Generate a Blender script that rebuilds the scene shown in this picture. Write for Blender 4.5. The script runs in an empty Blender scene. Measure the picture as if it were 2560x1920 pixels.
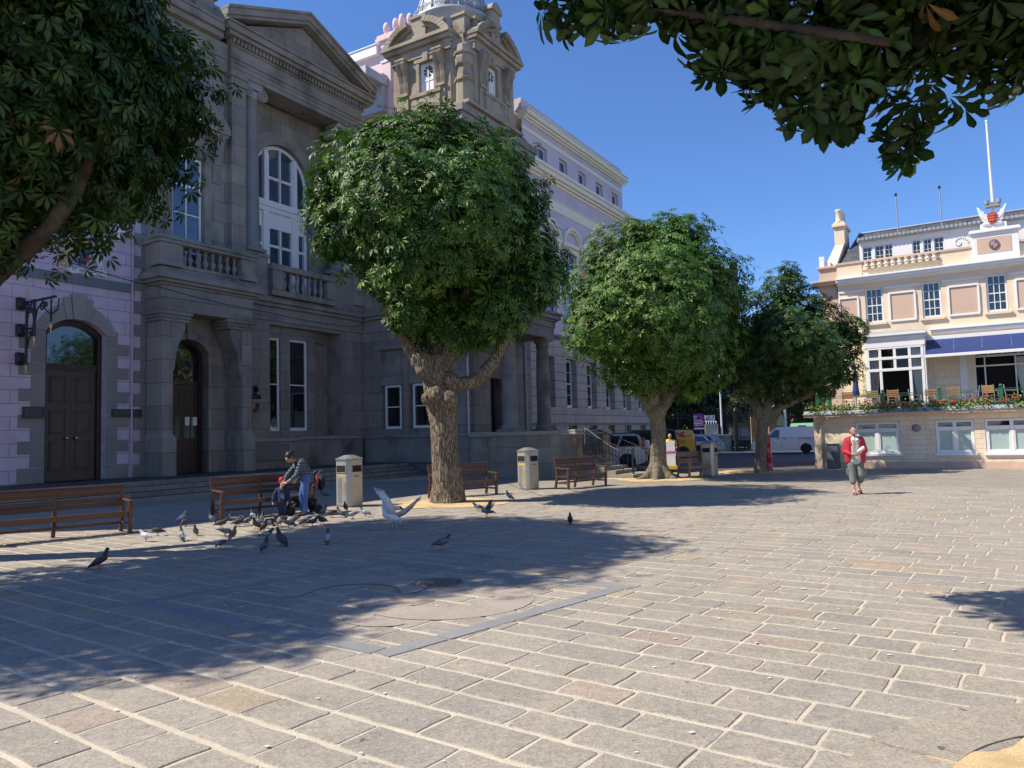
import bpy, math, random
import numpy as np
from mathutils import Vector, Matrix, noise
random.seed(7); np.random.seed(7)
scn = bpy.context.scene
COL = scn.collection
pi = math.pi
R = math.radians

# ------------------------------------------------------------------ mesh builder
class MB:
    def __init__(s, fr=None):
        s.v = []; s.f = []; s.m = []; s.sm = []; s.fr = fr
    def add(s, vs, fs, mat=0, smooth=False):
        b = len(s.v)
        s.v += [tuple(s.fr(*p)) if s.fr else tuple(p) for p in vs]
        for f in fs:
            s.f.append([b + i for i in f]); s.m.append(mat); s.sm.append(smooth)
        return s
    def box(s, x0, x1, y0, y1, z0, z1, mat=0):
        return s.hexa([(x0,y0,z0),(x1,y0,z0),(x1,y1,z0),(x0,y1,z0),(x0,y0,z1),(x1,y0,z1),(x1,y1,z1),(x0,y1,z1)], mat)
    def hexa(s, p, mat=0):
        return s.add(p, [(0,3,2,1),(4,5,6,7),(0,1,5,4),(1,2,6,5),(2,3,7,6),(3,0,4,7)], mat)
    def quad(s, a, b, c, d, mat=0):
        return s.add([a,b,c,d], [(0,1,2,3)], mat)
    def prism(s, pts, ax, a0, a1, mat=0, smooth=False):
        """2-D outline pts pushed along axis ax ('x','y','z') from a0 to a1"""
        def mk(p, a):
            return {'x':(a,p[0],p[1]), 'y':(p[0],a,p[1]), 'z':(p[0],p[1],a)}[ax]
        n = len(pts)
        vs = [mk(p,a0) for p in pts] + [mk(p,a1) for p in pts]
        s.add(vs, [tuple(range(n))[::-1], tuple(range(n,2*n))], mat)
        return s.add(vs, [(i,(i+1)%n,n+(i+1)%n,n+i) for i in range(n)], mat, smooth)
    def ring(s, o, i, ax, a0, a1, mat=0, closed=False):
        """band between outline o and outline i (same length), pushed along ax"""
        def mk(p, a):
            return {'x':(a,p[0],p[1]), 'y':(p[0],a,p[1]), 'z':(p[0],p[1],a)}[ax]
        n = len(o)
        rng = range(n if closed else n-1)
        for k in rng:
            j = (k+1) % n
            s.hexa([mk(i[k],a0),mk(i[j],a0),mk(o[j],a0),mk(o[k],a0),mk(i[k],a1),mk(i[j],a1),mk(o[j],a1),mk(o[k],a1)], mat)
        return s
    def tube(s, pts, rad, n=8, mat=0, caps=True, smooth=True):
        pts = [Vector(p) for p in pts]
        if not hasattr(rad, '__len__'): rad = [rad]*len(pts)
        vs = []; prev = None
        for k, p in enumerate(pts):
            d = (pts[min(k+1,len(pts)-1)] - pts[max(k-1,0)]).normalized()
            if prev is None:
                u = d.orthogonal().normalized()
            else:
                u = (prev - d*prev.dot(d)).normalized()
            prev = u; w = d.cross(u)
            for q in range(n):
                a = 2*pi*q/n
                vs.append(p + (u*math.cos(a) + w*math.sin(a))*rad[k])
        fs = [(k*n+q, k*n+(q+1)%n, (k+1)*n+(q+1)%n, (k+1)*n+q) for k in range(len(pts)-1) for q in range(n)]
        s.add(vs, fs, mat, smooth)
        if caps:
            s.add(vs[:n], [tuple(range(n))[::-1]], mat); s.add(vs[-n:], [tuple(range(n))], mat)
        return s
    def lathe(s, prof, c=(0,0,0), n=16, a0=0, a1=2*pi, mat=0, smooth=True, rot=0):
        vs = []; full = abs(a1-a0-2*pi) < 1e-6
        m = n if full else n+1
        for r, z in prof:
            for q in range(m):
                a = a0 + (a1-a0)*q/n + rot
                vs.append((c[0]+r*math.cos(a), c[1]+r*math.sin(a), c[2]+z))
        fs = []
        for k in range(len(prof)-1):
            for q in range(n):
                j = (q+1) % m
                fs.append((k*m+q, k*m+j, (k+1)*m+j, (k+1)*m+q))
        s.add(vs, fs, mat, smooth)
        if full:
            if prof[0][0] > 1e-4: s.add(vs[:m], [tuple(range(m))[::-1]], mat)
            if prof[-1][0] > 1e-4: s.add(vs[-m:], [tuple(range(m))], mat)
        return s
    def ball(s, c, r, n=12, m=8, mat=0, rot=None):
        if not hasattr(r, '__len__'): r = (r,r,r)
        vs = []
        for k in range(m+1):
            t = pi*k/m
            for q in range(n):
                a = 2*pi*q/n
                p = Vector((r[0]*math.sin(t)*math.cos(a), r[1]*math.sin(t)*math.sin(a), r[2]*math.cos(t)))
                if rot is not None: p = rot @ p
                vs.append(p + Vector(c))
        fs = [(k*n+q, (k+1)*n+q, (k+1)*n+(q+1)%n, k*n+(q+1)%n) for k in range(m) for q in range(n)]
        return s.add(vs, fs, mat, True)
    def cap(s, p0, p1, r0, r1, n=10, mat=0):
        """tapered limb with round ends"""
        p0 = Vector(p0); p1 = Vector(p1)
        s.tube([p0,p1],[r0,r1],n,mat); s.ball(p0,r0,n,6,mat); s.ball(p1,r1,n,6,mat); return s

def mesh_obj(name, mb, mats, parent=None, off=(0,0,0)):
    me = bpy.data.meshes.new(name)
    v = np.array(mb.v, dtype=float) - np.array(off, dtype=float) if mb.v else np.zeros((0,3))
    me.from_pydata(v.tolist(), [], mb.f)
    if not isinstance(mats, (list,tuple)): mats = [mats]
    for m in mats: me.materials.append(m)
    if len(mb.f):
        me.polygons.foreach_set('material_index', mb.m)
        me.polygons.foreach_set('use_smooth', mb.sm)
    me.update()
    o = bpy.data.objects.new(name, me); COL.objects.link(o)
    if parent is not None: o.parent = parent
    return o
def bevel(o, w=.01, seg=1, ang=35):
    m = o.modifiers.new('bevel','BEVEL'); m.width = w; m.segments = seg; m.limit_method = 'ANGLE'; m.angle_limit = R(ang); m.harden_normals = False
    return o
def remesh(o, vox=.01, smooth=2, shade=True):
    m = o.modifiers.new('r','REMESH'); m.mode = 'VOXEL'; m.voxel_size = vox; m.use_smooth_shade = shade
    if smooth:
        k = o.modifiers.new('s','SMOOTH'); k.iterations = smooth; k.factor = .5
    dg = bpy.context.evaluated_depsgraph_get(); dg.update()
    ev = o.evaluated_get(dg)
    me = bpy.data.meshes.new_from_object(ev)
    old = o.data; mats = list(old.materials)
    o.modifiers.clear(); o.data = me
    me.materials.clear()
    for x in mats: me.materials.append(x)
    return o
OFF = {}
def thing(name, label, cat, off=(0,0,0), frame=None, group=None, world=None, rz=0):
    """Empty at the thing's base.  frame: 'A' or 'B' building frame, off given in that frame."""
    o = bpy.data.objects.new(name, None); o.empty_display_size = .3; COL.objects.link(o)
    if frame:
        a = FA if frame == 'A' else FB
        o.rotation_euler = (0,0,a)
        o.location = (math.cos(a)*off[0]-math.sin(a)*off[1], math.sin(a)*off[0]+math.cos(a)*off[1], off[2])
        OFF[o.name] = off
    else:
        o.location = world if world is not None else off
        o.rotation_euler = (0,0,rz); OFF[o.name] = (0,0,0)
    tag(o, label, cat, group)
    return o
def tag(o, label=None, cat=None, group=None, kind=None):
    if label: o['label'] = label
    if cat: o['category'] = cat
    if group: o['group'] = group
    if kind: o['kind'] = kind
    return o
def root_of(o):
    while o.parent is not None: o = o.parent
    return o
def part(name, mb, mats, par, bev=0):
    o = mesh_obj(name, mb, mats, par, OFF[root_of(par).name])
    if bev: bevel(o, bev)
    return o
def solo(name, mb, mats, label, cat, frame=None, off=(0,0,0), group=None, kind=None, rz=0, world=None):
    """a thing that is one mesh"""
    o = mesh_obj(name, mb, mats, None, off)
    if frame:
        a = FA if frame == 'A' else FB
        o.rotation_euler = (0,0,a)
        o.location = (math.cos(a)*off[0]-math.sin(a)*off[1], math.sin(a)*off[0]+math.cos(a)*off[1], off[2])
    else:
        o.location = world if world is not None else off; o.rotation_euler = (0,0,rz)
    tag(o, label, cat, group, kind); return o
def dup(root, loc=None, rz=None, label=None, group=None):
    r = root.copy(); COL.objects.link(r)
    if loc is not None: r.location = loc
    if rz is not None: r.rotation_euler = (0,0,rz)
    if label: r['label'] = label
    if group: r['group'] = group
    for ch in list(root.children):
        c = ch.copy(); COL.objects.link(c); c.parent = r
        for g in list(ch.children):
            d = g.copy(); COL.objects.link(d); d.parent = c
    OFF[r.name] = OFF.get(root.name,(0,0,0))
    return r
def text_part(name, body, size, mat, M, par=None, ext=.002, font_scale_x=1, shear=0, bold=0):
    cu = bpy.data.curves.new('txt','FONT'); cu.body = body; cu.size = size; cu.extrude = ext; cu.align_x = 'CENTER'; cu.align_y = 'CENTER'; cu.shear = shear; cu.offset = bold
    t = bpy.data.objects.new('txt', cu); COL.objects.link(t)
    dg = bpy.context.evaluated_depsgraph_get(); dg.update()
    me = bpy.data.meshes.new_from_object(t.evaluated_get(dg))
    bpy.data.objects.remove(t); bpy.data.curves.remove(cu)
    me.transform(M @ Matrix.Diagonal((font_scale_x,1,1,1)))
    me.materials.clear(); me.materials.append(mat)
    o = bpy.data.objects.new(name, me); COL.objects.link(o)
    if par is not None: o.parent = par
    return o

# ------------------------------------------------------------------ frames
FA = math.atan2(.8575,.5145)      # facade of the courthouse row: x along the wall, y into it
FB = math.atan2(-.5313,.8472)     # facade of the club building

# ------------------------------------------------------------------ materials
def nt(name):
    m = bpy.data.materials.new(name); m.use_nodes = True
    t = m.node_tree; return m, t, t.nodes['Principled BSDF']
def N(t, k, **kw):
    n = t.nodes.new(k)
    for a, b in kw.items():
        if a in n.inputs.keys() if False else hasattr(n, a): setattr(n, a, b)
    return n
def rgba(c): return (c[0],c[1],c[2],1)
def mulc(c, f): return tuple(min(1,x*f) for x in c)
def noise_fac(t, vec, scale, detail=5, rough=.6):
    n = t.nodes.new('ShaderNodeTexNoise'); n.inputs['Scale'].default_value = scale; n.inputs['Detail'].default_value = detail; n.inputs['Roughness'].default_value = rough
    t.links.new(vec, n.inputs['Vector']); return n.outputs['Fac']
def ramp(t, fac, stops):
    r = t.nodes.new('ShaderNodeValToRGB')
    el = r.color_ramp.elements
    el[0].position, el[0].color = stops[0][0], rgba(stops[0][1])
    el[1].position, el[1].color = stops[-1][0], rgba(stops[-1][1])
    for p, c in stops[1:-1]:
        e = el.new(p); e.color = rgba(c)
    t.links.new(fac, r.inputs['Fac']); return r.outputs['Color']
def mixc(t, a, b, fac, mode='MIX'):
    m = t.nodes.new('ShaderNodeMix'); m.data_type = 'RGBA'; m.blend_type = mode
    for sock, v in ((m.inputs[6],a),(m.inputs[7],b),(m.inputs[0],fac)):
        if hasattr(v,'is_linked') or hasattr(v,'links'): t.links.new(v, sock)
        else: sock.default_value = rgba(v) if hasattr(v,'__len__') else v
    return m.outputs[2]
def bump(t, b, h, strength=.3, dist=.02, nrm=None):
    n = t.nodes.new('ShaderNodeBump'); n.inputs['Strength'].default_value = strength; n.inputs['Distance'].default_value = dist
    t.links.new(h, n.inputs['Height'])
    if nrm is not None: t.links.new(nrm, n.inputs['Normal'])
    t.links.new(n.outputs['Normal'], b.inputs['Normal']); return n.outputs['Normal']
def mat(name, col, rough=.7, var=.12, sc=2.5, bsc=0, bst=.2, metal=0, spec=.5, dirt=None, dsc=.8, coat=0, fine=0):
    m, t, b = nt(name)
    tc = t.nodes.new('ShaderNodeTexCoord').outputs['Object']
    f = noise_fac(t, tc, sc, 6)
    c = ramp(t, f, [(.25,mulc(col,1-var)),(.75,mulc(col,1+var))])
    if fine:
        f2 = noise_fac(t, tc, 90, 3)
        c = mixc(t, c, ramp(t, f2, [(.35,(1-fine,)*3),(.65,(1+fine,)*3)]), 1.0, 'MULTIPLY')
    if dirt:
        f3 = noise_fac(t, tc, dsc, 7, .65)
        k = ramp(t, f3, [(.48,(0,0,0)),(.68,(1,1,1))])
        c = mixc(t, c, dirt, k)
    t.links.new(c, b.inputs['Base Color'])
    b.inputs['Roughness'].default_value = rough; b.inputs['Metallic'].default_value = metal
    b.inputs['Specular IOR Level'].default_value = spec
    if coat: b.inputs['Coat Weight'].default_value = coat
    if bsc: bump(t, b, noise_fac(t, tc, bsc, 5), bst, .01)
    return m
def ashlar(name, col, mort, bw, bh, ms=.012, var=.13, dirt=None, rough=.85, grain=.1, joint=.5, off=(0,0), dsc=.5):
    m, t, b = nt(name)
    tc = t.nodes.new('ShaderNodeTexCoord').outputs['Object']
    sp = t.nodes.new('ShaderNodeSeparateXYZ'); t.links.new(tc, sp.inputs[0])
    ad = t.nodes.new('ShaderNodeMath'); ad.operation = 'ADD'; t.links.new(sp.outputs[0], ad.inputs[0]); t.links.new(sp.outputs[1], ad.inputs[1])
    a2 = t.nodes.new('ShaderNodeMath'); a2.operation = 'ADD'; t.links.new(ad.outputs[0], a2.inputs[0]); a2.inputs[1].default_value = off[0]+200*bw
    a3 = t.nodes.new('ShaderNodeMath'); a3.operation = 'ADD'; t.links.new(sp.outputs[2], a3.inputs[0]); a3.inputs[1].default_value = off[1]+100*bh
    cb = t.nodes.new('ShaderNodeCombineXYZ'); t.links.new(a2.outputs[0], cb.inputs[0]); t.links.new(a3.outputs[0], cb.inputs[1])
    br = t.nodes.new('ShaderNodeTexBrick'); t.links.new(cb.outputs[0], br.inputs['Vector'])
    br.inputs['Scale'].default_value = 1; br.inputs['Brick Width'].default_value = bw; br.inputs['Row Height'].default_value = bh
    br.inputs['Mortar Size'].default_value = ms; br.inputs['Mortar Smooth'].default_value = .3
    br.inputs['Color1'].default_value = rgba(mulc(col,1-var)); br.inputs['Color2'].default_value = rgba(mulc(col,1+var)); br.inputs['Mortar'].default_value = rgba(mort)
    c = br.outputs['Color']
    f = noise_fac(t, tc, 1.1, 7, .65)
    c = mixc(t, c, ramp(t, f, [(.25,(.8,.8,.8)),(.75,(1.2,1.19,1.17))]), 1.0, 'MULTIPLY')
    g = noise_fac(t, tc, 130, 2)
    c = mixc(t, c, ramp(t, g, [(.35,(1-grain,)*3),(.65,(1+grain,)*3)]), 1.0, 'MULTIPLY')
    if dirt:
        mp = t.nodes.new('ShaderNodeMapping'); mp.inputs['Scale'].default_value = (2.4,2.4,.35); t.links.new(tc, mp.inputs[0])
        f3 = noise_fac(t, mp.outputs[0], dsc*1.6, 7, .7)
        c = mixc(t, c, dirt, ramp(t, f3, [(.5,(0,0,0)),(.8,(.75,.75,.75))]))
    t.links.new(c, b.inputs['Base Color']); b.inputs['Roughness'].default_value = rough; b.inputs['Specular IOR Level'].default_value = .25
    iv = t.nodes.new('ShaderNodeMath'); iv.operation = 'SUBTRACT'; iv.inputs[0].default_value = 1; t.links.new(br.outputs['Fac'], iv.inputs[1])
    n1 = bump(t, b, iv.outputs[0], joint, .02)
    bump(t, b, noise_fac(t, tc, 45, 4), .25, .006, n1)
    return m
def vcol_mat(name, rough=.6, trans=0, spec=.4, bsc=0, sheen=0, var=.15, bst=.3):
    m, t, b = nt(name)
    at = t.nodes.new('ShaderNodeAttribute'); at.attribute_name = 'Col'
    tc = t.nodes.new('ShaderNodeTexCoord').outputs['Object']
    c = mixc(t, at.outputs['Color'], ramp(t, noise_fac(t, tc, 14, 4), [(.3,(1-var,)*3),(.7,(1+var,)*3)]), 1.0, 'MULTIPLY')
    t.links.new(c, b.inputs['Base Color']); b.inputs['Roughness'].default_value = rough; b.inputs['Specular IOR Level'].default_value = spec
    if bsc: bump(t, b, noise_fac(t, tc, bsc, 5), bst, .01)
    if trans:
        tr = t.nodes.new('ShaderNodeBsdfTranslucent')
        c2 = mixc(t, c, (1.35,1.5,.55), 1.0, 'MULTIPLY'); t.links.new(c2, tr.inputs['Color'])
        mx = t.nodes.new('ShaderNodeMixShader'); mx.inputs[0].default_value = trans
        t.links.new(b.outputs[0], mx.inputs[1]); t.links.new(tr.outputs[0], mx.inputs[2])
        t.links.new(mx.outputs[0], t.nodes['Material Output'].inputs['Surface'])
    return m
def glass(name, col=(.012,.014,.018), rough=.03, spec=.9):
    m, t, b = nt(name)
    tc = t.nodes.new('ShaderNodeTexCoord').outputs['Object']
    c = ramp(t, noise_fac(t, tc, 1.7, 3), [(.3,mulc(col,.6)),(.7,mulc(col,1.5))])
    t.links.new(c, b.inputs['Base Color']); b.inputs['Roughness'].default_value = rough; b.inputs['Specular IOR Level'].default_value = spec; b.inputs['IOR'].default_value = 1.6
    bump(t, b, noise_fac(t, tc, 2.2, 2), .04, .02)
    return m
def set_col(me, cols):
    a = me.color_attributes.new('Col','FLOAT_COLOR','POINT')
    a.data.foreach_set('color', np.ascontiguousarray(cols, dtype=np.float32).ravel())

M = {}
GR = (.275,.252,.225); GRM = (.10,.09,.082)
M['granite'] = ashlar('granite_ashlar', GR, (.12,.108,.095), 1.15, .84, .012, .13, dirt=(.11,.10,.085))
M['granite_tower'] = ashlar('granite_tower', (.36,.305,.235), (.19,.16,.125), 1.0, .62, .010, .1, dirt=(.19,.16,.12))
M['granite_smooth'] = mat('granite_smooth', (.28,.257,.23), .85, .2, .9, 60, .25, spec=.25, dirt=(.13,.122,.10), dsc=.7, fine=.12)
M['granite_column'] = mat('granite_column', (.21,.21,.21), .6, .15, 1.2, 60, .15, spec=.4, fine=.3)
M['granite_warm'] = mat('granite_warm', (.37,.315,.245), .85, .16, 1.1, 60, .25, spec=.25, dirt=(.20,.165,.12), dsc=.9, fine=.1)
M['granite_light'] = ashlar('granite_light', (.44,.40,.35), (.10,.09,.08), 2.6, .47, .014, .07, joint=.8)
M['porch_stone'] = ashlar('porch_stone', (.27,.25,.215), (.16,.145,.125), 1.25, .62, .012, .12, dirt=(.15,.14,.11))
M['lilac'] = ashlar('lilac_wall', (.60,.50,.60), (.22,.19,.25), 1.25, .42, .009, .035, grain=.03, joint=.6, off=(0.2,-.02))
M['lilac_plain'] = mat('lilac_plain', (.60,.52,.585), .8, .06, 1.0, 50, .1, spec=.3, dirt=(.50,.44,.48), dsc=.3)
M['pink'] = mat('pink_wall', (.76,.56,.56), .8, .05, 1.2, 40, .1, spec=.3)
M['cream_trim'] = mat('cream_trim', (.82,.77,.60), .7, .07, 1.5, 40, .1, spec=.3)
M['quoin'] = mat('quoin_stone', (.26,.245,.235), .85, .18, 1.3, 55, .25, spec=.25, fine=.1)
M['quoin_light'] = mat('quoin_light', (.33,.31,.29), .85, .14, 1.0, 55, .2, spec=.25, fine=.08)
M['slate_band'] = mat('slate_band', (.16,.19,.22), .75, .12, 1.0, 50, .15)
M['white'] = mat('white_paint', (.80,.80,.80), .45, .03, 3, 0)
M['brown_door'] = mat('brown_door_paint', (.062,.036,.027), .38, .15, 2.5, 30, .05, spec=.5)
M['dark_brown'] = mat('dark_brown_paint', (.04,.022,.018), .4, .15, 2.5)
M['glass'] = glass('window_glass')
M['glass_blue'] = glass('window_glass_upper', (.03,.05,.09), .02, 1.0)
M['brass'] = mat('brass', (.7,.52,.22), .3, .1, 8, metal=1)
M['iron'] = mat('black_iron', (.015,.016,.02), .45, .2, 6)
M['bronze'] = mat('bronze_plaque', (.045,.055,.055), .5, .3, 6, 90, .4, metal=.4)
M['bust'] = mat('bust_bronze', (.03,.045,.06), .4, .25, 7, 40, .2, metal=.5)
M['pinkpipe'] = mat('pipe_lilac', (.52,.44,.52), .5, .05, 3)
M['lead'] = mat('lead_grey', (.36,.39,.42), .55, .16, 1.8, 25, .15, metal=.15)
M['interior'] = mat('dark_interior', (.012,.011,.012), .9, .2, 1)  # near-black colour stands in for the unlit depth behind openings
M['curtain'] = mat('curtain', (.62,.66,.60), .9, .08, 2)

# ------------------------------------------------------------------ camera, sky, sun
cam = bpy.data.cameras.new('camera'); co = bpy.data.objects.new('camera', cam); COL.objects.link(co); scn.camera = co
cam.sensor_width = 36; cam.lens = 36*1900/2560; cam.clip_end = 3000; cam.clip_start = .05
pit = math.atan(129.3/1900); rol = math.atan(.0266)
fwd = Vector((0,math.cos(pit),math.sin(pit))); up0 = Vector((0,-math.sin(pit),math.cos(pit))); r0 = Vector((1,0,0))
rt = r0*math.cos(rol) - up0*math.sin(rol); upv = r0*math.sin(rol) + up0*math.cos(rol)
co.matrix_world = Matrix(((rt.x,upv.x,-fwd.x,0),(rt.y,upv.y,-fwd.y,0),(rt.z,upv.z,-fwd.z,1.72),(0,0,0,1)))
SUN_EL = R(50); SUN_AZ = R(4)     # light travels towards +x, turned a little to +y
w = bpy.data.worlds.new('World'); scn.world = w; w.use_nodes = True
t = w.node_tree; bg = t.nodes['Background']
sky = t.nodes.new('ShaderNodeTexSky'); sky.sky_type = 'NISHITA'; sky.sun_disc = False
sky.sun_elevation = SUN_EL
tosun = Vector((-math.cos(SUN_AZ), -math.sin(SUN_AZ)))
sky.sun_rotation = math.atan2(tosun.x, tosun.y)
sky.air_density = 1.0; sky.dust_density = .0; sky.ozone_density = 6.0; sky.altitude = 200
t.links.new(mixc(t, sky.outputs[0], (.78,.95,1.20), 1.0, 'MULTIPLY'), bg.inputs['Color']); bg.inputs['Strength'].default_value = .108
sl = bpy.data.lights.new('sun','SUN'); sl.energy = 5.0; sl.angle = R(.53); sl.color = (1,.90,.74)
so = bpy.data.objects.new('sun', sl); COL.objects.link(so)
ld = Vector((math.cos(SUN_AZ)*math.cos(SUN_EL), math.sin(SUN_AZ)*math.cos(SUN_EL), -math.sin(SUN_EL)))
so.rotation_euler = ld.to_track_quat('-Z','Y').to_euler(); so.location = (-30,-5,40)
vs_ = scn.view_settings; vs_.view_transform = 'Standard'; vs_.look = 'None'; vs_.gamma = 1; vs_.exposure = .5; vs_.use_curve_mapping = False
scn.display_settings.display_device = 'sRGB'
scn.cycles.max_bounces = 6; scn.cycles.diffuse_bounces = 3; scn.cycles.glossy_bounces = 3; scn.cycles.transmission_bounces = 3; scn.cycles.caustics_reflective = False; scn.cycles.caustics_refractive = False
# ------------------------------------------------------------------ ground
def stone_mat():
    m, t, b = nt('paving_granite')
    at = t.nodes.new('ShaderNodeAttribute'); at.attribute_name = 'Col'
    tc = t.nodes.new('ShaderNodeTexCoord').outputs['Object']
    c = at.outputs['Color']
    c = mixc(t, c, ramp(t, noise_fac(t, tc, 1.6, 6, .7), [(.3,(.84,.84,.85)),(.7,(1.13,1.12,1.10))]), 1.0, 'MULTIPLY')
    c = mixc(t, c, ramp(t, noise_fac(t, tc, 60, 4, .85), [(.32,(.58,.58,.60)),(.5,(1,1,1)),(.68,(1.42,1.40,1.36))]), 1.0, 'MULTIPLY')
    c = mixc(t, c, ramp(t, noise_fac(t, tc, 14, 4, .7), [(.3,(.86,.86,.86)),(.7,(1.12,1.12,1.12))]), 1.0, 'MULTIPLY')
    c = mixc(t, c, (.11,.10,.09), ramp(t, noise_fac(t, tc, 3.1, 6, .75), [(.62,(0,0,0)),(.74,(.65,.65,.65))]))
    c = mixc(t, c, (.075,.07,.065), ramp(t, noise_fac(t, tc, 9.3, 3, .55), [(.70,(0,0,0)),(.735,(.75,.75,.75))]))
    t.links.new(c, b.inputs['Base Color']); b.inputs['Roughness'].default_value = .78; b.inputs['Specular IOR Level'].default_value = .35
    n1 = bump(t, b, noise_fac(t, tc, 60, 5, .7), .35, .008)
    bump(t, b, noise_fac(t, tc, 6, 4), .3, .02, n1)
    return m
M['stone'] = stone_mat()
M['mortar'] = mat('mortar', (.52,.465,.375), .95, .14, 2.2, 70, .5, spec=.2, dirt=(.46,.41,.33), dsc=1.3, fine=.15)
M['asphalt'] = mat('asphalt', (.085,.085,.09), .9, .25, .5, 120, .5, spec=.3, fine=.25)
M['sand'] = mat('tree_pit_sand', (.56,.42,.235), .95, .16, 3, 45, .7, spec=.1, dirt=(.40,.29,.16), dsc=2.2, fine=.2)
M['inlay'] = mat('inlay_slate', (.23,.235,.245), .7, .14, 2, 60, .2, fine=.12)
M['inlay_pink'] = mat('inlay_pink', (.33,.288,.25), .75, .12, 2, 60, .25, fine=.22)
M['kerb_stone'] = mat('kerb_stone', (.315,.285,.245), .8, .14, 2.2, 60, .3, fine=.25)
M['splat'] = mat('droppings', (.7,.69,.64), .8, .2, 5)

g = MB(); g.quad((-900,-700,-.03),(900,-700,-.03),(900,1500,-.03),(-900,1500,-.03))
tag(mesh_obj('ground', g, M['asphalt']), kind='structure')
U = np.array([.809,-.588]); V = np.array([.588,.809])
nA = np.array([.8575,-.5145]); nB = np.array([-.5313,-.8472])
def in_plaza(x, y):
    if -(nA[0]*x+nA[1]*y) > 21.55: return False
    if -(nB[0]*x+nB[1]*y) > 33.95 and x > 11.9: return False
    s_ = .5145*x+.8575*y; c_ = -(nA[0]*x+nA[1]*y)
    if s_ > 26.55 and c_ > 10.6: return False
    return y < 32.05+.07*(x-6)
pl = MB(); pl.add([(-40,-25,.004),(40,-25,.004),(40,20,.004),(24,28,.004),(12.5,32.5,.004),(3.6,31.9,.004),(2.9,31.9,.004),(-9,39,.004),(-40,20,.004)], [tuple(range(9))])
tag(mesh_obj('paving_bed', pl, M['mortar']), kind='structure')
sv = []; sf = []; sc_ = []
rs = np.random.RandomState(3)
v = -9.0
while v < 34:
    w_ = rs.uniform(.31,.40)
    u = -34 + rs.uniform(0,.6)
    while u < 26:
        L = rs.choice([rs.uniform(.38,.55), rs.uniform(.5,.78)])
        cx, cy = U*(u+L/2)+V*(v+w_/2)
        d = math.hypot(cx, cy)
        inview = cy > -1.5 and abs(cx) < cy*1.0+4.5
        if inview and in_plaza(cx, cy):
            gv = rs.uniform(.026,.042)/2; gu = rs.uniform(.006,.018)/2
            a0, a1, b0, b1 = u+gu, u+L-gu, v+gv, v+w_-gv
            k = rs.rand()
            base = np.array([.318,.290,.250])*rs.uniform(.94,1.05)
            if k < .07: base *= np.array([1.04,.97,.94])
            elif k < .11: base *= np.array([1.09,1.0,.88])
            elif k < .28: base *= np.array([.95,.97,1.0])*.95
            col = list(base)+[1]
            z0 = rs.uniform(.008,.013)
            n0 = len(sv)
            if d < 24:
                r = rs.uniform(.004,.024,4); wb = .008
                pts = []
                for (px, py, dx, dy), rr in zip(((a0,b0,1,1),(a1,b0,-1,1),(a1,b1,-1,-1),(a0,b1,1,-1)), r):
                    if dx*dy > 0: pts += [(px,py+dy*rr),(px+dx*rr,py)]
                    else: pts += [(px+dx*rr,py),(px,py+dy*rr)]
                q = []
                for i_ in range(8):
                    p0 = np.array(pts[i_]); p1 = np.array(pts[(i_+1)%8]); q.append(p0)
                    if np.linalg.norm(p1-p0) > .2:
                        m_ = 3 if np.linalg.norm(p1-p0) > .38 else 1
                        for j_ in range(1,m_+1): q.append(p0+(p1-p0)*j_/(m_+1)+rs.uniform(-wb,wb,2))
                q = np.array(q)+rs.uniform(-.003,.003,(len(q),2)); n = len(q)
                ce = q.mean(0); dq = q-ce; ln = np.linalg.norm(dq,axis=1,keepdims=True)
                qi = ce+dq*(1-.011/ln)
                for p in q: xy = U*p[0]+V*p[1]; sv.append((xy[0],xy[1],.0005)); sc_.append(col)
                for p in qi: xy = U*p[0]+V*p[1]; sv.append((xy[0],xy[1],z0)); sc_.append(col)
                sf += [(n0+i_,n0+(i_+1)%n,n0+n+(i_+1)%n,n0+n+i_) for i_ in range(n)]
                sf.append(tuple(range(n0+n,n0+2*n)))
            else:
                for p in ((a0,b0),(a1,b0),(a1,b1),(a0,b1)): xy = U*p[0]+V*p[1]; sv.append((xy[0],xy[1],.008)); sc_.append(col)
                sf.append((n0,n0+1,n0+2,n0+3))
        u += L
    v += w_
me = bpy.data.meshes.new('paving'); me.from_pydata(sv, [], sf); me.materials.append(M['stone']); set_col(me, np.array(sc_)); me.update()
o = bpy.data.objects.new('paving', me); COL.objects.link(o); tag(o, kind='structure')

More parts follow.
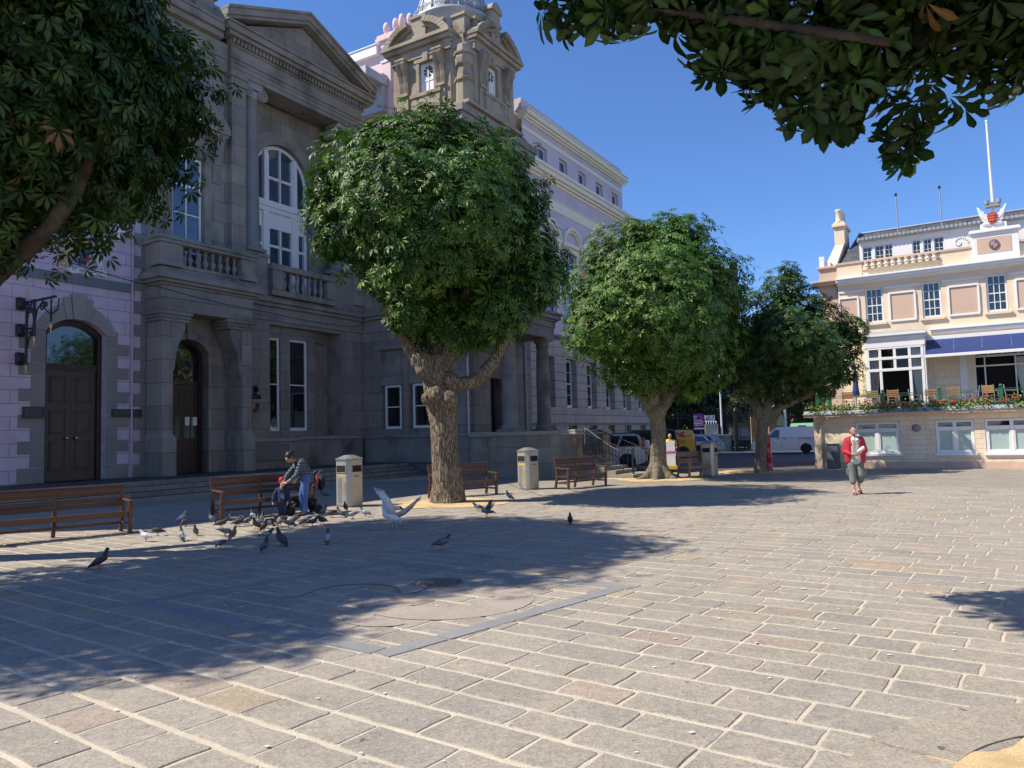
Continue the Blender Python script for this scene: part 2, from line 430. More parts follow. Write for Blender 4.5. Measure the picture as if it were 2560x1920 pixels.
# slate square and pale pink scrolls let into the paving
ib = MB(); P = [np.array(p) for p in ((-1.03,6.10),(1.30,8.58),(-1.75,10.75),(-4.25,8.42))]; ce = sum(P)/4
def seg(p, q, wd, n):
    d = (q-p)/np.linalg.norm(q-p); nn = np.array([-d[1],d[0]]); L = np.linalg.norm(q-p)
    for k in range(n):
        a = p+d*(L*k/n+.008); b = p+d*(L*(k+1)/n-.008)
        ib.hexa([(*(a),.0),(*(b),.0),(*(b+nn*wd),.0),(*(a+nn*wd),.0),(*(a),.0165),(*(b),.0165),(*(b+nn*wd),.0165),(*(a+nn*wd),.0165)])
for k in range(4):
    d = (P[(k+1)%4]-P[k]); d = d/np.linalg.norm(d)
    seg(P[k], P[(k+1)%4]-d*.19, .18, 5)
tag(mesh_obj('inlay_border', ib, M['inlay']), kind='structure')
ip = MB()
def arc_patch(cx, cy, r0_, r1_, a0, a1, zz, n=26):
    e0 = np.array([.72,-.70]); e1 = np.array([.70,.72])
    vs = []
    for k in range(n+1):
        t_ = k/n; a = a0+(a1-a0)*t_; wd = math.sin(pi*min(1,max(0,t_)))**.5
        mid = (r0_+r1_)/2; hw = (r1_-r0_)/2*wd
        for r_ in (mid-hw, mid+hw):
            p = np.array([cx,cy])+e0*r_*math.cos(a)+e1*r_*math.sin(a); vs.append((p[0],p[1],zz))
    ip.add(vs, [(2*k,2*k+2,2*k+3,2*k+1) for k in range(n)])
arc_patch(-.75,8.25,.45,.98,R(-150),R(95),.0157); arc_patch(-1.85,8.75,.40,.90,R(20),R(250),.0163); arc_patch(-1.15,7.55,.25,.55,R(120),R(330),.0169)
tag(mesh_obj('inlay_motif', ip, M['inlay_pink']), kind='structure')

# sandy tree pits
def pit(x, y, r, seed, zc=.03):
    rr = np.random.RandomState(seed); mb = MB(); n = 48; ph = rr.uniform(0,6,4)
    rim = [r*(1+.07*math.sin(3*a+ph[0])+.05*math.sin(7*a+ph[1])+.03*math.sin(13*a+ph[2])) for a in np.linspace(0,2*pi,n,endpoint=False)]
    vs = [(x,y,zc)]
    for f, z in ((.45,zc),(.8,.024),(1.0,.0175)):
        for k in range(n):
            a = 2*pi*k/n; vs.append((x+rim[k]*f*math.cos(a), y+rim[k]*f*math.sin(a), z))
    fs = [(0,1+k,1+(k+1)%n) for k in range(n)]
    for q in range(2): fs += [(1+q*n+k,1+(q+1)*n+k,1+(q+1)*n+(k+1)%n,1+q*n+(k+1)%n) for k in range(n)]
    mb.add(vs, fs, 0, True); return mb
for k, (x, y, r) in enumerate(((-1.75,20.1,1.55),(5.3,27.85,1.6),(9.9,30.75,1.75),(-9.75,12.0,1.1))):
    tag(mesh_obj('tree_pit_sand', pit(x,y,r,k), M['sand']), kind='structure')
tag(mesh_obj('tree_pit_sand', pit(3.05,3.05,1.27,9,.035), M['sand']), kind='structure')
kr = MB()
for k in range(9):
    a0, a1 = 2*pi*k/9+.011+.25, 2*pi*(k+1)/9-.011+.25
    o_ = []; i_ = []
    for j in range(13):
        a = a0+(a1-a0)*j/12; o_.append((3.05+1.68*math.cos(a),3.05+1.68*math.sin(a))); i_.append((3.05+1.24*math.cos(a),3.05+1.25*math.sin(a)))
    kr.prism(o_+i_[::-1], 'z', 0, .0215)
kro = bevel(mesh_obj('pit_kerb', kr, M['stone']), .008); set_col(kro.data, np.tile([.325,.295,.25,1],(len(kro.data.vertices),1))); tag(kro, kind='structure')

# manhole cover, splats and crumbs on the stones
mh = MB(); mh.lathe([(.30,0),(.30,.022),(.27,.022),(.265,.016),(.0,.017)], (-.93,9.1,0), 32)
for k in range(5):
    for j in range(-4,5):
        xx = -.93+.05*j; yy = 9.1-.2+.1*k
        if (xx+.93)**2+(yy-9.1)**2 < .055: mh.box(xx-.014,xx+.014,yy-.03,yy+.03,.016,.024)
solo('manhole_cover', mh, mat('manhole_iron', (.20,.17,.14), .6, .3, 7, 50, .3, metal=.3), 'round rusty iron manhole cover set in the paving beside the pink scroll', 'manhole cover')
sp = MB(); rs2 = np.random.RandomState(11)
for k in range(190):
    yy = 3+ rs2.rand()**1.5*20; xx = rs2.uniform(-.62,.62)*yy
    if not in_plaza(xx,yy): continue
    r_ = rs2.uniform(.004,.016)*(1 if yy<8 else 1.5); n = 7; a0 = rs2.uniform(0,6)
    sp.add([(xx+r_*rs2.uniform(.5,1.3)*math.cos(a0+2*pi*i_/n)*1.4, yy+r_*rs2.uniform(.5,1.3)*math.sin(a0+2*pi*i_/n), .0195) for i_ in range(n)], [tuple(range(n))])
tag(mesh_obj('bird_droppings', sp, M['splat']), kind='stuff')

# steps up to the courthouse terrace
st = MB()
prof = [(21.5,-.02)]
for i_ in range(4): prof += [(21.5+.34*i_,.15*(i_+1)),(21.5+.34*(i_+1),.15*(i_+1))]
prof = prof[:-1]+[(26.4,.60),(26.4,-.02)]
st.prism(prof, 'x', -8, 28.28)
so_ = mesh_obj('terrace_steps', st, ashlar('step_stone', (.27,.255,.235), (.08,.075,.07), 2.1, .15, .006, .15, dirt=(.10,.10,.085)))
so_.rotation_euler = (0,0,FA); tag(so_, kind='structure'); bevel(so_, .02, 2)
# ------------------------------------------------------------------ walls and windows
def FRC(c): return lambda u,w,h: (u, c+w, h)          # wall parallel to the facade, w goes into it
def FRS(s_): return lambda u,w,h: (s_+w, u, h)        # wall across it (seen from low s)
def wall(mb, u0, u1, h0, h1, holes=(), depth=.3, mat=0):
    us = sorted({u0,u1}|{x for h in holes for x in h[:2]}); hs = sorted({h0,h1}|{x for h in holes for x in h[2:4]})
    for i in range(len(us)-1):
        for j in range(len(hs)-1):
            cu, ch = (us[i]+us[i+1])/2, (hs[j]+hs[j+1])/2
            if any(h[0]<cu<h[1] and h[2]<ch<h[3] for h in holes): continue
            mb.quad((us[i],0,hs[j]),(us[i+1],0,hs[j]),(us[i+1],0,hs[j+1]),(us[i],0,hs[j+1]),mat)
    for h in holes:
        a,b,c,d = h[:4]; dp = depth if len(h)<6 else h[5]
        rise = h[4] if len(h)>4 else 0
        mb.quad((a,0,c),(a,dp,c),(a,dp,d-rise),(a,0,d-rise),mat); mb.quad((b,0,c),(b,0,d-rise),(b,dp,d-rise),(b,dp,c),mat)
        mb.quad((a,0,c),(b,0,c),(b,dp,c),(a,dp,c),mat)
        if not rise: mb.quad((a,0,d),(a,dp,d),(b,dp,d),(b,0,d),mat)
        else:
            pts = arch_pts(a,b,d-rise,rise)
            for k in range(len(pts)-1):
                p, q = pts[k], pts[k+1]
                mb.quad((p[0],0,p[1]),(q[0],0,q[1]),(q[0],0,d),(p[0],0,d),mat)
                mb.quad((p[0],0,p[1]),(p[0],dp,p[1]),(q[0],dp,q[1]),(q[0],0,q[1]),mat)
def arch_pts(a, b, spring, rise, n=18, grow=0):
    hw = (b-a)/2; cx = (a+b)/2; rad = (hw*hw+rise*rise)/(2*rise); cy = spring+rise-rad
    t0 = math.asin(max(-1,min(1,(spring-cy)/rad)))
    return [(cx-(rad+grow)*math.cos(t0+(pi-2*t0)*k/n), cy+(rad+grow)*math.sin(t0+(pi-2*t0)*k/n)) for k in range(n+1)]
def window(root, fr, a, b, h0, h1, w, cols=2, rows=(.5,), fw=.07, bar=.028, dep=.08, rise=0, gm=None, fm=None, sill=0, name='window', label=None, mid=.05):
    """frame with glazing bars (one part) and its glass (a sub-part). rows: bar heights as fractions"""
    mb = MB(fr)
    if rise:
        o_ = arch_pts(a,b,h1-rise,rise); i_ = arch_pts(a+fw,b-fw,h1-rise,rise-fw)
        mb.ring(o_, i_, 'y', w, w+dep)
        top = h1-rise
    else:
        mb.box(a,b,w,w+dep,h1-fw,h1); top = h1-fw
    mb.box(a,a+fw,w,w+dep,h0,top); mb.box(b-fw,b,w,w+dep,h0,top); mb.box(a+fw,b-fw,w,w+dep,h0,h0+fw*1.25)
    for k in range(1,cols):
        x = a+fw+(b-a-2*fw)*k/cols; bw = bar
        zt = h1-fw
        if rise:
            zt = [p[1] for p in arch_pts(a+fw,b-fw,h1-rise,rise-fw,60) if p[0]>=x-.02][0]
        mb.box(x-bw/2,x+bw/2,w+.018,w+dep-.02,h0+fw,zt)
    for q in rows:
        z = h0+(h1-h0)*abs(q); bw = mid if q < 0 else bar
        mb.box(a+fw,b-fw,w+.014,w+dep-.016,z-bw/2,z+bw/2)
    if sill: mb.box(a-.08,b+.08,w-sill,w+dep,h0-.09,h0-.003)
    f = part(name, mb, fm or M['white'], root)
    if label: f['label'] = label
    gb = MB(fr)
    if rise:
        p = arch_pts(a+fw*.5,b-fw*.5,h1-rise,rise-fw*.5)
        gb.add([(a+fw*.5,w+.05,h0+.02)]+[(x,w+.05,z) for x,z in p]+[(b-fw*.5,w+.05,h0+.02)], [tuple(range(len(p)+2))])
    else: gb.quad((a+fw*.5,w+.05,h0+.02),(b-fw*.5,w+.05,h0+.02),(b-fw*.5,w+.05,h1-.02),(a+fw*.5,w+.05,h1-.02))
    part('pane', gb, gm or M['glass'], f)
    return f
def copies(name, mb, mats, root, pts, bev=0):
    """one mesh, a part of its own at each point (frame coordinates)"""
    of = OFF[root_of(root).name]; first = None
    for p in pts:
        if first is None:
            o = first = mesh_obj(name, mb, mats, root)
            if bev: bevel(o, bev)
        else:
            o = first.copy(); COL.objects.link(o); o.parent = root
        o.location = (p[0]-of[0], p[1]-of[1], p[2]-of[2])
BAL = [(.10,0),(.10,.05),(.065,.07),(.055,.12),(.075,.18),(.115,.30),(.12,.36),(.10,.44),(.06,.52),(.05,.60),(.055,.70),(.085,.76),(.085,.80),(.06,.82),(.10,.86),(.10,.92)]
def balusters(root, pts, hgt, m, rad=1, n=10):
    mb = MB(); k = hgt/.92
    mb.lathe([(r*rad,z*k) for r,z in BAL], (0,0,0), n); copies('baluster', mb, m, root, pts)

# ================================================================== lilac courthouse
lc = thing('courthouse','lilac painted courthouse with grey stone quoins and a brown double door in an arch','building',(14.3,25.6,.6),'A')
mb = MB(FRC(25.6)); wall(mb,2,16.77,0,16.4,[(13.27,15.27,.6,6.02,.46,.45),(14.05,15.5,9.42,13.4,0,.25),(9.6,11.0,9.42,13.4,0,.25)])
mb.fr = None
mb.box(2,16.77,26.4,36,0,16.2); mb.box(2,16.77,25.6,26.4,16.2,16.4); mb.box(2,16.75,25.25,25.59,15.4,15.9); mb.box(2,2.2,25.6,26.4,0,16.2)
part('wall', mb, M['lilac'], lc)
def quoin(a, b, z0, z1, d):
    q = MB(FRC(25.6)); q.box(a,b,-d,0,z0,z1); part('quoin', q, M['quoin'], lc, .012)
for k in range(12):                                     # long and short beside the door
    z = .6 if k == 0 else 1.12+.42*(k-1); z1 = 1.10 if k == 0 else z+.405
    lng = k % 2 == 0
    quoin(15.275,16.12 if lng else 15.70,z,z1,.025); quoin(12.45 if lng else 12.82,13.265,z,z1,.025)
for k in range(34):                                     # single blocks at the corner
    z = .62+.42*k if k else .6
    quoin(16.30 if k % 2 == 0 else 16.55,16.765,z,.62+.42*k+.405,.03)
mb = MB(FRC(25.6)); o_ = arch_pts(12.88,15.66,5.56,1.02,22); i_ = arch_pts(13.27,15.27,5.56,.46,22)
mb.ring(o_, i_, 'y', -.045, .05)
part('arch_surround', mb, M['quoin_light'], lc, .012)
mb = MB(FRC(25.6)); mb.prism([(14.10,6.0),(14.44,6.0),(14.53,6.86),(14.02,6.86)],'y',-.16,.02)
mb.prism([(13.90,5.98),(14.09,6.0),(14.01,6.72),(13.76,6.70)],'y',-.10,.02); mb.prism([(14.45,6.0),(14.64,5.98),(14.78,6.70),(14.54,6.72)],'y',-.10,.02)
part('keystone', mb, M['quoin_light'], lc, .012)
mb = MB(FRC(25.6)); mb.box(2,16.29,-.06,0,7.21,7.52); part('string_course', mb, M['slate_band'], lc)
# door: frame, two leaves with three panels each, knobs, fanlight
mb = MB(FRC(25.6+.22)); o_ = arch_pts(13.275,15.265,5.56,.455); i_ = arch_pts(13.42,15.12,5.50,.37)
mb.ring(o_, i_, 'y', 0, .2); mb.box(13.275,13.42,0,.2,.6,5.56); mb.box(15.12,15.265,0,.2,.6,5.56)
o2 = arch_pts(13.42,15.12,5.50,.37); i2 = arch_pts(13.48,15.06,5.48,.34); mb.ring(o2,i2,'y',.06,.2)
mb.box(13.42,15.12,.05,.2,4.32,4.52); mb.box(13.42,15.12,.02,.2,4.42,4.48)
dr = part('door', mb, M['dark_brown'], lc)
for sgn in (0,1):
    a = 13.42+.85*sgn; b = a+.845; mb = MB(FRC(25.6+.32)); mb.box(a,b,0,.06,.61,4.32)
    for z0, z1 in ((.95,1.95),(2.15,2.98),(3.2,4.1)):
        x0, x1 = a+.14, b-.14
        for q in range(2):
            d_ = .07*q; e = .025
            for bx in ((x0+d_,x0+d_+.05,z0+d_,z1-d_),(x1-d_-.05,x1-d_,z0+d_,z1-d_),(x0+d_,x1-d_,z0+d_,z0+d_+.05),(x0+d_,x1-d_,z1-d_-.05,z1-d_)):
                mb.box(bx[0],bx[1],-e+.012*q-.001*q,0,bx[2],bx[3])
    lf = part('door_leaf', mb, M['brown_door'], dr, .006)
    # knob is a fitting of the leaf
    kb = MB(); x = 14.27-.16 if sgn == 0 else 14.27+.16
    kb.ball((x,25.84,2.03),(.062,.062,.062),14,10); kb.tube([(x,25.92,2.03),(x,25.84,2.03)],.022,10); kb.lathe([(.05,0),(.0,0)],(x,25.9,2.03),10)
    part('knob', kb, M['brass'], dr)
mb = MB(FRC(25.6+.36)); p = arch_pts(13.45,15.1,5.48,.36); mb.add([(13.45,0,4.5)]+[(x,0,z) for x,z in p]+[(15.1,0,4.5)],[tuple(range(len(p)+2))])
part('fanlight', mb, M['glass'], dr)
for a, b in ((14.05,15.5),(9.6,11.0)):
    window(lc, FRC(25.6), a, b, 9.42, 13.4, .08, 2, (.26,-.5,.76), gm=M['glass_blue'])
    mb = MB(FRC(25.6)); mb.box(a-.22,a+.002,-.06,.08,9.42,13.4); mb.box(b-.002,b+.22,-.06,.08,9.42,13.4); mb.box(a-.3,b+.3,-.16,.08,13.4,13.8)
    mb.box(a-.32,b+.32,-.2,.02,9.22,9.42); mb.box(a-.2,a,-.14,0,8.98,9.22); mb.box(b,b+.2,-.14,0,8.98,9.22)
    part('window_surround', mb, M['white'], lc, .01)
mb = MB(); mb.tube([(16.2,25.53,1.35),(16.2,25.53,15.3)],.035,8); mb.box(16.14,16.26,25.49,25.58,1.0,1.5); mb.tube([(16.21,25.53,.6),(16.2,25.53,1.1)],.022,6)
for k in range(14): mb.box(16.15,16.25,25.5,25.6,1.6+k,1.65+k)
part('downpipe', mb, M['pinkpipe'], lc)

def plaque(s0, s1, z0, z1, c, lab, lines, m, cat='plaque', bd=.05):
    th = thing('plaque', lab, cat, ((s0+s1)/2,c,z0), 'A')
    q = MB(FRC(c)); q.box(s0,s1,-.05,-.002,z0,z1)
    part('plate', q, m, th, .012)
    q = MB(FRC(c)); q.box(s0,s1,-.06,-.05,z0,z0+bd*.5); q.box(s0,s1,-.06,-.05,z1-bd*.5,z1)
    q.box(s0,s0+bd*.5,-.06,-.05,z0,z1); q.box(s1-bd*.5,s1,-.06,-.05,z0,z1)
    part('rim', q, M['bronze'], th)
    q = MB(FRC(c)); rr = random.Random(int(s0*100))
    for k in range(lines):                              # raised unreadable lettering, as far off as in the picture
        z = z1-bd-(z1-z0-2*bd)*(k+.5)/lines; x = s0+bd*1.6
        while x < s1-bd*2:
            l_ = rr.uniform(.03,.09); q.box(x,min(x+l_,s1-bd*1.6),-.055,-.05,z-.018,z+.018); x += l_+.025
    part('lettering', q, mat('worn_letters',(.09,.10,.10),.5,.2,5,metal=.3), th)
plaque(12.56,13.22,2.68,3.05,25.575,'dark bronze memorial plaque on the stone quoins at the left of the brown arched door',5,M['bronze'])
plaque(15.48,16.58,2.74,3.02,25.575,'long narrow bronze plaque between the brown arched door and the lilac downpipe',4,M['bronze'])

# iron lamp bracket left of the door
lb = thing('lamp_bracket','black scrolled iron lamp bracket with gilt tips fixed to the lilac wall','lamp bracket',(12.45,25.6,4.1),'A')
q = MB(); q.tube([(12.45,25.15,4.35),(12.45,25.15,6.35)],.045,8); q.tube([(12.45,24.7,5.2),(12.45,24.7,6.35)],.045,8)
q.tube([(12.45,25.6,6.3),(12.45,23.5,6.3)],.04,8); q.tube([(12.45,25.5,4.55),(12.45,25.15,4.55)],.035,8); q.tube([(12.45,25.5,5.45),(12.45,24.7,5.45)],.035,8)
def scroll(c, h, r, d, turns=1.4, n=26, w=.022):
    pts = [(12.45, c+d*(r*(1-k/n*.8))*math.cos(2*pi*turns*k/n), h+(r*(1-k/n*.8))*math.sin(2*pi*turns*k/n)) for k in range(n+1)]; q.tube(pts, w, 6)
for a in (((25.15,5.6),(25.0,6.1),(24.85,6.25)),((24.7,5.5),(24.55,6.0),(24.2,6.25)),((25.15,4.7),(25.0,5.15),(24.78,5.4)),((24.7,5.6),(24.82,6.05),(25.05,6.25))):
    q.tube([(12.45,y,z) for y,z in a],.025,6)
scroll(24.95,6.02,.12,1); scroll(24.25,6.05,.13,-1); scroll(24.9,5.28,.1,1); scroll(24.05,6.1,.1,1)
for k in range(6):
    a = 2*pi*k/6; q.tube([(12.45+.02*math.cos(a),23.75,5.78),(12.45+.20*math.cos(a),23.75+.20*math.sin(a),5.95),(12.45+.24*math.cos(a),23.75+.24*math.sin(a),6.28)],.016,5)
q.tube([(12.45,23.75,5.55),(12.45,23.75,5.8)],.035,6)
part('scrolled_arm', q, M['iron'], lb)
for z in (4.55,5.45,6.3):
    q = MB(); q.box(12.33,12.57,25.46,25.6,z-.2,z+.2); q.ball((12.45,25.44,z),(.13,.08,.17),10,6); part('wall_boss', q, M['iron'], lb, .03)
for c_, z in ((25.15,4.32),(24.7,5.17),(23.75,5.5),(25.15,6.72)):
    q = MB(); q.lathe([(.0,-.30),(.03,-.22),(.012,-.18),(.05,-.1),(.035,-.03),(.05,0)],(12.45,c_,z),10); part('gilt_tip', q, mat('gilt',(.55,.38,.18),.4,.2,9,metal=.7), lb)

# royal arms in painted relief
ra = thing('coat_of_arms','painted relief of the royal arms with a white unicorn above the lilac wall band','coat of arms',(14.35,25.6,7.6),'A')
gold = mat('arms_gold',(.62,.42,.12),.45,.2,7); red = mat('arms_red',(.45,.05,.06),.5,.2,7); blue = mat('arms_blue',(.06,.13,.42),.5,.2,7); wh = mat('arms_white',(.74,.75,.76),.55,.08,6)
q = MB(); sh = [(14.05,8.62),(14.65,8.62),(14.65,8.25),(14.55,8.02),(14.35,7.88),(14.15,8.02),(14.05,8.25)]; q.prism(sh,'y',25.5,25.59)
part('shield', q, blue, ra, .02)
q = MB(); q.box(14.09,14.34,25.47,25.499,8.32,8.58); q.box(14.36,14.58,25.47,25.499,8.05,8.30)
for (x,z) in ((14.2,8.45),(14.45,8.2)):
    pass
part('red_quarter', q, red, ra, .01)
q = MB()
for k in range(3):
    q.ball((14.21+.02*k,25.46,8.38+.075*k),(.085,.02,.022),8,5); q.ball((14.47,25.46,8.40+.065*k),(.03,.02,.025),8,5)
q.ball((14.22,25.48,8.17),(.06,.02,.09),8,6)
for k in range(5): q.ball((14.1+.125*k,25.5,8.76+.05*math.sin(k*pi/4)),(.05,.05,.07),8,6)
q.box(14.06,14.64,25.46,25.56,8.64,8.72)
for p0,p1,r0_,r1_ in (((13.95,25.5,8.35),(13.72,25.5,8.05),.10,.09),((13.72,25.5,8.05),(13.62,25.5,7.75),.06,.04),((13.72,25.5,8.05),(13.88,25.5,7.78),.06,.04),((13.95,25.48,8.3),(14.06,25.48,8.15),.04,.03),((13.92,25.5,8.4),(13.95,25.46,8.58),.09,.09)): q.cap(p0,p1,r0_,r1_,8)
part('gilt_lion_and_crown', q, gold, ra)
q = MB()
for p0,p1,r0_,r1_ in (((14.74,25.5,8.38),(15.0,25.5,8.0),.10,.10),((14.74,25.48,8.4),(14.82,25.48,8.56),.07,.05),((14.82,25.47,8.56),(14.70,25.46,8.50),.05,.03),((14.84,25.48,8.6),(14.92,25.47,8.86),.014,.004),
    ((14.74,25.48,8.3),(14.6,25.47,8.2),.04,.03),((14.6,25.47,8.2),(14.56,25.47,8.32),.028,.024),((14.76,25.48,8.22),(14.64,25.47,8.05),.04,.028),((15.0,25.5,8.0),(14.92,25.5,7.84),.065,.04),((14.92,25.5,7.84),(15.02,25.5,7.68),.034,.028),((15.02,25.5,8.0),(15.1,25.5,7.8),.06,.035),((15.1,25.5,7.8),(15.14,25.5,7.64),.03,.026),
    ((15.06,25.5,8.06),(15.16,25.5,8.3),.02,.018),((15.16,25.5,8.3),(15.08,25.5,8.46),.018,.03)): q.cap(p0,p1,r0_,r1_,8)
part('unicorn', q, wh, ra)
q = MB(); n = 30
for k in range(n):
    x0, x1 = 13.62+1.6*k/n, 13.62+1.6*(k+1)/n; f = lambda x: 7.76-.10*math.sin((x-13.62)/1.6*pi)+.035*math.sin((x-13.62)*11)
    q.hexa([(x0,25.49,f(x0)-.09),(x1,25.49,f(x1)-.09),(x1,25.56,f(x1)-.09),(x0,25.56,f(x0)-.09),(x0,25.49,f(x0)+.09),(x1,25.49,f(x1)+.09),(x1,25.56,f(x1)+.09),(x0,25.56,f(x0)+.09)])
part('motto_ribbon', q, wh, ra)
for wd, x in (('DIEU',13.80),('ET',14.10),('MON',14.42),('DROIT',14.88)):
    z = 7.76-.10*math.sin((x-13.62)/1.6*pi)+.02
    text_part('motto_lettering', wd, .15, M['dark_brown'], Matrix.Translation((x-14.35,25.485-25.6,z-7.6))@Matrix.Rotation(R(90),4,'X'), ra, .003, .85)

# ================================================================== granite parliament building
gb_ = thing('granite_building','long grey brown granite building with a columned pediment, balconies and a tall arched window','building',(22.5,25.6,.6),'A')
G, GS = M['granite'], M['granite_smooth']
mb = MB(FRC(25.6))
wall(mb,16.78,28.3,0,8.0,[(17.75,19.45,.6,5.75,.55,.55),(22.5,26.9,1.95,6.8,0,.01)])
wall(mb,16.78,20.4,8.0,17.0,[(17.81,19.19,8.35,13.0,0,.22)])
mb.fr = FRC(26.75); wall(mb,21.0,27.6,8.0,17.15,[(22.62,25.95,8.3,15.45,1.665,.25)])
mb.fr = None
mb.box(16.78,28.3,27.4,40,0,18.6); mb.box(16.79,20.35,25.8,27.4,16.6,18.4); mb.box(16.78,28.3,27.0,27.4,16.9,18.6); mb.box(16.785,16.9,25.65,27.4,7.0,17)
mb.box(20.36,21.0,25.62,26.75,8,17.1); mb.box(27.6,28.3,25.62,26.75,8,17.1)
# bow of three lights inside the lower recess
for (s0,c0,s1,c1) in ((22.5,26.1,23.55,25.85),(23.55,25.85,25.25,25.85),(25.25,25.85,26.9,26.5)):
    L = math.hypot(s1-s0,c1-c0); ex, ey = (s1-s0)/L, (c1-c0)/L
    mb.fr = lambda u,w,h,s0=s0,c0=c0,ex=ex,ey=ey: (s0+ex*u-ey*w, c0+ey*u+ex*w, h)
    ho = [(.14,L-.2,2.2,6.3)] if L < 1.6 else [(.3,L-.3,2.2,6.3)]
    wall(mb,0,L,1.95,6.8,ho,.22)
part('wall', mb, G, gb_)
mb = MB(); mb.box(22.5,26.9,25.62,26.6,1.93,1.96); mb.box(22.5,26.9,25.62,26.6,6.79,6.82); mb.box(22.49,22.52,25.6,26.2,1.95,6.8); mb.box(26.88,26.91,25.6,26.6,1.95,6.8)
part('recess_lining', mb, GS, gb_)
for (s0,c0,s1,c1) in ((22.5,26.1,23.55,25.85),(23.55,25.85,25.25,25.85),(25.25,25.85,26.9,26.5)):
    L = math.hypot(s1-s0,c1-c0); ex, ey = (s1-s0)/L, (c1-c0)/L
    fr = lambda u,w,h,s0=s0,c0=c0,ex=ex,ey=ey: (s0+ex*u-ey*w, c0+ey*u+ex*w, h)
    a, b = (.14,L-.2) if L < 1.6 else (.3,L-.3)
    if s0 < 25: window(gb_, fr, a, b, 2.2, 6.3, .10, 1, (-.5,), fw=.105)
    else:
        mb = MB(fr); mb.box(a,b,.12,.2,2.2,6.3); part('stone_panel', mb, GS, gb_)
# plinth and its ledge
mb = MB(FRC(25.6)); mb.box(20.75,23.9,-.30,-.002,.6,1.72); mb.box(23.9,28.0,-.22,-.002,.6,1.78); part('plinth', mb, GS, gb_, .015)
mb = MB(FRC(25.6)); mb.box(20.7,23.9,-.36,-.002,1.725,1.88); mb.box(23.91,28.0,-.28,-.002,1.785,1.92); part('plinth_ledge', mb, M['quoin_light'], gb_, .02)
# cornice bands above the ground floor
mb = MB(FRC(25.6))
for w_, z0, z1 in ((.07,6.95,7.12),(.05,7.12,7.55),(.16,7.55,7.72),(.26,7.72,7.90),(.12,7.90,8.02)): mb.box(20.78,28.3-w_*0,-w_,-.002,z0,z1)
part('string_course', mb, GS, gb_, .02)
# upper zone under the columns, with the lower balcony between
mb = MB(FRC(25.6)); mb.box(20.36,22.35,-.12,0,8.02,9.62); mb.box(20.30,22.4,-.17,.2,9.62,9.78); mb.box(26.15,28.3,-.12,0,8.02,9.62); mb.box(26.1,28.3,-.17,.2,9.62,9.78)
mb.box(20.36,28.3,0,1.1,7.9,8.3)
part('column_pedestal', mb, GS, gb_, .015)
mb = MB(FRC(25.6)); mb.box(22.36,26.14,-.36,-.05,8.025,8.27); mb.box(22.36,22.95,-.40,-.03,8.27,9.12); mb.box(25.6,26.14,-.40,-.03,8.27,9.12); mb.box(22.3,26.2,-.44,0,9.12,9.38)
part('balustrade', mb, GS, gb_, .02)
balusters(gb_, [(23.14+.365*k,25.39,8.27) for k in range(7)], .85, GS, .95)
# pilasters, columns, entablature, pediment
for a, b in ((20.36,21.08),(27.55,28.27)):
    mb = MB(FRC(25.6)); mb.box(a,b,-.26,.3,8.3,16.55); mb.box(a-.05,b+.05,-.31,.3,16.55,16.72); mb.box(a-.02,b+.02,-.28,.3,16.72,16.9); mb.box(a-.08,b+.08,-.34,.3,16.9,17.1)
    part('pilaster', mb, G, gb_)
for cs in (21.62,27.0):
    mb = MB(); mb.box(cs-.5,cs+.5,25.3,26.3,9.78,9.92); mb.lathe([(.5,9.92),(.52,9.98),(.5,10.05),(.43,10.1),(.45,10.17),(.43,10.22),(.40,10.26),(.40,11.5),(.39,13.5),(.345,16.25),(.37,16.3),(.37,16.36),(.345,16.4)],(cs,25.8,0),28)
    cl = part('column', mb, M['granite_column'], gb_)
    mb = MB(); mb.box(cs-.42,cs+.42,25.4,26.2,16.92,17.08); mb.lathe([(.345,16.4),(.42,16.6),(.42,16.7)],(cs,25.8,0),20)
    for sx in (-1,1):
        pts = []
        for k in range(34):
            a = 2*pi*2.2*k/33; r_ = .27*(1-k/33*.85); pts.append((cs+sx*(.36)+sx*r_*math.sin(a)*1.0, 25.36, 16.62+r_*math.cos(a)))
        mb.tube(pts,.032,6); mb.tube([(cs+sx*.36,25.4,16.62),(cs+sx*.36,26.2,16.62)],.24,16)
    mb.box(cs-.36,cs+.36,25.38,26.2,16.78,16.92)
    part('capital', mb, M['quoin_light'], cl)
mb = MB(FRC(25.6))
mb.box(20.36,28.28,-.24,.9,17.1,17.3); mb.box(20.34,28.29,-.27,.9,17.3,17.5); mb.box(20.32,28.30,-.30,.9,17.5,17.66); mb.box(20.3,28.3,-.36,.9,17.66,17.75)
mb.box(20.36,28.28,-.25,.9,17.75,18.22)
mb.box(16.79,20.3,-.10,.2,17.0,17.55); mb.box(16.79,20.3,-.15,.2,17.55,17.72); mb.box(16.79,20.34,-.08,.2,17.72,18.25)
part('entablature', mb, GS, gb_, .012)
mb = MB(FRC(25.6)); mb.box(20.3,28.34,-.30,0,18.22,18.30)
k = 20.34
while k < 28.3: mb.box(k,k+.11,-.42,-.25,18.30,18.50); k += .19
mb.box(20.3,28.34,-.28,0,18.30,18.52)
part('dentil_course', mb, GS, gb_)
mb = MB(FRC(25.6)); mb.box(20.05,28.62,-.55,.1,18.52,18.68); mb.box(19.9,28.75,-.68,.1,18.68,18.95); mb.box(19.82,28.85,-.76,.1,18.95,19.04)
mb.box(16.79,19.9,-.35,.2,18.25,18.5); mb.box(16.79,19.85,-.5,.2,18.5,18.8); mb.box(16.79,19.8,-.55,.2,18.8,18.9)
part('cornice', mb, GS, gb_, .015)
mb = MB(FRC(25.6)); ap = 24.33
mb.prism([(20.3,19.04),(28.35,19.04),(ap,20.75)],'y',-.22,.6); part('tympanum', mb, G, gb_)
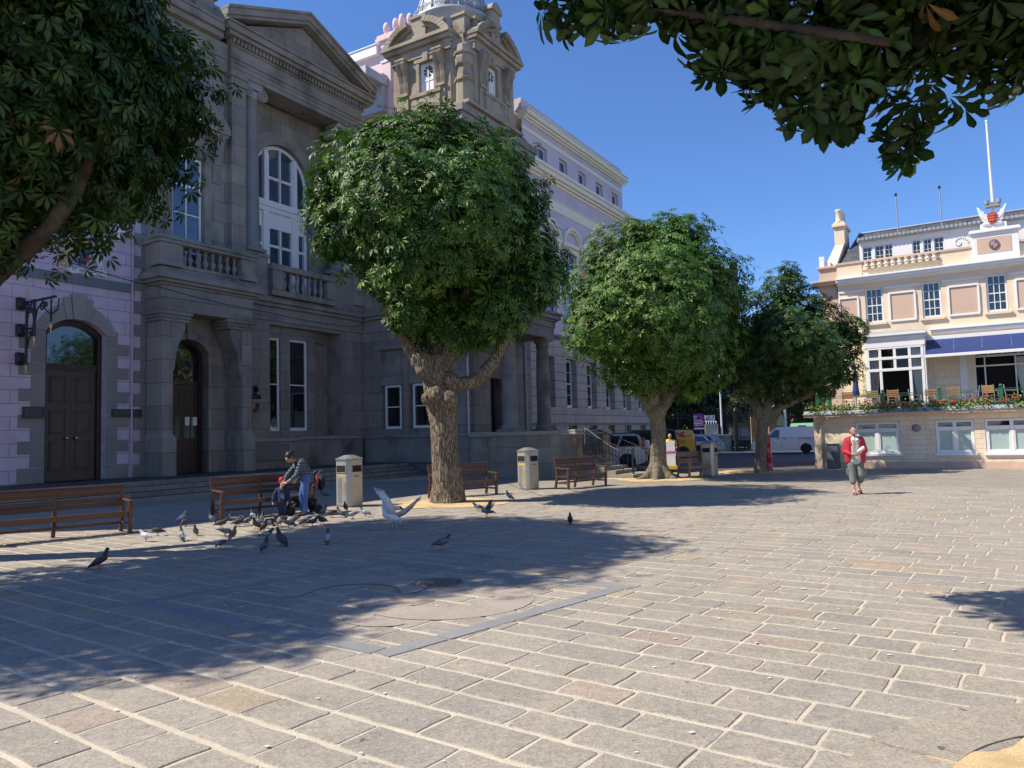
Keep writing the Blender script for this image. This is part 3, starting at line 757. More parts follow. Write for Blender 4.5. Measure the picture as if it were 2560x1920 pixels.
mb = MB(FRC(25.6))
for sg in (-1,1):
    e = ap+sg*4.52
    for d0, d1, w_ in ((.0,.14,.62),(.14,.42,.72),(.42,.54,.80)):
        lift = lambda x,d: (x, 19.0+d+ (1.80)*(1-abs(x-ap)/4.52))
        a0 = (e,19.02+d0); a1 = (e,19.02+d1); b1 = (ap,20.82+d1); b0 = (ap,20.82+d0)
        mb.prism([a0,b0,b1,a1],'y',-w_,.7)
part('raking_cornice', mb, GS, gb_, .012)
mb = MB(); mb.box(16.79,28.3,26.3,26.7,18.6,20.0); mb.box(16.7,28.3,26.2,26.8,20.0,20.15); mb.box(19.2,20.1,26.1,26.8,18.6,20.25); mb.box(19.1,20.2,26.0,26.9,20.25,20.42)
part('parapet', mb, ashlar('parapet_stone',(.30,.28,.24),(.14,.13,.11),1.3,.55,.012,.14,dirt=(.09,.09,.075),dsc=1.1), gb_)
# tall arched window behind the columns
mb = MB(FRC(26.75)); o_ = arch_pts(22.35,26.22,13.785,1.935,24); i_ = arch_pts(22.62,25.95,13.785,1.66,24); mb.ring(o_,i_,'y',-.10,.02); o2 = arch_pts(22.05,26.52,13.785,2.235,24); mb.ring(o2,o_,'y',-.05,.02)
part('arch_surround', mb, GS, gb_)
aw = window(gb_, FRC(26.75), 22.64, 25.93, 8.35, 15.42, .14, 1, (), fw=.16, rise=1.645, dep=.1, gm=M['glass_blue'], name='arched_window')
mb = MB(FRC(26.75))
for x in (23.38,25.12): mb.box(x-.17,x+.17,.02,.2,8.35,12.55); mb.box(x-.11,x+.11,.0,.2,12.7,15.0)
mb.box(22.75,25.82,-.06,.2,12.42,12.7); mb.box(22.75,25.82,.0,.2,12.2,12.42); mb.box(22.8,25.77,.10,.2,11.55,12.2)
for x0,x1 in ((22.8,23.2),(23.55,24.95),(25.3,25.75)):
    for z in (9.7,10.65): mb.box(x0,x1,.06,.2,z-.06,z+.06)
    mb.box(x0,x1,.05,.2,11.45,11.6); mb.box(x0,x0+.06,.05,.2,8.35,11.5); mb.box(x1-.06,x1,.05,.2,8.35,11.5)
mb.box(24.19,24.31,.06,.2,8.35,11.5); mb.box(24.21,24.29,.06,.2,12.7,15.3); mb.box(23.55,24.95,.06,.2,13.75,13.87); mb.box(23.5,23.58,.05,.2,12.7,14.9); mb.box(24.92,25.0,.05,.2,12.7,14.9)
part('mullion', mb, M['white'], aw, .008)
cu = MB(FRC(26.75))
for x0, x1 in ((23.58,24.15),(24.35,24.92)):
    n = 14
    for k in range(n):
        a0, a1 = x0+(x1-x0)*k/n, x0+(x1-x0)*(k+1)/n
        cu.quad((a0,.188+.01*(k%2),12.7),(a1,.188+.01*((k+1)%2),12.7),(a1,.188+.01*((k+1)%2),14.8),(a0,.188+.01*(k%2),14.8))
part('curtain', cu, mat('net_curtain',(.16,.22,.30),.8,.1,3), aw)
# bay over the small door: piers, brackets, balcony, window with curved pediment
for a, b in ((16.78,17.22),(20.3,20.75)):
    mb = MB(); mb.box(a,b,24.66,25.6,2.1,6.35); mb.hexa([(a-.06,24.52,.6),(b+.06,24.52,.6),(b+.06,25.6,.6),(a-.06,25.6,.6),(a-.06,24.52,1.95),(b+.06,24.52,1.95),(b+.06,25.6,1.95),(a-.06,25.6,1.95)])
    mb.hexa([(a-.06,24.52,1.95),(b+.06,24.52,1.95),(b+.06,25.6,1.95),(a-.06,25.6,1.95),(a,24.66,2.12),(b,24.66,2.12),(b,25.6,2.12),(a,25.6,2.12)])
    part('pier', mb, G, gb_)
mb = MB()
for a, b, sg in ((17.22,17.75,1),(20.3,19.75,-1)):
    lo, hi = min(a,b), max(a,b)
    x0 = a; pts = [(x0,4.3),(x0+sg*.10,4.5),(x0+sg*.14,4.9),(x0+sg*.22,5.3),(x0+sg*.42,5.7),(x0+sg*.55,6.0),(x0+sg*.55,6.2),(x0,6.2)]
    mb.prism(pts if sg < 0 else pts[::-1],'y',24.70,25.55)
for a, b in ((16.74,17.85),(19.65,20.8)):
    for e,z0,z1 in ((.04,6.2,6.32),(.08,6.32,6.44),(.13,6.44,6.58)): mb.box(a-e,b+e,24.66-e,25.6,z0,z1)
part('bracket', mb, GS, gb_, .015)
mb = MB(); mb.box(16.74,20.79,24.62,25.6,6.59,7.05); mb.box(16.72,20.81,24.60,25.6,7.05,7.5)
for e,z0,z1 in ((.08,7.5,7.6),(.2,7.6,7.72),(.3,7.72,7.92),(.24,7.92,8.0)): mb.box(16.74-e,20.79+e,24.62-e,25.6,z0,z1)
mb.box(16.7,20.8,24.6,25.6,8.0,8.2)
part('balcony_slab', mb, GS, gb_, .02)
mb = MB()
for a, b in ((16.62,17.5),(20.15,20.85)):
    mb.box(a,b,24.5,25.1,8.2,9.05); mb.box(a-.05,b+.05,24.45,25.15,8.2,8.42)
mb.box(17.45,20.2,24.58,24.98,8.2,8.34); mb.box(16.55,20.92,24.46,25.12,9.05,9.18); mb.box(16.5,20.97,24.42,25.16,9.18,9.32)
mb.box(16.7,16.95,25.1,25.6,8.2,9.05); mb.box(16.6,17.0,25.1,25.6,9.05,9.3)
part('balustrade', mb, GS, gb_, .02)
balusters(gb_, [(17.66+.335*k,24.78,8.34) for k in range(8)], .72, GS, 1.0)
window(gb_, FRC(25.6), 17.83, 19.17, 8.36, 12.98, .1, 2, (.26,.5,-.745), fw=.09, bar=.05, mid=.10, gm=M['glass_blue'])
mb = MB(FRC(25.6))
for z0,z1,a,b,e in ((8.2,13.05,17.45,17.8,.06),(8.2,13.05,19.2,19.55,.06),(13.02,13.4,17.45,19.55,.06)): mb.box(a,b,-e,-.002,z0,z1)
mb.box(17.25,19.75,-.04,-.002,13.4,14.1); mb.box(17.0,17.4,-.05,-.002,12.2,13.4); mb.box(19.6,20.0,-.05,-.002,12.2,13.4)
for a in (17.05,19.62):
    mb.prism([(-.03,12.9),(-.12,13.0),(-.16,13.3),(-.22,13.6),(-.38,13.95),(-.38,14.1),(0,14.1),(0,12.9)],'x',a,a+.33)
    for j in range(3): mb.box(a+.04+.1*j,a+.08+.1*j,-.075,-.002,12.25,12.85)
mb.box(16.85,20.15,-.34,-.002,14.1,14.22); mb.box(16.8,20.2,-.42,-.002,14.22,14.42)
o_ = arch_pts(16.78,20.22,14.42,.98,24,.0); i_ = arch_pts(17.2,19.8,14.42,.72,24); mb.ring(o_,i_,'y',-.42,-.002)
o2 = arch_pts(16.9,20.1,14.42,.92,24,.0); mb.prism([(17.0,14.42)]+[p for p in arch_pts(17.1,19.9,14.42,.8,20)]+[(20,14.42)],'y',-.08,-.003)
part('window_pediment', mb, GS, gb_, .012)
# small door with arch
mb = MB(FRC(25.6)); o_ = arch_pts(17.45,19.75,5.2,.85,20); i_ = arch_pts(17.75,19.45,5.2,.55,20); mb.ring(o_,i_,'y',-.05,.02); mb.prism([(18.45,5.74),(18.75,5.74),(18.84,6.55),(18.36,6.55)],'y',-.11,.02)
part('door_arch', mb, GS, gb_, .012)
mb = MB(FRC(26.05)); o_ = arch_pts(17.76,19.44,5.2,.54); i_ = arch_pts(17.9,19.3,5.18,.44); mb.ring(o_,i_,'y',-.08,.08); mb.box(17.76,17.9,-.08,.08,.6,5.2); mb.box(19.3,19.44,-.08,.08,.6,5.2)
mb.box(17.9,19.3,-.03,.06,4.02,4.18)
for a, b in ((17.9,18.6),(18.6,19.3)):
    mb.box(a,b,0,.06,.6,1.95); mb.box(a,b,0,.06,2.75+.05,4.02); mb.box(a,a+.1,-.002,.06,1.95,2.8); mb.box(b-.1,b,-.002,.06,1.95,2.8); mb.box(a+.34,a+.38,-.002,.06,1.95,2.8)
    for z0,z1 in ((2.95,3.85),):
        for bx in ((a+.12,a+.16,z0,z1),(b-.16,b-.12,z0,z1),(a+.12,b-.12,z0,z0+.04),(a+.12,b-.12,z1-.04,z1)): mb.box(bx[0],bx[1],-.02,0,bx[2],bx[3])
d2 = part('door', mb, M['dark_brown'], gb_, .006)
mb = MB(FRC(26.08)); p = arch_pts(17.9,19.3,5.18,.43); mb.add([(17.9,0,4.1)]+[(x,0,z) for x,z in p]+[(19.3,0,4.1)],[tuple(range(len(p)+2))]); part('fanlight', mb, M['glass'], d2)
mb = MB(FRC(26.08)); mb.quad((18.0,-.02,1.95),(19.2,-.02,1.95),(19.2,-.02,2.8),(18.0,-.02,2.8)); part('door_glass', mb, glass('green_glass',(.05,.10,.08),.08,.6), d2)
for a in (18.72,19.06):
    mb = MB(FRC(26.05)); mb.box(a,a+.19,-.006,-.003,2.45,2.78); part('notice_sheet', mb, M['white'], d2)
mb = MB(); mb.tube([(16.86,25.5,.7),(16.86,25.5,7.4)],.05,8); part('downpipe', mb, mat('grey_pipe',(.13,.145,.155),.5,.1,3), gb_)

# bust on its bracket
bs = thing('bust','dark bronze bust of a bald man on a small stone bracket beside the tall windows','bust',(21.45,25.3,3.18),'A')
q = MB(); q.box(21.05,21.85,24.98,25.6,3.42,3.49); q.box(21.09,21.81,25.02,25.6,3.36,3.42); q.box(21.12,21.78,25.05,25.6,3.33,3.36)
q.prism([(25.1,3.33),(25.18,3.12),(25.35,3.02),(25.6,2.98),(25.6,3.33)],'x',21.16,21.34); q.prism([(25.1,3.33),(25.18,3.12),(25.35,3.02),(25.6,2.98),(25.6,3.33)],'x',21.56,21.74)
part('bracket', q, M['quoin_light'], bs, .01)
q = MB(); q.ball((21.45,25.25,3.93),(.105,.13,.15),14,12); q.ball((21.45,25.14,3.86),(.07,.06,.07),10,8); q.cap((21.45,25.27,3.62),(21.45,25.25,3.84),.075,.065); q.cap((21.27,25.3,3.6),(21.63,25.3,3.6),.12,.12); q.ball((21.45,25.27,3.58),(.2,.15,.13),12,8); q.box(21.33,21.57,25.2,25.36,3.48,3.6)
q.ball((21.45,25.11,3.92),(.022,.04,.035),8,6); q.ball((21.345,25.26,3.92),(.02,.035,.05),8,6); q.ball((21.555,25.26,3.92),(.02,.035,.05),8,6); q.ball((21.45,25.135,3.83),(.04,.03,.012),8,6); q.ball((21.45,25.13,3.965),(.075,.03,.015),8,6)
remesh(part('head_and_shoulders', q, M['bust'], bs), .012, 1)
plaque(21.1,21.52,2.42,2.68,25.6,'small square bronze plaque on the granite wall under the bust',4,M['bronze'])
plaque(21.1,23.2,.95,1.62,25.30,'wide carved granite tablet of faint lettering on the plinth below the bust',7,M['granite_smooth'],'tablet')
# ---- wing that comes forward at the right end of the granite building, with its entrance portico
mb = MB(FRS(28.3)); wall(mb,19.4,25.6,0,17.0,[(23.05,24.45,2.0,6.0,0,.3),(21.1,22.75,2.0,6.0,0,.3)])
mb.fr = FRC(19.4); wall(mb,28.3,34.3,0,17.0,[(30.35,31.35,1.87,4.5,0,.5)])
mb.fr = None; mb.box(28.6,34.2,20.2,26,0,16.9); mb.box(34.28,34.3,19.4,26,0,17); mb.box(28.3,34.3,19.4,26,16.9,17.0)
part('wall', mb, G, gb_)
for a, b in ((23.05,24.45),(21.1,22.75)):
    mb = MB(FRS(28.3)); mb.box(a+.002,b-.002,.14,.3,4.32,5.998); mb.box(a+.15,b-.15,.11,.14,4.75,5.8); mb.box(a+.002,b-.002,.08,.3,4.32,4.5); mb.box(a+.22,b-.22,.09,.11,4.85,5.7); mb.box(a+.002,b-.002,.10,.3,2.0,2.2)
    part('stone_panel', mb, GS, gb_, .01)
    window(gb_, FRS(28.3), a+.2, b-.2, 2.2, 4.3, .13, 1, (-.5,), fw=.10)
    mb = MB(FRS(28.3)); mb.quad((a+.28,.195,3.9),(b-.28,.195,3.9),(b-.28,.195,4.22),(a+.28,.195,4.22)); part('blind', mb, M['curtain'], gb_)
mb = MB(FRS(28.3))
for w_, z0, z1 in ((.07,6.95,7.12),(.05,7.12,7.55),(.16,7.55,7.72),(.26,7.72,7.90),(.12,7.90,8.02)): mb.box(19.4-w_,25.32,-w_,-.002,z0,z1)
part('string_course', mb, GS, gb_, .02)
mb = MB(FRS(28.3)); mb.box(19.38,25.3,-.24,-.002,1.76,1.9); mb.box(19.38,25.3,-.18,-.002,.6,1.76); part('plinth', mb, GS, gb_, .02)
mb = MB(FRS(28.3)); mb.box(20.8,24.8,-.05,-.002,6.05,6.2); part('drip_mould', mb, GS, gb_, .01)
mb = MB(FRC(19.4))
for w_, z0, z1 in ((.07,6.95,7.12),(.05,7.12,7.55),(.16,7.55,7.72),(.26,7.72,7.90),(.12,7.90,8.02)): mb.box(28.31,34.3,-w_,-.002,z0,z1)
for w_, z0, z1 in ((.15,15.9,16.2),(.4,16.2,16.6),(.5,16.6,16.95)):
    mb.fr = FRC(19.4); mb.box(28.3,34.3+w_,-w_,-.002,z0,z1); mb.fr = FRS(28.3); mb.box(19.4-w_,25.6,-w_,-.003,z0,z1)
part('string_course', mb, GS, gb_, .02)
mb = MB(FRC(19.4)); mb.box(30.36,31.34,.42,.5,1.87,4.5); part('doorway_shade_panel', mb, M['interior'], gb_)  # black panel painted as the shade inside the open doorway
mb = MB(); mb.hexa([(30.37,19.45,1.88),(30.42,19.45,1.88),(30.52,19.85,1.88),(30.47,19.85,1.88),(30.37,19.45,4.4),(30.42,19.45,4.4),(30.52,19.85,4.4),(30.47,19.85,4.4)]); part('open_door_leaf', mb, mat('pale_door',(.35,.31,.2),.5,.1,3), gb_)
for s_ in (29.3,32.45):
    mb = MB(); mb.box(s_-.46,s_+.46,17.24,18.16,1.88,2.02); mb.lathe([(.44,2.02),(.45,2.1),(.42,2.16),(.36,2.2),(.37,2.28),(.335,2.34),(.335,3.3),(.33,4.6),(.285,5.95),(.33,5.98),(.33,6.03),(.29,6.06),(.30,6.12),(.40,6.24),(.40,6.3)],(s_,17.7,0),28); mb.box(s_-.43,s_+.43,17.27,18.13,6.3,6.42)
    part('column', mb, GS, gb_)
mb = MB(); mb.box(28.55,33.1,17.35,19.38,6.421,6.95); mb.box(28.5,33.15,17.3,19.38,6.95,7.25)
for e,z0,z1 in ((.08,7.25,7.35),(.22,7.35,7.55),(.3,7.55,7.68)): mb.box(28.5-e,33.15+e,17.3-e,19.38,z0,z1)
part('portico_entablature', mb, GS, gb_, .02)
mb = MB(); mb.box(28.75,29.85,19.15,19.39,1.88,6.4); mb.box(31.9,33.0,19.15,19.39,1.88,6.4); part('pilaster', mb, G, gb_)
for s_,c_ in ((28.22,19.25),(33.55,19.3)):
    mb = MB(); mb.tube([(s_,c_,.75),(s_,c_,7.4)],.055,8); mb.tube([(s_,c_,.75),(s_-.05,c_-.1,.6)],.055,8)
    for z in (1.2,2.9,4.7): mb.lathe([(.075,z-.06),(.075,z+.06)],(s_,c_,0),8)
    part('downpipe', mb, M['pinkpipe'], gb_)

# raised porch in front of the entrance: side wall, piers, stairs with railings
pc = thing('entrance_porch','raised granite entrance porch with a coped side wall and railed steps down to the square','porch',(28.5,15.5,0),'A')
mb = MB(); mb.box(26.62,29.85,15.41,17.2,-.03,1.72); mb.box(26.62,33.4,17.2,19.36,-.03,1.72); mb.box(26.62,27.0,13.75,15.41,-.03,1.72); mb.box(29.15,29.85,13.75,15.41,-.03,1.72); mb.box(26.6,26.62,13.7,17.7,-.03,1.72); part('wall', mb, M['porch_stone'], pc)
mb = MB(); mb.box(26.52,27.0,13.76,17.2,1.721,1.88); mb.box(27.0,29.9,15.42,17.2,1.73,1.87); mb.box(27.0,33.45,17.15,19.3,1.733,1.873); mb.box(29.16,29.9,13.76,15.42,1.735,1.87); part('coping', mb, M['quoin_light'], pc, .02)
for (a,b,c0,c1) in ((26.5,27.15,13.12,13.75),(29.15,29.85,13.12,13.75),(26.5,27.3,17.2,18.0)):
    mb = MB(); mb.box(a,b,c0,c1,-.03,1.70); mb.box(a-.05,b+.05,c0-.05,c1+.05,-.03,.35); mb.box(a+.12,b-.12,c0-.02,c0,.55,1.5); mb.box(a-.02,a,c0+.12,c1-.12,.55,1.5)
    pr_ = part('pier', mb, M['granite_smooth'], pc, .015)
    mb = MB(); mb.box(a-.07,b+.07,c0-.07,c1+.07,1.701,1.80); mb.box(a-.03,b+.03,c0-.03,c1+.03,1.80,1.90); part('cap_stone', mb, M['quoin_light'], pr_, .02)
mb = MB(); n = 11; pf = [(15.4,-.03)]
for k in range(n): z = 1.7*(n-k)/(n+1); pf += [(15.4-.37*k,z),(15.4-.37*(k+1),z)]
pf += [(15.4-.37*n,-.03)]; mb.prism(pf,'x',27.02,29.14); mb.box(26.7,30.0,10.85,11.32,-.03,.15); part('stair', mb, M['porch_stone'], pc, .012)
def railing(root, pts, m, bars=10, name='handrail', low=.12, n=6):
    mb = MB(); mb.tube(pts,.022,8)
    for k in range(len(pts)-1):
        p, q = Vector(pts[k]), Vector(pts[k+1]); nb = max(1,int(bars*(q-p).length/sum((Vector(pts[i+1])-Vector(pts[i])).length for i in range(len(pts)-1))))
        for j in range(nb+1):
            a = p+(q-p)*j/nb; mb.tube([(a.x,a.y,a.z-.92+low),(a.x,a.y,a.z)],.009,n)
        mb.tube([(p.x,p.y,p.z-.92+low),(q.x,q.y,q.z-.92+low)],.014,6)
    return part(name, mb, m, root)
for s_ in (27.2,29.1):
    railing(pc,[(s_,13.3,1.86),(s_,11.45,1.12),(s_,11.1,1.05)],M['iron'],16)
    mb = MB(); mb.tube([(s_,11.05,0),(s_,11.05,1.08)],.035,8); mb.ball((s_,11.05,1.1),.05,8,6); part('newel', mb, M['iron'], pc)
mb = MB(); mb.tube([(27.35,13.1,1.95),(27.35,12.0,1.2),(27.35,11.7,1.05),(27.35,11.62,.98)],.02,8); mb.tube([(27.35,13.1,1.95),(27.35,13.13,1.3)],.02,8); part('grab_rail', mb, mat('steel_rail',(.55,.56,.58),.35,.1,5,metal=.8), pc)
# shallow curved corner of the terrace steps next to the porch
# ================================================================== corner tower
TS, TC = 30.75, 21.4
tw = thing('domed_turret','sunlit brown stone turret with scroll brackets, broken curved pediments and a grey lead dome','turret',(TS,TC,17.0),'A')
GT, GW = M['granite_tower'], M['granite_warm']
mb = MB(FRS(28.6)); wall(mb,20.1,23.55,17.0,20.6,[(21.05,21.9,18.3,19.85,0,.3)])
mb.fr = FRC(19.2); wall(mb,29.3,32.9,17.0,20.6,[(30.45,31.3,18.3,19.85,0,.3)])
mb.fr = None; mb.box(29.0,32.6,19.6,23.3,16.99,21.0); mb.box(28.6,32.9,23.54,23.56,17,20.6); mb.box(32.88,32.9,19.2,23.55,17,20.6)
mb.quad((28.6,20.1,17),(29.3,19.2,17),(29.3,19.2,20.6),(28.6,20.1,20.6))
part('wall', mb, GT, tw)
for fr,a,b in ((FRS(28.6),21.05,21.9),(FRC(19.2),30.45,31.3)):
    mb = MB(fr); mb.box(a,b,.12,.2,18.3,19.85); wf = part('shuttered_window', mb, M['white'], tw)
    mb = MB(fr); cx = (a+b)/2
    for k in range(8):
        a0 = pi*k/4; 
        mb.prism([(cx+.07*math.cos(a0+.2),19.42+.07*math.sin(a0+.2)),(cx+.27*math.cos(a0+.12),19.42+.27*math.sin(a0+.12)),(cx+.27*math.cos(a0+.62),19.42+.27*math.sin(a0+.62)),(cx+.07*math.cos(a0+.55),19.42+.07*math.sin(a0+.55))],'y',.10,.119)
    part('pierced_grille', mb, M['interior'], wf)
    mb = MB(fr)
    for x in (a,cx-.02,b-.05): mb.box(x,x+.05,.09,.118,18.3,19.85)
    for z in (18.3,18.95,19.78): mb.box(a,b,.095,.119,z,z+.06)
    part('frame', mb, M['white'], wf)
mb = MB()
for fr,a,b in ((FRS(28.6),20.0,23.62),(FRC(19.2),29.2,32.95)):
    mb.fr = fr; cx = (a+b)/2
    for e,z0,z1 in ((.12,20.45,20.6),(.3,20.6,20.8),(.42,20.8,20.98)): mb.box(a-e*.3,b+e,-e,.4,z0,z1)
    mb.box(a,b,-.12,.0,20.1,20.45)
    o_ = arch_pts(a-.1,b+.35,20.98,1.08,18); i_ = arch_pts(a+.32,b-.05,20.98,.78,18)
    for lo,hi in ((0,8),(11,19)):
        mb.ring(o_[lo:hi],i_[lo:hi],'y',-.40,.4); i2 = arch_pts(a+.55,b-.3,20.98,.62,18); mb.ring(i_[lo:hi],i2[lo:hi],'y',-.22,.4)
    mb.prism([(a+.2,20.98)]+arch_pts(a+.4,b-.1,20.98,.75,14)+[(b,20.98)],'y',-.05,.35)
    mb.box(cx-.42,cx+.42,-.18,.3,20.98,22.05); mb.box(cx-.5,cx+.5,-.25,.3,22.05,22.2)
part('pediment', mb, GW, tw, .015)
mb = MB(FRC(19.2)); mb.box(30.72,31.52,-.15,.55,21.0,22.75); mb.prism([(30.62,22.75)]+arch_pts(30.62,31.62,22.75,.45,12)+[(31.62,22.75)],'y',-.25,.6)
mb.box(30.55,31.7,-.1,.5,22.15,22.35)
for z in (21.3,21.6,22.0): mb.ball((31.12,-.18,z),(.2,.08,.16),10,6)
part('stele', mb, GW, tw, .015)
for fr,cs in ((FRS(28.6),(20.5,20.78,22.72,23.0)),(FRC(19.2),(29.75,30.03,32.0,32.28))):
    for c_ in cs:
        mb = MB(fr)
        pr = [(-.0,18.55),(-.08,18.6),(-.12,18.85),(-.13,19.1),(-.20,19.4),(-.32,19.7),(-.40,19.95),(-.38,20.1),(0,20.1)]
        mb.prism(pr,'x',c_-.12,c_+.12)
        mb.box(c_-.15,c_+.15,-.42,0,20.1,20.2); mb.box(c_-.14,c_+.14,-.16,0,18.4,18.55); mb.box(c_-.12,c_+.12,-.08,0,17.3,18.4)
        for j in (-.06,.0,.06): mb.prism([(p[0]-.015,p[1]) for p in pr[1:8]]+[(p[0]+.01,p[1]) for p in pr[1:8]][::-1],'x',c_+j-.012,c_+j+.012)
        part('scroll_bracket', mb, GW, tw)
mb = MB()
for fr,a,b in ((FRS(28.6),21.05,21.9),(FRC(19.2),30.45,31.3)):
    mb = MB(fr); mb.box(a-.2,a-.002,-.08,-.002,18.3,20.05); mb.box(b+.002,b+.2,-.08,-.002,18.3,20.05); mb.box(a-.3,b+.3,-.1,-.003,19.86,20.06); mb.box((a+b)/2-.16,(a+b)/2+.16,-.16,-.004,19.84,20.44)
    mb.box(a-.5,b+.5,-.22,.3,18.12,18.3); mb.box(a-.42,b+.42,-.17,-.002,17.1,18.12)
    part('window_surround', mb, GW, tw, .012)
mb = MB()
for e,z0,z1 in ((.15,16.95,17.1),(.35,17.1,17.25)): mb.box(28.6-e,32.9+e,19.2-e,23.6,z0,z1)
part('base_cornice', mb, GW, tw, .015)
mb = MB(); cx,cy = 28.78,19.42; o8 = lambda r: r
mb.lathe([(.42,17.25),(.42,18.3),(.5,18.33),(.5,18.45),(.40,18.5),(.36,18.75),(.30,19.05),(.42,19.15),(.46,19.45),(.40,19.6),(.50,19.62),(.52,19.72),(.36,19.78),(.34,20.1),(.12,20.25),(.1,20.4)],(cx,cy,0),8,smooth=False,rot=pi/8)
part('urn_pier', mb, GW, tw, .01)
mb = MB()
for (a,b,c0,c1,z1) in ((29.0,29.5,19.5,20.2,21.95),(29.7,30.2,19.35,20.0,22.0),(28.8,29.4,20.6,21.2,21.9)):
    mb.box(a,b,c0,c1,20.9,z1-.15); mb.box(a-.07,b+.07,c0-.07,c1+.07,z1-.15,z1)
mb.lathe([(2.0,20.9),(2.0,21.5),(2.08,21.52),(2.08,21.6)],(TS,TC,0),8,smooth=False,rot=pi/8)
part('attic_block', mb, GW, tw, .015)
mb = MB(); mb.lathe([(2.0,21.55),(2.0,22.35),(2.1,22.38),(2.1,22.52),(1.95,22.58),(1.9,22.62),(1.85,22.7)],(TS,TC,0),32)
mb.lathe([(1.78*math.cos(a),22.7+2.3*math.sin(a)) for a in np.linspace(0,1.45,14)],(TS,TC,0),32)
dm = part('dome', mb, M['lead'], tw)
for k in range(16):
    a0 = 2*pi*k/16; mb2 = MB(); mb2.tube([(TS+1.80*math.cos(a)*math.cos(a0),TC+1.80*math.cos(a)*math.sin(a0),22.7+2.32*math.sin(a)) for a in np.linspace(0,1.4,10)],.045,6)
    part('rib', mb2, M['lead'], dm)
mb = MB()
for k in range(24):
    a0 = 2*pi*(k+.5)/24
    for sg in (-1,1):
        pts = []
        for j in range(16):
            aa = 2*pi*1.2*j/15; r_ = .11*(1-j/15*.7); ang = a0+sg*(.085+ -r_*math.sin(aa)/1.95); pts.append((TS+1.98*math.cos(ang),TC+1.98*math.sin(ang),22.78-r_*math.cos(aa)+.06))
        mb.tube(pts,.025,5)
    mb.tube([(TS+1.98*math.cos(a0),TC+1.98*math.sin(a0),22.55),(TS+1.98*math.cos(a0),TC+1.98*math.sin(a0),23.02)],.02,5)
part('scroll_cresting', mb, M['lead'], dm)

# ================================================================== pale pink block with chimneys behind the pediment
pk = thing('pink_block','pale pink rendered rear block with a white fascia and a row of chimney pots','building',(35,29,0),'A')
mb = MB(); mb.box(33.0,40,26.2,31.2,0,24.0); mb.box(32.9,33.6,27.3,27.95,0,23.4); part('wall', mb, M['pink'], pk)
mb = MB(); mb.box(32.75,33.3,28.2,31.3,24.0,24.55); mb.box(32.7,40,28.2,31.35,24.55,24.62); part('fascia', mb, M['white'], pk, .01)
mb = MB(); mb.box(32.85,33.7,27.25,28.0,23.4,23.5); part('pier_cap', mb, M['white'], pk)
mb = MB(); mb.box(32.5,33.0,27.6,32,20.4,22.6); mb.box(31.0,33.0,27.5,32,21.9,22.4); part('parapet', mb, M['lead'], pk)
mb = MB(); mb.box(33.0,34.1,26.0,28.3,24.0,24.75); mb.box(32.88,34.2,25.9,28.42,24.75,24.95); mb.box(32.94,34.15,25.95,28.36,24.95,25.15); ch = part('chimney', mb, M['pink'], pk, .02)
for k,c_ in enumerate((28.05,27.35,26.9,26.3)):
    mb = MB(); hh = (.85,.95,1.15,.9)[k]
    mb.lathe([(.17,25.1),(.15,25.6),(.2,25.65),(.2,25.65+hh*.3),(.16,25.6+hh*.5),(.1,25.6+hh*.6),(0,25.62+hh*.62)],(33.5,c_,0),12); part('chimney_pot', mb, M['pink'], ch)

# ================================================================== long lilac building on a granite base
lb_ = thing('long_lilac_building','long lilac building with cream cornices on a grey rusticated stone base','building',(42,19.5,0),'A')
gw = [36.4+2.72*k for k in range(6)]
mb = MB(FRC(19.46)); wall(mb,34.31,51.4,0,7.0,[(x-.66,x+.66,3.22,6.02,0,.42) for x in gw]+[(x-.55,x+.55,.85,2.2,0,.42) for x in gw])
mb.fr = None; mb.box(51.38,51.4,19.46,30,0,7.0); mb.box(34.4,51.3,20.1,30,0,6.9)
part('stone_base', mb, M['granite_light'], lb_)
mb = MB(FRC(19.46)); mb.box(34.31,51.5,-.06,.1,6.98,7.1); mb.box(34.31,51.55,-.16,.1,7.1,7.25); mb.box(34.31,51.45,-.03,0,2.22,2.34)
part('string_course', mb, M['granite_smooth'], lb_, .015)
for x in gw:
    window(lb_, FRC(19.46), x-.60, x+.60, 3.24, 6.0, .32, 1, (.27,-.5,.74), fw=.12, mid=.07)
    window(lb_, FRC(19.46), x-.50, x+.50, 0.87, 2.18, .32, 2, (), fw=.08)
uw = [36.55+2.53*k for k in range(5)]
aw_ = [39.55+2.72*(k-2) for k in range(7)]
mb = MB(FRC(19.5)); wall(mb,34.31,51.3,7.2,16.0,[(x-.75,x+.75,8.4,12.2,0,.25) for x in aw_ if x < 50.5])
mb.fr = FRC(19.55); wall(mb,34.31,47.9,16.0,19.2,[(x-.52,x+.52,16.9,17.75,0,.3) for x in uw])
mb.fr = None; mb.box(34.31,47.85,19.56,20.0,19.1,19.75); mb.box(51.28,51.3,19.5,30,7.2,16); mb.box(47.88,47.9,19.55,30,16,19.75); mb.box(34.31,51.2,20.1,30,7,15.9); mb.box(34.31,47.8,20.1,30,15.9,19.2)
mb.box(34.31,51.25,19.6,30,15.9,16.02)
part('wall', mb, M['lilac_plain'], lb_)
mb = MB(FRC(19.5))
for e,z0,z1 in ((.06,15.85,16.0),(.2,16.0,16.15),(.34,16.15,16.42),(.42,16.42,16.62)): mb.box(34.31,51.3+e,-e,.3,z0,z1)
for e,z0,z1 in ((.08,18.62,18.72),(.2,18.72,18.85),(.32,18.85,19.12),(.36,19.12,19.2)): mb.box(34.31,47.9+e,-e,.3,z0,z1)
mb.box(34.31,47.93,-.0,.1,18.05,18.28)
mb.box(34.31,51.33,-.05,.1,14.35,14.95); mb.box(34.31,51.36,-.09,.1,14.95,15.02)
part('cornice', mb, M['cream_trim'], lb_, .015)
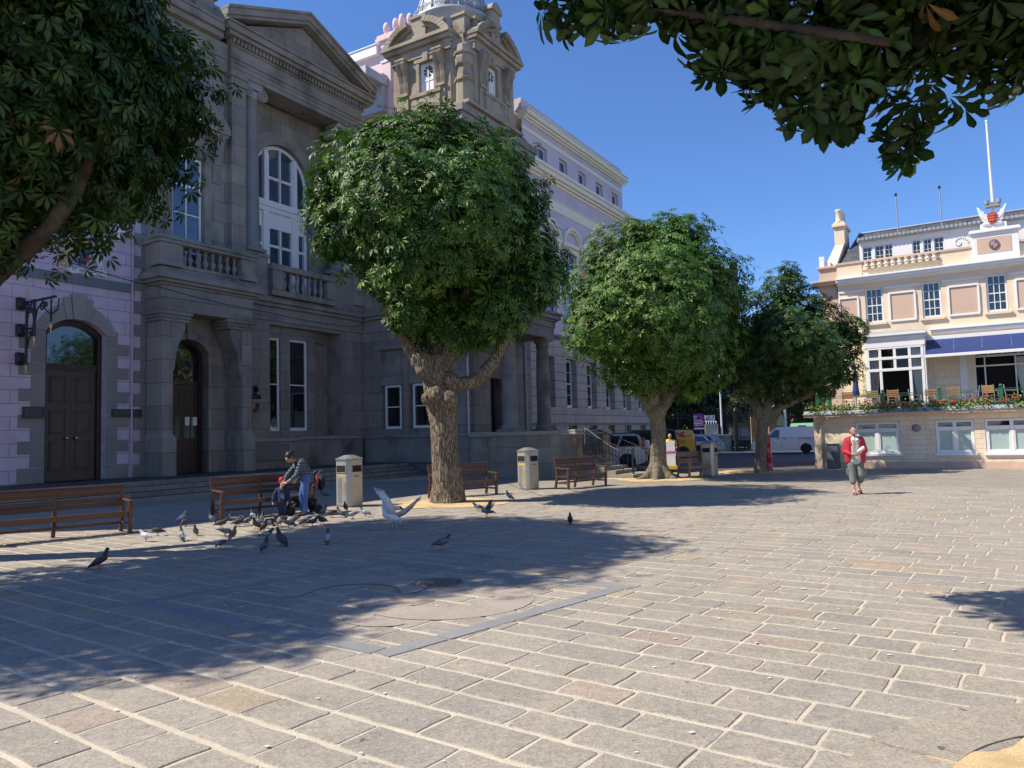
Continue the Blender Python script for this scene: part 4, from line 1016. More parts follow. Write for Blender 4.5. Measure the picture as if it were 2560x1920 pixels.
for x in uw: window(lb_, FRC(19.55), x-.5, x+.5, 16.92, 17.72, .16, 1, (), fw=.07, gm=M['glass_blue'])
mb = MB(FRC(19.5))
for x in aw_:
    if x > 50.5: continue
    o_ = arch_pts(x-1.2,x+1.2,12.75,1.0,16); i_ = arch_pts(x-.95,x+.95,12.75,.72,16); i2 = arch_pts(x-1.08,x+1.08,12.75,.86,16)
    mb.ring(o_,i2,'y',-.26,-.002); mb.ring(i2,i_,'y',-.16,-.002); mb.box(x-1.25,x+1.25,-.24,-.003,12.55,12.75)
    mb.box(x-1.0,x+1.0,-.08,-.004,12.25,12.55)
    for sx in (-1,1): mb.prism([(-.0,11.9),(-.08,12.0),(-.14,12.3),(-.22,12.55),(0,12.55)],'x',x+sx*1.08-.12,x+sx*1.08+.12); mb.box(x+sx*.85-.1,x+sx*.85+.1,-.06,-.003,8.3,12.25)
    mb.box(x-1.1,x+1.1,-.15,-.003,8.2,8.38)
part('window_hood', mb, M['cream_trim'], lb_)
for x in aw_:
    if x < 50.5: window(lb_, FRC(19.5), x-.72, x+.72, 8.42, 12.18, .1, 2, (.26,-.5,.76), gm=M['glass_blue'])
# ================================================================== club building on the right (frame B)
M['cream'] = mat('cream_render', (.80,.66,.50), .85, .05, .8, 60, .08, spec=.25, dirt=(.68,.53,.38), dsc=.35)
M['cream_block'] = ashlar('cream_block', (.80,.67,.51), (.50,.39,.28), .62, .19, .006, .025, grain=.02, joint=.5, rough=.85)
M['cream_course'] = ashlar('cream_course', (.80,.66,.50), (.48,.37,.26), 3.2, .33, .007, .02, grain=.02, joint=.5)
M['rose'] = mat('rose_panel', (.60,.44,.34), .85, .05, 1.0, 50, .08, spec=.25)
M['rose_plinth'] = ashlar('rose_plinth', (.62,.45,.36), (.42,.3,.24), .95, .27, .006, .03, grain=.03, joint=.4)
M['slate'] = ashlar('roof_slate', (.075,.085,.105), (.04,.045,.055), .28, .16, .008, .2, rough=.55, grain=.12)
M['greyblue'] = mat('flat_roof_edge', (.25,.29,.36), .5, .1, 1.5)
M['navy'] = mat('awning_canvas', (.015,.036,.15), .75, .1, 1.2, 140, .15)
M['frost'] = mat('frosted_glass', (.36,.47,.44), .25, .05, .7, spec=.7)
M['green'] = mat('green_paint', (.02,.13,.055), .4, .12, 5)
def P(s_, h, c):            # a point measured on the main wall plane (37.5), at its own distance c
    return s_*c/37.5, 1.72+(h-1.72)*c/37.5
an = thing('annex','low flat roofed cream annex with frosted windows under a flower terrace','annex',(0,34,0),'B')
W3 = [(-4.72,-3.12),(-1.85,-.55),(-.2,1.5),(2.2,3.6),(4.4,6.0)]
mb = MB(FRC(34)); wall(mb,-6.34,9,.27,2.14,[(a,b,.6,1.88,0,.1) for a,b in W3]); mb.fr = FRS(-6.34)
wall(mb,34,46,.27,2.14); mb.fr = None; mb.box(-6.2,9,34.25,37.45,0,2.1)
part('wall', mb, M['cream_block'], an)
mb = MB(); mb.box(-6.37,9,33.97,34.0,-.03,.268); mb.box(-6.37,-6.34,34,46,-.03,.268); part('plinth', mb, M['rose_plinth'], an, .008)
for a, b in W3:
    f = window(an, FRC(34), a+.01, b-.01, .6, 1.87, .02, 1, (), fw=.075, dep=.08, gm=M['frost'], sill=.1)
    cx = (a+b)/2; mb = MB(FRC(34)); mb.box(cx-.055,cx+.055,.015,.1,.66,1.83); mb.box(a+.05,b-.05,.012,.1,1.52,1.62)
    for x0,x1 in ((a+.08,cx-.06),(cx+.06,b-.08)): mb.box(x0,x0+.04,.025,.1,.68,1.52); mb.box(x1-.04,x1,.025,.1,.68,1.52); mb.box(x0,x1,.025,.1,1.47,1.52); mb.box(x0,x1,.025,.1,.66,.72)
    part('mullion', mb, M['white'], f)
    for x0,x1 in ((a+.1,cx-.07),(cx+.07,b-.1)):
        mb = MB(FRC(34)); mb.quad((x0,.06,1.62),(x1,.06,1.62),(x1,.06,1.8),(x0,.06,1.8)); part('top_pane', mb, M['glass'], f)
mb = MB(); mb.box(-6.66,9,33.66,37.5,2.14,2.25); mb.box(-6.66,-6.2,37.5,46,2.14,2.25); part('soffit_fascia', mb, M['rose'], an, .01)
mb = MB(); mb.hexa([(-6.70,33.62,2.252),(9,33.62,2.252),(9,37.5,2.252),(-6.70,37.5,2.252),(-6.62,33.72,2.41),(9,33.72,2.41),(9,37.5,2.41),(-6.62,37.5,2.41)]); mb.box(-6.68,-6.0,37.5,46,2.252,2.40)
part('flat_roof', mb, M['greyblue'], an)
mb = MB(); mb.tube([(-5.72,33.7,2.12),(-6.06,33.93,1.82),(-6.06,33.94,1.7),(-6.06,33.94,0)],.04,8); part('downpipe', mb, M['cream'], an)
mb = MB(); mb.lathe([(.15,0),(.15,.03),(.12,.03),(.12,.045),(0,.045)],(0,0,0),24)
pl_ = MB(lambda x,y,z:(-2.5+x,33.995-z,1.6+y)); pl_.lathe([(.155,0),(.155,.03),(.13,.03),(.125,.04),(0,.042)],(0,0,0),28)
solo('wall_roundel', pl_, mat('roundel_grey',(.26,.27,.25),.7,.15,9,60,.3), 'round grey plaque on the cream annex wall between two frosted windows','plaque','B',(-2.5,33.99,1.45))
cab = thing('utility_cabinet','dark grey metal utility cabinet standing against the annex wall behind the walking man','cabinet',(-5.57,33.8,0),'B')
q = MB(); q.box(-5.83,-5.36,33.62,33.96,0,1.0); q.box(-5.86,-5.33,33.6,33.96,1.0,1.04); part('body', q, mat('cabinet_grey',(.10,.115,.125),.55,.25,3), cab, .01)
q = MB(); q.box(-5.80,-5.39,33.605,33.619,.06,.95); q.box(-5.44,-5.42,33.59,33.606,.45,.6); part('door', q, mat('cabinet_door',(.11,.125,.135),.5,.3,4), cab)

cb = thing('club_building','cream and rose club building with slate roof, white dormers and a winged crest','building',(0,37.5,2.4),'B')
UW = [(-4.5,-3.77),(-2.23,-1.5),(.16,.9),(2.5,3.24),(4.8,5.54)]
mb = MB(FRC(37.5)); wall(mb,-5.62,9,2.4,8.3,[(a,b,6.36,7.93,0,.16) for a,b in UW]+[(-.45,1.7,2.5,5.0,0,.6)])
mb.box(-5.62,9,0,.2,8.3,9.12); mb.fr = None
mb.box(-6.3,9,38.2,48,0,8.9); mb.box(-5.6,9,37.7,38.2,8.0,8.9); mb.box(-5.6,9,37.52,38.2,5.1,5.2)
part('wall', mb, M['cream'], cb)
mb = MB(); mb.box(-6.42,-5.62,37.6,38.6,0,9.1); mb.box(-6.42,-6.40,38.6,48,0,8.9); part('corner_pilaster', mb, M['rose'], cb)
for a,b,z in ((-5.61,-4.3,5.3),(-1.95,-.95,5.0)): mb = MB(FRC(37.5)); mb.box(a,b,-.03,-.002,2.41,z); part('coursed_render', mb, M['cream_course'], cb)
for a, b in UW:
    window(cb, FRC(37.5), a+.01, b-.01, 6.37, 7.92, .05, 3, (.26,-.5,.745), fw=.065, bar=.03, mid=.045, dep=.07)
    mb = MB(FRC(37.5)); mb.box(a-.12,b+.12,-.1,.06,6.25,6.36); part('sill', mb, M['cream'], cb, .008)
    mb = MB(FRC(37.5)); n = 16; x0, x1 = a+.06, b-.06
    for k in range(n):
        u0, u1 = x0+(x1-x0)*k/n, x0+(x1-x0)*(k+1)/n; z = 7.55-.05*abs(math.sin(k*pi/4))
        mb.quad((u0,.112+.004*(k%2),z),(u1,.112+.004*((k+1)%2),z),(u1,.112+.004*((k+1)%2),7.87),(u0,.112+.004*(k%2),7.87))
    part('blind', mb, mat('pelmet',(.36,.42,.40),.9,.1,4), cb)
for a, b in ((-5.75,-4.77),(-3.53,-2.48),(-1.24,-.1),(1.18,2.2),(3.5,4.5)):
    mb = MB(FRC(37.5)); a_ = max(a,-5.6)
    mb.box(a_,b,-.015,-.002,6.36,7.6); pn = part('rose_panel', mb, M['rose'], cb)
    mb = MB(FRC(37.5)); 
    for bx in ((a_,b,7.56,7.64),(a_,b,6.32,6.40),(b-.06,b+.02,6.40,7.56),(a_-.02 if a>-5.7 else a_,a_+.06,6.40,7.56)): mb.box(bx[0],bx[1],-.06,-.003,bx[2],bx[3])
    part('frame', mb, M['white'], pn, .008)
    mb = MB(FRC(37.5)); mb.box(a_-.2 if a>-5.7 else a_,b+.2,-.05,-.003,7.84,7.93); part('white_band', mb, M['white'], cb)
mb = MB(FRC(37.5))
for e,z0,z1 in ((.06,8.17,8.22),(.2,8.22,8.3),(.34,8.3,8.42),(.40,8.42,8.5)): mb.box(-5.64,9,-e,-.002,z0,z1)
for e,z0,z1 in ((.05,5.62,5.7),(.16,5.7,5.78),(.2,5.78,5.86)): mb.box(-2.0,9,-e,-.003,z0,z1)
mb.box(-2.0,9,-.06,-.003,5.42,5.5)
part('cornice', mb, M['white'], cb, .01)
mb = MB(); mb.box(-6.62,-5.64,37.3,38.4,8.3,8.42); mb.box(-6.7,-5.645,37.2,38.4,8.42,8.5); mb.box(-6.48,-5.64,37.5,38.4,9.1,9.2); part('corner_cornice', mb, M['rose'], cb, .01)
mb = MB(FRC(37.5)); mb.box(-5.66,-.22,-.08,.26,9.15,9.25); mb.box(1.45,9,-.08,.26,9.15,9.25); part('parapet_coping', mb, M['rose'], cb, .01)
for a,b in ((-5.62,-4.56),(-1.44,-.25)): mb = MB(FRC(37.5)); mb.box(a,b,-.03,-.002,8.5,9.148); part('parapet_panel', mb, M['cream'], cb)
mb = MB(FRC(37.5)); mb.box(-4.54,-1.46,-.06,.0,8.80,8.84); part('balustrade_back', mb, M['cream'], cb)
mb = MB(); q = [(r_*.9,z*.33) for r_,z in BAL]; mb.lathe(q,(0,0,0),10); copies('baluster', mb, mat('cream_pale',(.84,.76,.64),.8), cb, [(-4.36+.27*k,37.36,8.84) for k in range(11)])
mb = MB(FRC(37.5)); mb.box(-.25,1.43,-.12,.35,8.52,9.72); mb.box(-.34,1.52,-.22,.4,9.72,9.80); mb.box(-.30,1.48,-.17,.4,9.80,9.86); mb.box(.1,1.05,-.05,.3,9.86,10.1)
part('crest_block', mb, M['white'], cb, .012)
mb = MB(FRC(37.5)); mb.box(-.06,1.16,-.135,-.12,8.84,9.5); part('crest_panel', mb, M['rose'], cb)
def oval(cx, cz, rx, rz, n=24): return [(cx+rx*math.cos(2*pi*k/n), cz+rz*math.sin(2*pi*k/n)) for k in range(n)]
em = thing('parapet_emblem','oval painted heraldic shield in red and blue on the rose parapet panel','emblem',(.55,37.36,8.95),'B')
q = MB(FRC(37.5)); q.prism(oval(.55,9.17,.185,.21),'y',-.17,-.136); part('rim', q, mat('emblem_rim',(.10,.11,.2),.5,.1,5), em, .01)
q = MB(FRC(37.5)); q.prism([(.55,9.17),(.55,9.33),(.45,9.31),(.41,9.17)],'y',-.185,-.17); q.prism([(.55,9.17),(.69,9.17),(.65,9.05),(.55,9.0)],'y',-.185,-.17); part('red_quarter', q, mat('emblem_red',(.6,.16,.08),.5,.2,20), em)
q = MB(FRC(37.5)); q.prism([(.55,9.17),(.69,9.17),(.65,9.31),(.55,9.33)],'y',-.185,-.17); q.prism([(.55,9.17),(.41,9.17),(.45,9.05),(.55,9.0)],'y',-.185,-.17); part('blue_quarter', q, mat('emblem_blue',(.07,.13,.4),.5,.2,20), em)
q = MB(FRC(37.5)); q.box(.54,.56,-.19,-.17,9.0,9.34); q.box(.41,.69,-.19,-.17,9.16,9.18)
for x,z in ((.49,9.25),(.62,9.1),(.47,9.22),(.63,9.13)): q.ball((x,-.185,z),(.03,.01,.012),6,4)
part('gilt_cross', q, mat('emblem_gold',(.7,.5,.2),.4,.2,9), em)
# winged red shield on top
wsd = thing('winged_shield','white winged crest with a red shield of gold lions on top of the parapet','crest',(.55,37.5,10.0),'B')
for sg in (-1,1):
    q = MB(FRC(37.5))
    q.prism([(.55+sg*x,z) for x,z in ((.10,10.1),(.2,10.1),(.34,10.22),(.46,10.5),(.53,10.86),(.43,10.78),(.38,10.66),(.30,10.64),(.27,10.5),(.18,10.48),(.12,10.36))],'y',-.1,.05)
    for k in range(5): q.cap((.55+sg*(.16+.055*k),-.1,10.18+.06*k),(.55+sg*(.20+.075*k),-.1,10.42+.09*k),.03,.018,6)
    q.ball((.55+sg*.22,-.05,10.08),(.18,.1,.07),8,6)
    part('wing', q, M['white'], wsd, .012)
q = MB(FRC(37.5)); q.prism([(.38,10.5),(.55,10.53),(.72,10.5),(.71,10.25),(.66,10.13),(.55,10.05),(.44,10.13),(.39,10.25)],'y',-.17,-.05); part('red_shield', q, mat('shield_red',(.5,.03,.035),.4,.15,8), wsd, .012)
q = MB(FRC(37.5))
for z in (10.2,10.31,10.42): q.cap((.48,-.175,z),(.60,-.175,z),.022,.018,6); q.ball((.63,-.18,z+.02),.02,6,4); q.tube([(.46,-.175,z),(.43,-.175,z+.035)],.008,5)
for x in (.49,.58):
    for z in (10.2,10.31,10.42): q.tube([(x,-.175,z),(x,-.175,z-.04)],.009,5)
part('gold_lions', q, mat('shield_gold',(.6,.4,.1),.4,.2,9), wsd)
# roof with its long white dormer
mb = MB()
mb.hexa([(-5.75,37.95,9.0),(9,37.95,9.0),(9,46,9.0),(-5.75,46,9.0),(-4.95,40.2,11.1),(9,40.2,11.1),(9,43,11.1),(-4.95,43,11.1)])
rf = part('slate_roof', mb, M['slate'], cb)
mb = MB(); mb.tube([(-4.95,40.2,11.12),(9,40.2,11.12)],.05,6); part('ridge', mb, M['lead'], rf)
mb = MB(FRC(38.3)); a0 = P(-4.62,9,38.3)[0]; DW = [[-4.49,-4.10],[-3.98,-3.60],[-3.58,-3.25],[-2.48,-2.15],[-2.05,-1.72],[-1.64,-1.26],[3.0,3.3],[3.4,3.7]]
wall(mb,a0,9,8.9,10.27,[(a*1.021,b*1.021,9.3,10.02,0,.1) for a,b in DW])
mb.fr = None; mb.box(a0,9,38.45,40.5,8.9,10.25); dmr = part('dormer', mb, M['white'], cb)
mb = MB(); mb.box(a0-.06,9,38.12,40.2,10.27,10.35); k = a0-.06
while k < 8.9:
    mb.tube([(k+.08,38.06,10.38),(k+.08,39.4,10.62)],.075,7); k += .17
part('fluted_eaves', mb, mat('eaves_lead',(.42,.44,.46),.6,.2,6), dmr)
for a, b in DW: window(dmr, FRC(38.3), a*1.021+.005, b*1.021-.005, 9.31, 10.01, .03, 2, (.34,.67), fw=.035, bar=.018, dep=.06)
mb = MB(FRC(38.3))
for k in range(26):
    a = k*.32; r_ = .34*math.exp(-.09*k); mb.ball((-.72+r_*math.cos(a),-.01,9.62+r_*math.sin(a)),(.035,.03,.035),6,4)
mb.tube([(-1.15,-.01,9.3),(-.95,-.01,9.33),(-.75,-.01,9.3),(-.45,-.01,9.35)],.04,6)
part('scroll_ornament', mb, M['white'], dmr)
mb = MB(); cx = -5.72
mb.hexa([(-6.25,38.0,9.2),(-5.72,38.0,9.2),(-5.72,39.8,9.2),(-6.25,39.8,9.2),(-5.85,39.2,10.6),(-5.45,39.2,10.6),(-5.45,40.4,10.6),(-5.85,40.4,10.6)])
mb.box(-5.88,-5.42,39.1,40.5,10.5,11.35); mb.box(-5.96,-5.34,39.0,40.6,11.35,11.5); mb.box(-5.9,-5.4,39.05,40.5,11.5,11.6)
ch = part('chimney', mb, M['cream'], cb, .015)
for c_ in (39.2,39.55,39.9,40.25):
    mb = MB(); mb.lathe([(.17,11.6),(.15,11.7),(.13,12.1),(.16,12.14),(.16,12.2),(.12,12.22)],(-5.65,c_,0),12); part('chimney_pot', mb, M['cream'], ch)
mb = MB(); mb.box(-6.42,-6.2,37.8,38.0,9.2,9.75); mb.box(-6.2,-5.95,37.9,38.5,9.2,9.5); part('corner_block', mb, M['white'], cb)
# bay window with open middle light and curtains
bw_ = -4.38; bx1 = -2.28
mb = MB(); 
mb.box(bw_-.12,bw_,36.3,37.48,2.42,5.2); mb.box(bx1,bx1+.12,36.3,37.48,2.42,5.2); mb.box(bw_-.12,bx1+.12,36.26,37.48,5.10,5.45); mb.box(bw_-.17,bx1+.17,36.2,37.48,5.45,5.52); mb.box(bw_-.2,bx1+.2,36.12,37.48,5.58,5.7); mb.box(bw_-.12,bx1+.12,36.24,37.48,5.52,5.58)
mb.box(bw_,bx1,36.3,36.42,2.42,2.6)
X = [bw_,bw_+.48,bw_+1.05,bw_+1.62,bx1]
for x in X: mb.box(x-.055,x+.055,36.28,36.42,4.12,5.1)
for x in (X[0],X[1],X[3],X[4]): mb.box(x-.055,x+.055,36.28,36.42,2.6,4.12)
for z in (4.12,4.62): mb.box(bw_,bx1,36.27,36.42,z-.06,z+.06)
mb.box(bw_,bx1,36.27,36.42,5.02,5.1)
by = part('bay_window', mb, M['white'], cb, .008)
mb = MB(); mb.hexa([(bw_-.2,36.12,5.70),(bx1+.2,36.12,5.70),(bx1+.2,37.48,5.70),(bw_-.2,37.48,5.70),(bw_,36.9,5.86),(bx1,36.9,5.86),(bx1,37.48,5.86),(bw_,37.48,5.86)]); part('roof', mb, M['lead'], by)
mb = MB(); mb.box(bw_,bx1,37.43,37.47,2.42,5.1); part('interior', mb, M['interior'], by)  # dark back board stands in for the unlit room
def drape(root, a, b, z0, z1, c, tie=0):
    mb = MB(); n = 18; m_ = 8
    vs = []
    for j in range(m_+1):
        t_ = j/m_; z = z1+(z0-z1)*t_
        wd = 1 if not tie else 1-.55*t_**1.5
        for k in range(n+1):
            f = k/n; x = (a+(b-a)*f*wd) if tie >= 0 else (b-(b-a)*f*wd)
            vs.append((x, c+.03*math.sin(f*pi*9), z))
    mb.add(vs, [(j*(n+1)+k,j*(n+1)+k+1,(j+1)*(n+1)+k+1,(j+1)*(n+1)+k) for j in range(m_) for k in range(n)], 0, True)
    return part('curtain', mb, M['curtain'], root)
drape(by, X[0]+.06, X[1]-.02, 2.62, 5.0, 36.455, 1); drape(by, X[3]+.02, X[4]-.06, 2.62, 5.0, 36.455, -1)
def clear_glass():
    m, t, b = nt('clear_glass'); gl = t.nodes.new('ShaderNodeBsdfGlossy'); gl.inputs['Roughness'].default_value = .02; tr = t.nodes.new('ShaderNodeBsdfTransparent')
    fr_ = t.nodes.new('ShaderNodeFresnel'); fr_.inputs['IOR'].default_value = 1.5; mx = t.nodes.new('ShaderNodeMixShader')
    t.links.new(fr_.outputs[0],mx.inputs[0]); t.links.new(tr.outputs[0],mx.inputs[1]); t.links.new(gl.outputs[0],mx.inputs[2]); t.links.new(mx.outputs[0],t.nodes['Material Output'].inputs['Surface']); return m
M['glass_clear'] = clear_glass()
for a, b, z0, z1 in [(X[i]+.05,X[i+1]-.05,z0,z1) for i in range(4) for z0,z1 in ((4.18,4.56),(4.68,5.02))]+[(X[0]+.05,X[1]-.05,2.6,4.06),(X[3]+.05,X[4]-.05,2.6,4.06)]:
    mb = MB(); mb.quad((a,36.35,z0),(b,36.35,z0),(b,36.35,z1),(a,36.35,z1)); part('pane', mb, M['glass_clear'], by)
# garden doors under the awning
mb = MB(FRC(37.62))
for x in (-.45,-.1,.98,1.66): mb.box(x,x+.05,0,.1,2.42,4.55)
for x in (-.45,.05,.55,1.1,1.66): mb.box(x,x+.05,0,.1,4.55,4.98)
mb.box(-.45,1.7,-.01,.1,4.1,4.16) ; mb.box(-.45,1.7,0,.1,4.5,4.58); mb.box(-.45,1.7,0,.1,4.93,5.0)
gd = part('garden_door', mb, M['white'], cb)
mb = MB(FRC(37.62)); mb.box(-.45,1.7,.5,.55,2.41,5.0); part('interior', mb, M['interior'], gd)  # black board in place of the unlit room behind the doors
mb = MB(FRC(37.62)); mb.quad((-.4,.05,2.5),(-.1,.05,2.5),(-.1,.05,4.1),(-.4,.05,4.1)); part('pane', mb, M['glass'], gd)
mb = MB(FRC(37.5)); mb.box(-.98,-.72,-.06,-.002,2.41,4.9); part('white_pilaster', mb, M['white'], cb)
drape(gd, .99, 1.5, 2.5, 4.45, 37.9, -1)
# awning
aw0 = thing('awning','wide navy blue canvas awning with a white front bar over the terrace doors','awning',(1.5,37.2,4.3),'B')
mb = MB(); n = 9
x0a, x1a = -2.15, 7.0
vs = []
for k in range(n+1):
    x = x0a+(x1a-x0a)*k/n
    vs += [(x,37.42,5.40),(x,36.8,5.08-.012),(x,35.95,4.62)]
fs = []
for k in range(n): fs += [(3*k,3*k+3,3*k+4,3*k+1),(3*k+1,3*k+4,3*k+5,3*k+2)]
mb.add(vs, fs); ca = part('canvas', mb, M['navy'], aw0); sdm = ca.modifiers.new('s','SOLIDIFY'); sdm.thickness = .012
mb = MB(); mb.box(x0a-.05,x1a,35.86,35.97,4.50,4.62); part('front_bar', mb, M['white'], aw0, .01)
mb = MB(); mb.box(x0a-.05,x1a,37.3,37.46,5.36,5.52); part('cassette', mb, M['white'], aw0, .01)
mb = MB()
for k in range(1,n): x = x0a+(x1a-x0a)*k/n; mb.tube([(x,37.4,5.405),(x,36.8,5.088),(x,35.97,4.632)],.008,4)
part('seam', mb, mat('seam',(.2,.22,.35),.8,.1,4), aw0)
for x in (-1.7,2.2,6.2):
    mb = MB(); mb.tube([(x,37.4,4.9),(x+.1,36.7,4.75),(x,36.0,4.56)],.025,6); part('folding_arm', mb, M['white'], aw0)
# terrace railing
rl = thing('terrace_railing','green iron railing with ball topped posts along the annex roof edge','railing',(0,33.85,2.41),'B')
posts = [(-6.12,33.9),(-5.62,33.84),(-3.62,33.84),(-1.63,33.84),(.39,33.84),(2.4,33.84),(4.4,33.84)]
for x, y in posts:
    q = MB(); q.box(x-.065,x+.065,y-.065,y+.065,2.41,3.06); q.box(x-.075,x+.075,y-.075,y+.075,3.02,3.06); q.ball((x,y,3.12),.065,10,8); part('post', q, M['green'], rl, .008)
q = MB()
for (xa,ya),(xb,yb) in zip(posts[:-1],posts[1:]):
    for z in (3.0,2.92,2.5): q.tube([(xa,ya,z),(xb,yb,z)],.012,6)
    nb = max(2,int((xb-xa)/.5))
    for k in range(1,nb): x = xa+(xb-xa)*k/nb; q.tube([(x,33.84,2.5),(x,33.84,2.92)],.008,5); 
for k in range(4): q.tube([(-6.1+.11*k,33.88,2.5),(-6.0+.11*k,33.88,2.9)],.01,5); q.tube([(-6.0+.11*k,33.88,2.5),(-6.1+.11*k,33.88,2.9)],.01,5)
part('rail', q, M['green'], rl)
q = MB(); q.tube([(-6.12,33.9,3.0),(-6.12,37.4,3.0)],.015,6); q.tube([(-6.12,33.9,2.6),(-6.12,37.4,2.6)],.015,6)
for k in range(18): q.tube([(-6.12,34+.19*k,2.45),(-6.12,34+.19*k,3.0)],.008,5)
part('side_rail', q, M['green'], rl)
# parasol, flagpoles
pa = thing('parasol','closed navy blue parasol on the terrace left of the bay window','parasol',(-4.95,36.4,2.41),'B')
q = MB(); q.lathe([(.0,4.35),(.03,4.3),(.06,4.1),(.10,3.7),(.13,3.35),(.16,3.1),(.12,3.06),(.03,3.06)],(-4.95,36.4,0),10); part('canopy', q, M['navy'], pa)
q = MB(); q.tube([(-4.95,36.4,2.43),(-4.95,36.4,4.42)],.02,8); part('pole', q, mat('parasol_wood',(.2,.12,.06),.6), pa)
q = MB(); q.lathe([(.2,2.412),(.2,2.46),(.04,2.5)],(-4.95,36.4,0),14); part('base', q, M['iron'], pa)
fp = thing('flagpole','tall white flagpole rising behind the winged crest','flagpole',(.62,38.4,10.2),'B')
q = MB(); q.tube([(.62,38.4,10.1),(.625,38.4,11.3),(.60,38.4,14.75)],[.07,.065,.04],10); q.ball((.60,38.4,14.8),.06,8,6); part('pole', q, M['white'], fp)
q = MB(); q.box(.35,.89,38.2,38.6,11.0,11.12); q.tube([(.4,38.25,11.12),(.4,38.25,11.28)],.09,8); q.tube([(.84,38.25,11.12),(.84,38.25,11.28)],.09,8); q.box(.45,.79,38.2,38.5,11.1,11.2); part('floodlight', q, mat('floodlight',(.3,.31,.3),.5,.2,5), fp)
for s_, lab in ((-3.14,'thin grey roof pole nearer the chimney on the club roof'),(-1.36,'thin grey roof pole nearer the white flagpole on the club roof')):
    t_ = thing('roof_pole', lab, 'pole', (s_,39.2,10.6),'B',group='thin poles on the club roof')
    q = MB(); q.tube([(s_,39.2,10.4),(s_,39.2,12.5)],.028,6); part('pole', q, mat('pole_grey',(.3,.31,.33),.5,.1,5), t_)
    q = MB(); q.ball((s_,39.2,12.52),.05,8,6); q.box(s_-.06,s_+.06,39.14,39.26,12.44,12.48); part('cap', q, M['iron'], t_)
# ---- terrace tables and chairs
M['teak'] = mat('teak_slat', (.34,.175,.075), .55, .2, 6); M['alu'] = mat('aluminium', (.50,.52,.53), .35, .1, 5, metal=.6)
def mk_chair(lab):
    t_ = thing('terrace_chair', lab, 'chair', (0,0,0), group='chairs on the club terrace'); OFF[t_.name] = (0,0,0)
    q = MB(); 
    for k in range(4): q.box(-.19,.19,-.19+.1*k,-.10+.1*k,.36,.378)
    part('seat', q, M['teak'], t_)
    q = MB()
    for k in range(4): q.box(-.19,.19,.2+.012*k,.215+.012*k,.46+.075*k,.525+.075*k)
    part('backrest', q, M['teak'], t_)
    for x in (-.2,.2):
        q = MB(); q.tube([(x,-.19,0),(x,-.19,.55)],.014,6); q.tube([(x,-.19,.55),(x,.2,.55)],.014,6); part('armrest', q, M['alu'], t_)
        q = MB(); q.tube([(x,.2,0),(x,.2,.38),(x,.255,.78)],.014,6); part('leg', q, M['alu'], t_)
    return t_
def mk_table(lab):
    t_ = thing('terrace_table', lab, 'table', (0,0,0), group='tables on the club terrace'); OFF[t_.name] = (0,0,0)
    q = MB()
    for k in range(6): q.box(-.34,.34,-.34+.115*k,-.24+.115*k,.565,.59)
    part('tabletop', q, M['teak'], t_)
    for x in (-.3,.3):
        for y in (-.3,.3):
            q = MB(); q.tube([(x,y,0),(x,y,.565)],.016,6); part('leg', q, M['alu'], t_)
    return t_
def wB(s_, c_, z): return (math.cos(FB)*s_-math.sin(FB)*c_, math.sin(FB)*s_+math.cos(FB)*c_, z)
c0 = mk_chair('a'); t0_ = mk_table('b')
spots = [(-5.0,34.5,pi,'slat backed terrace chair under the end of the railing, left of the closed parasol'),(-4.05,34.5,pi,'slat backed terrace chair, back to the square, below the left curtain of the bay'),(-3.3,34.55,pi,'slat backed terrace chair partly behind the third green railing post'),
  (-2.55,35.3,pi/2,'aluminium terrace chair seen side on below the open bay window'),(-1.15,34.5,pi,'slat backed terrace chair near the fourth green post, under the awning corner'),(-.55,35.0,-pi/2,'terrace chair seen side on at the left of the table under the awning'),(.05,34.5,pi*.9,'terrace chair with its back to the square in front of the table under the awning'),
  (.75,35.0,pi/2,'terrace chair facing left at the right of the table under the awning'),(1.55,34.9,-pi/2,'terrace chair by the fifth green post at the right edge of the picture'),(-2.0,35.6,pi,'terrace chair beside the white bay corner post')]
for k, (s_, c_, r_, lab) in enumerate(spots):
    o = c0 if k == 0 else dup(c0, label=lab); o['label'] = lab; o.location = wB(s_,c_,2.412); o.rotation_euler = (0,0,FB+r_)
tsp = [(-4.5,35.1,'small teak terrace table between the parasol and the bay window'),(-3.55,35.2,'teak terrace table in front of the bay curtain'),(-1.55,35.0,'teak terrace table between the bay and the awning shadow'),(-.85,34.9,'teak terrace table at the left under the awning'),(.1,35.1,'long seen teak terrace table in front of the dark garden doors'),(2.0,34.9,'teak terrace table at the right edge of the picture')]
for k, (s_, c_, lab) in enumerate(tsp):
    o = t0_ if k == 0 else dup(t0_, label=lab); o['label'] = lab; o.location = wB(s_,c_,2.412); o.rotation_euler = (0,0,FB)

# ---- house across the square, outside the picture, that the shaded windows mirror
oh = thing('opposite_house','cream fronted house across the square behind the camera, seen only mirrored in glass','building',world=(24,-8,0))
q = MB(lambda u,w,h:(w,u,h)); wall(q,-26,20,0,12.5,[(-24+3.4*k,-22.8+3.4*k,z,z+1.9,0,.2) for k in range(13) for z in (1.2,4.6,8.0)]); q.fr = None
q.box(.5,9,-26,20,0,12.4); q.box(-.25,9,-26.2,20.2,12.5,12.9); mesh_obj('wall', q, mat('house_render',(.70,.60,.47),.85,.06,.6), oh)
q = MB(lambda u,w,h:(w,u,h))
for k in range(13):
    for z in (1.2,4.6,8.0):
        a, b = -24+3.4*k, -22.8+3.4*k
        for bx_ in ((a,b,z,z+.09),(a,b,z+1.81,z+1.9),(a,a+.09,z,z+1.9),(b-.09,b,z,z+1.9),(a+.55,a+.65,z,z+1.9),(a,b,z+.9,z+.98)): q.box(bx_[0],bx_[1],.1,.16,bx_[2],bx_[3])
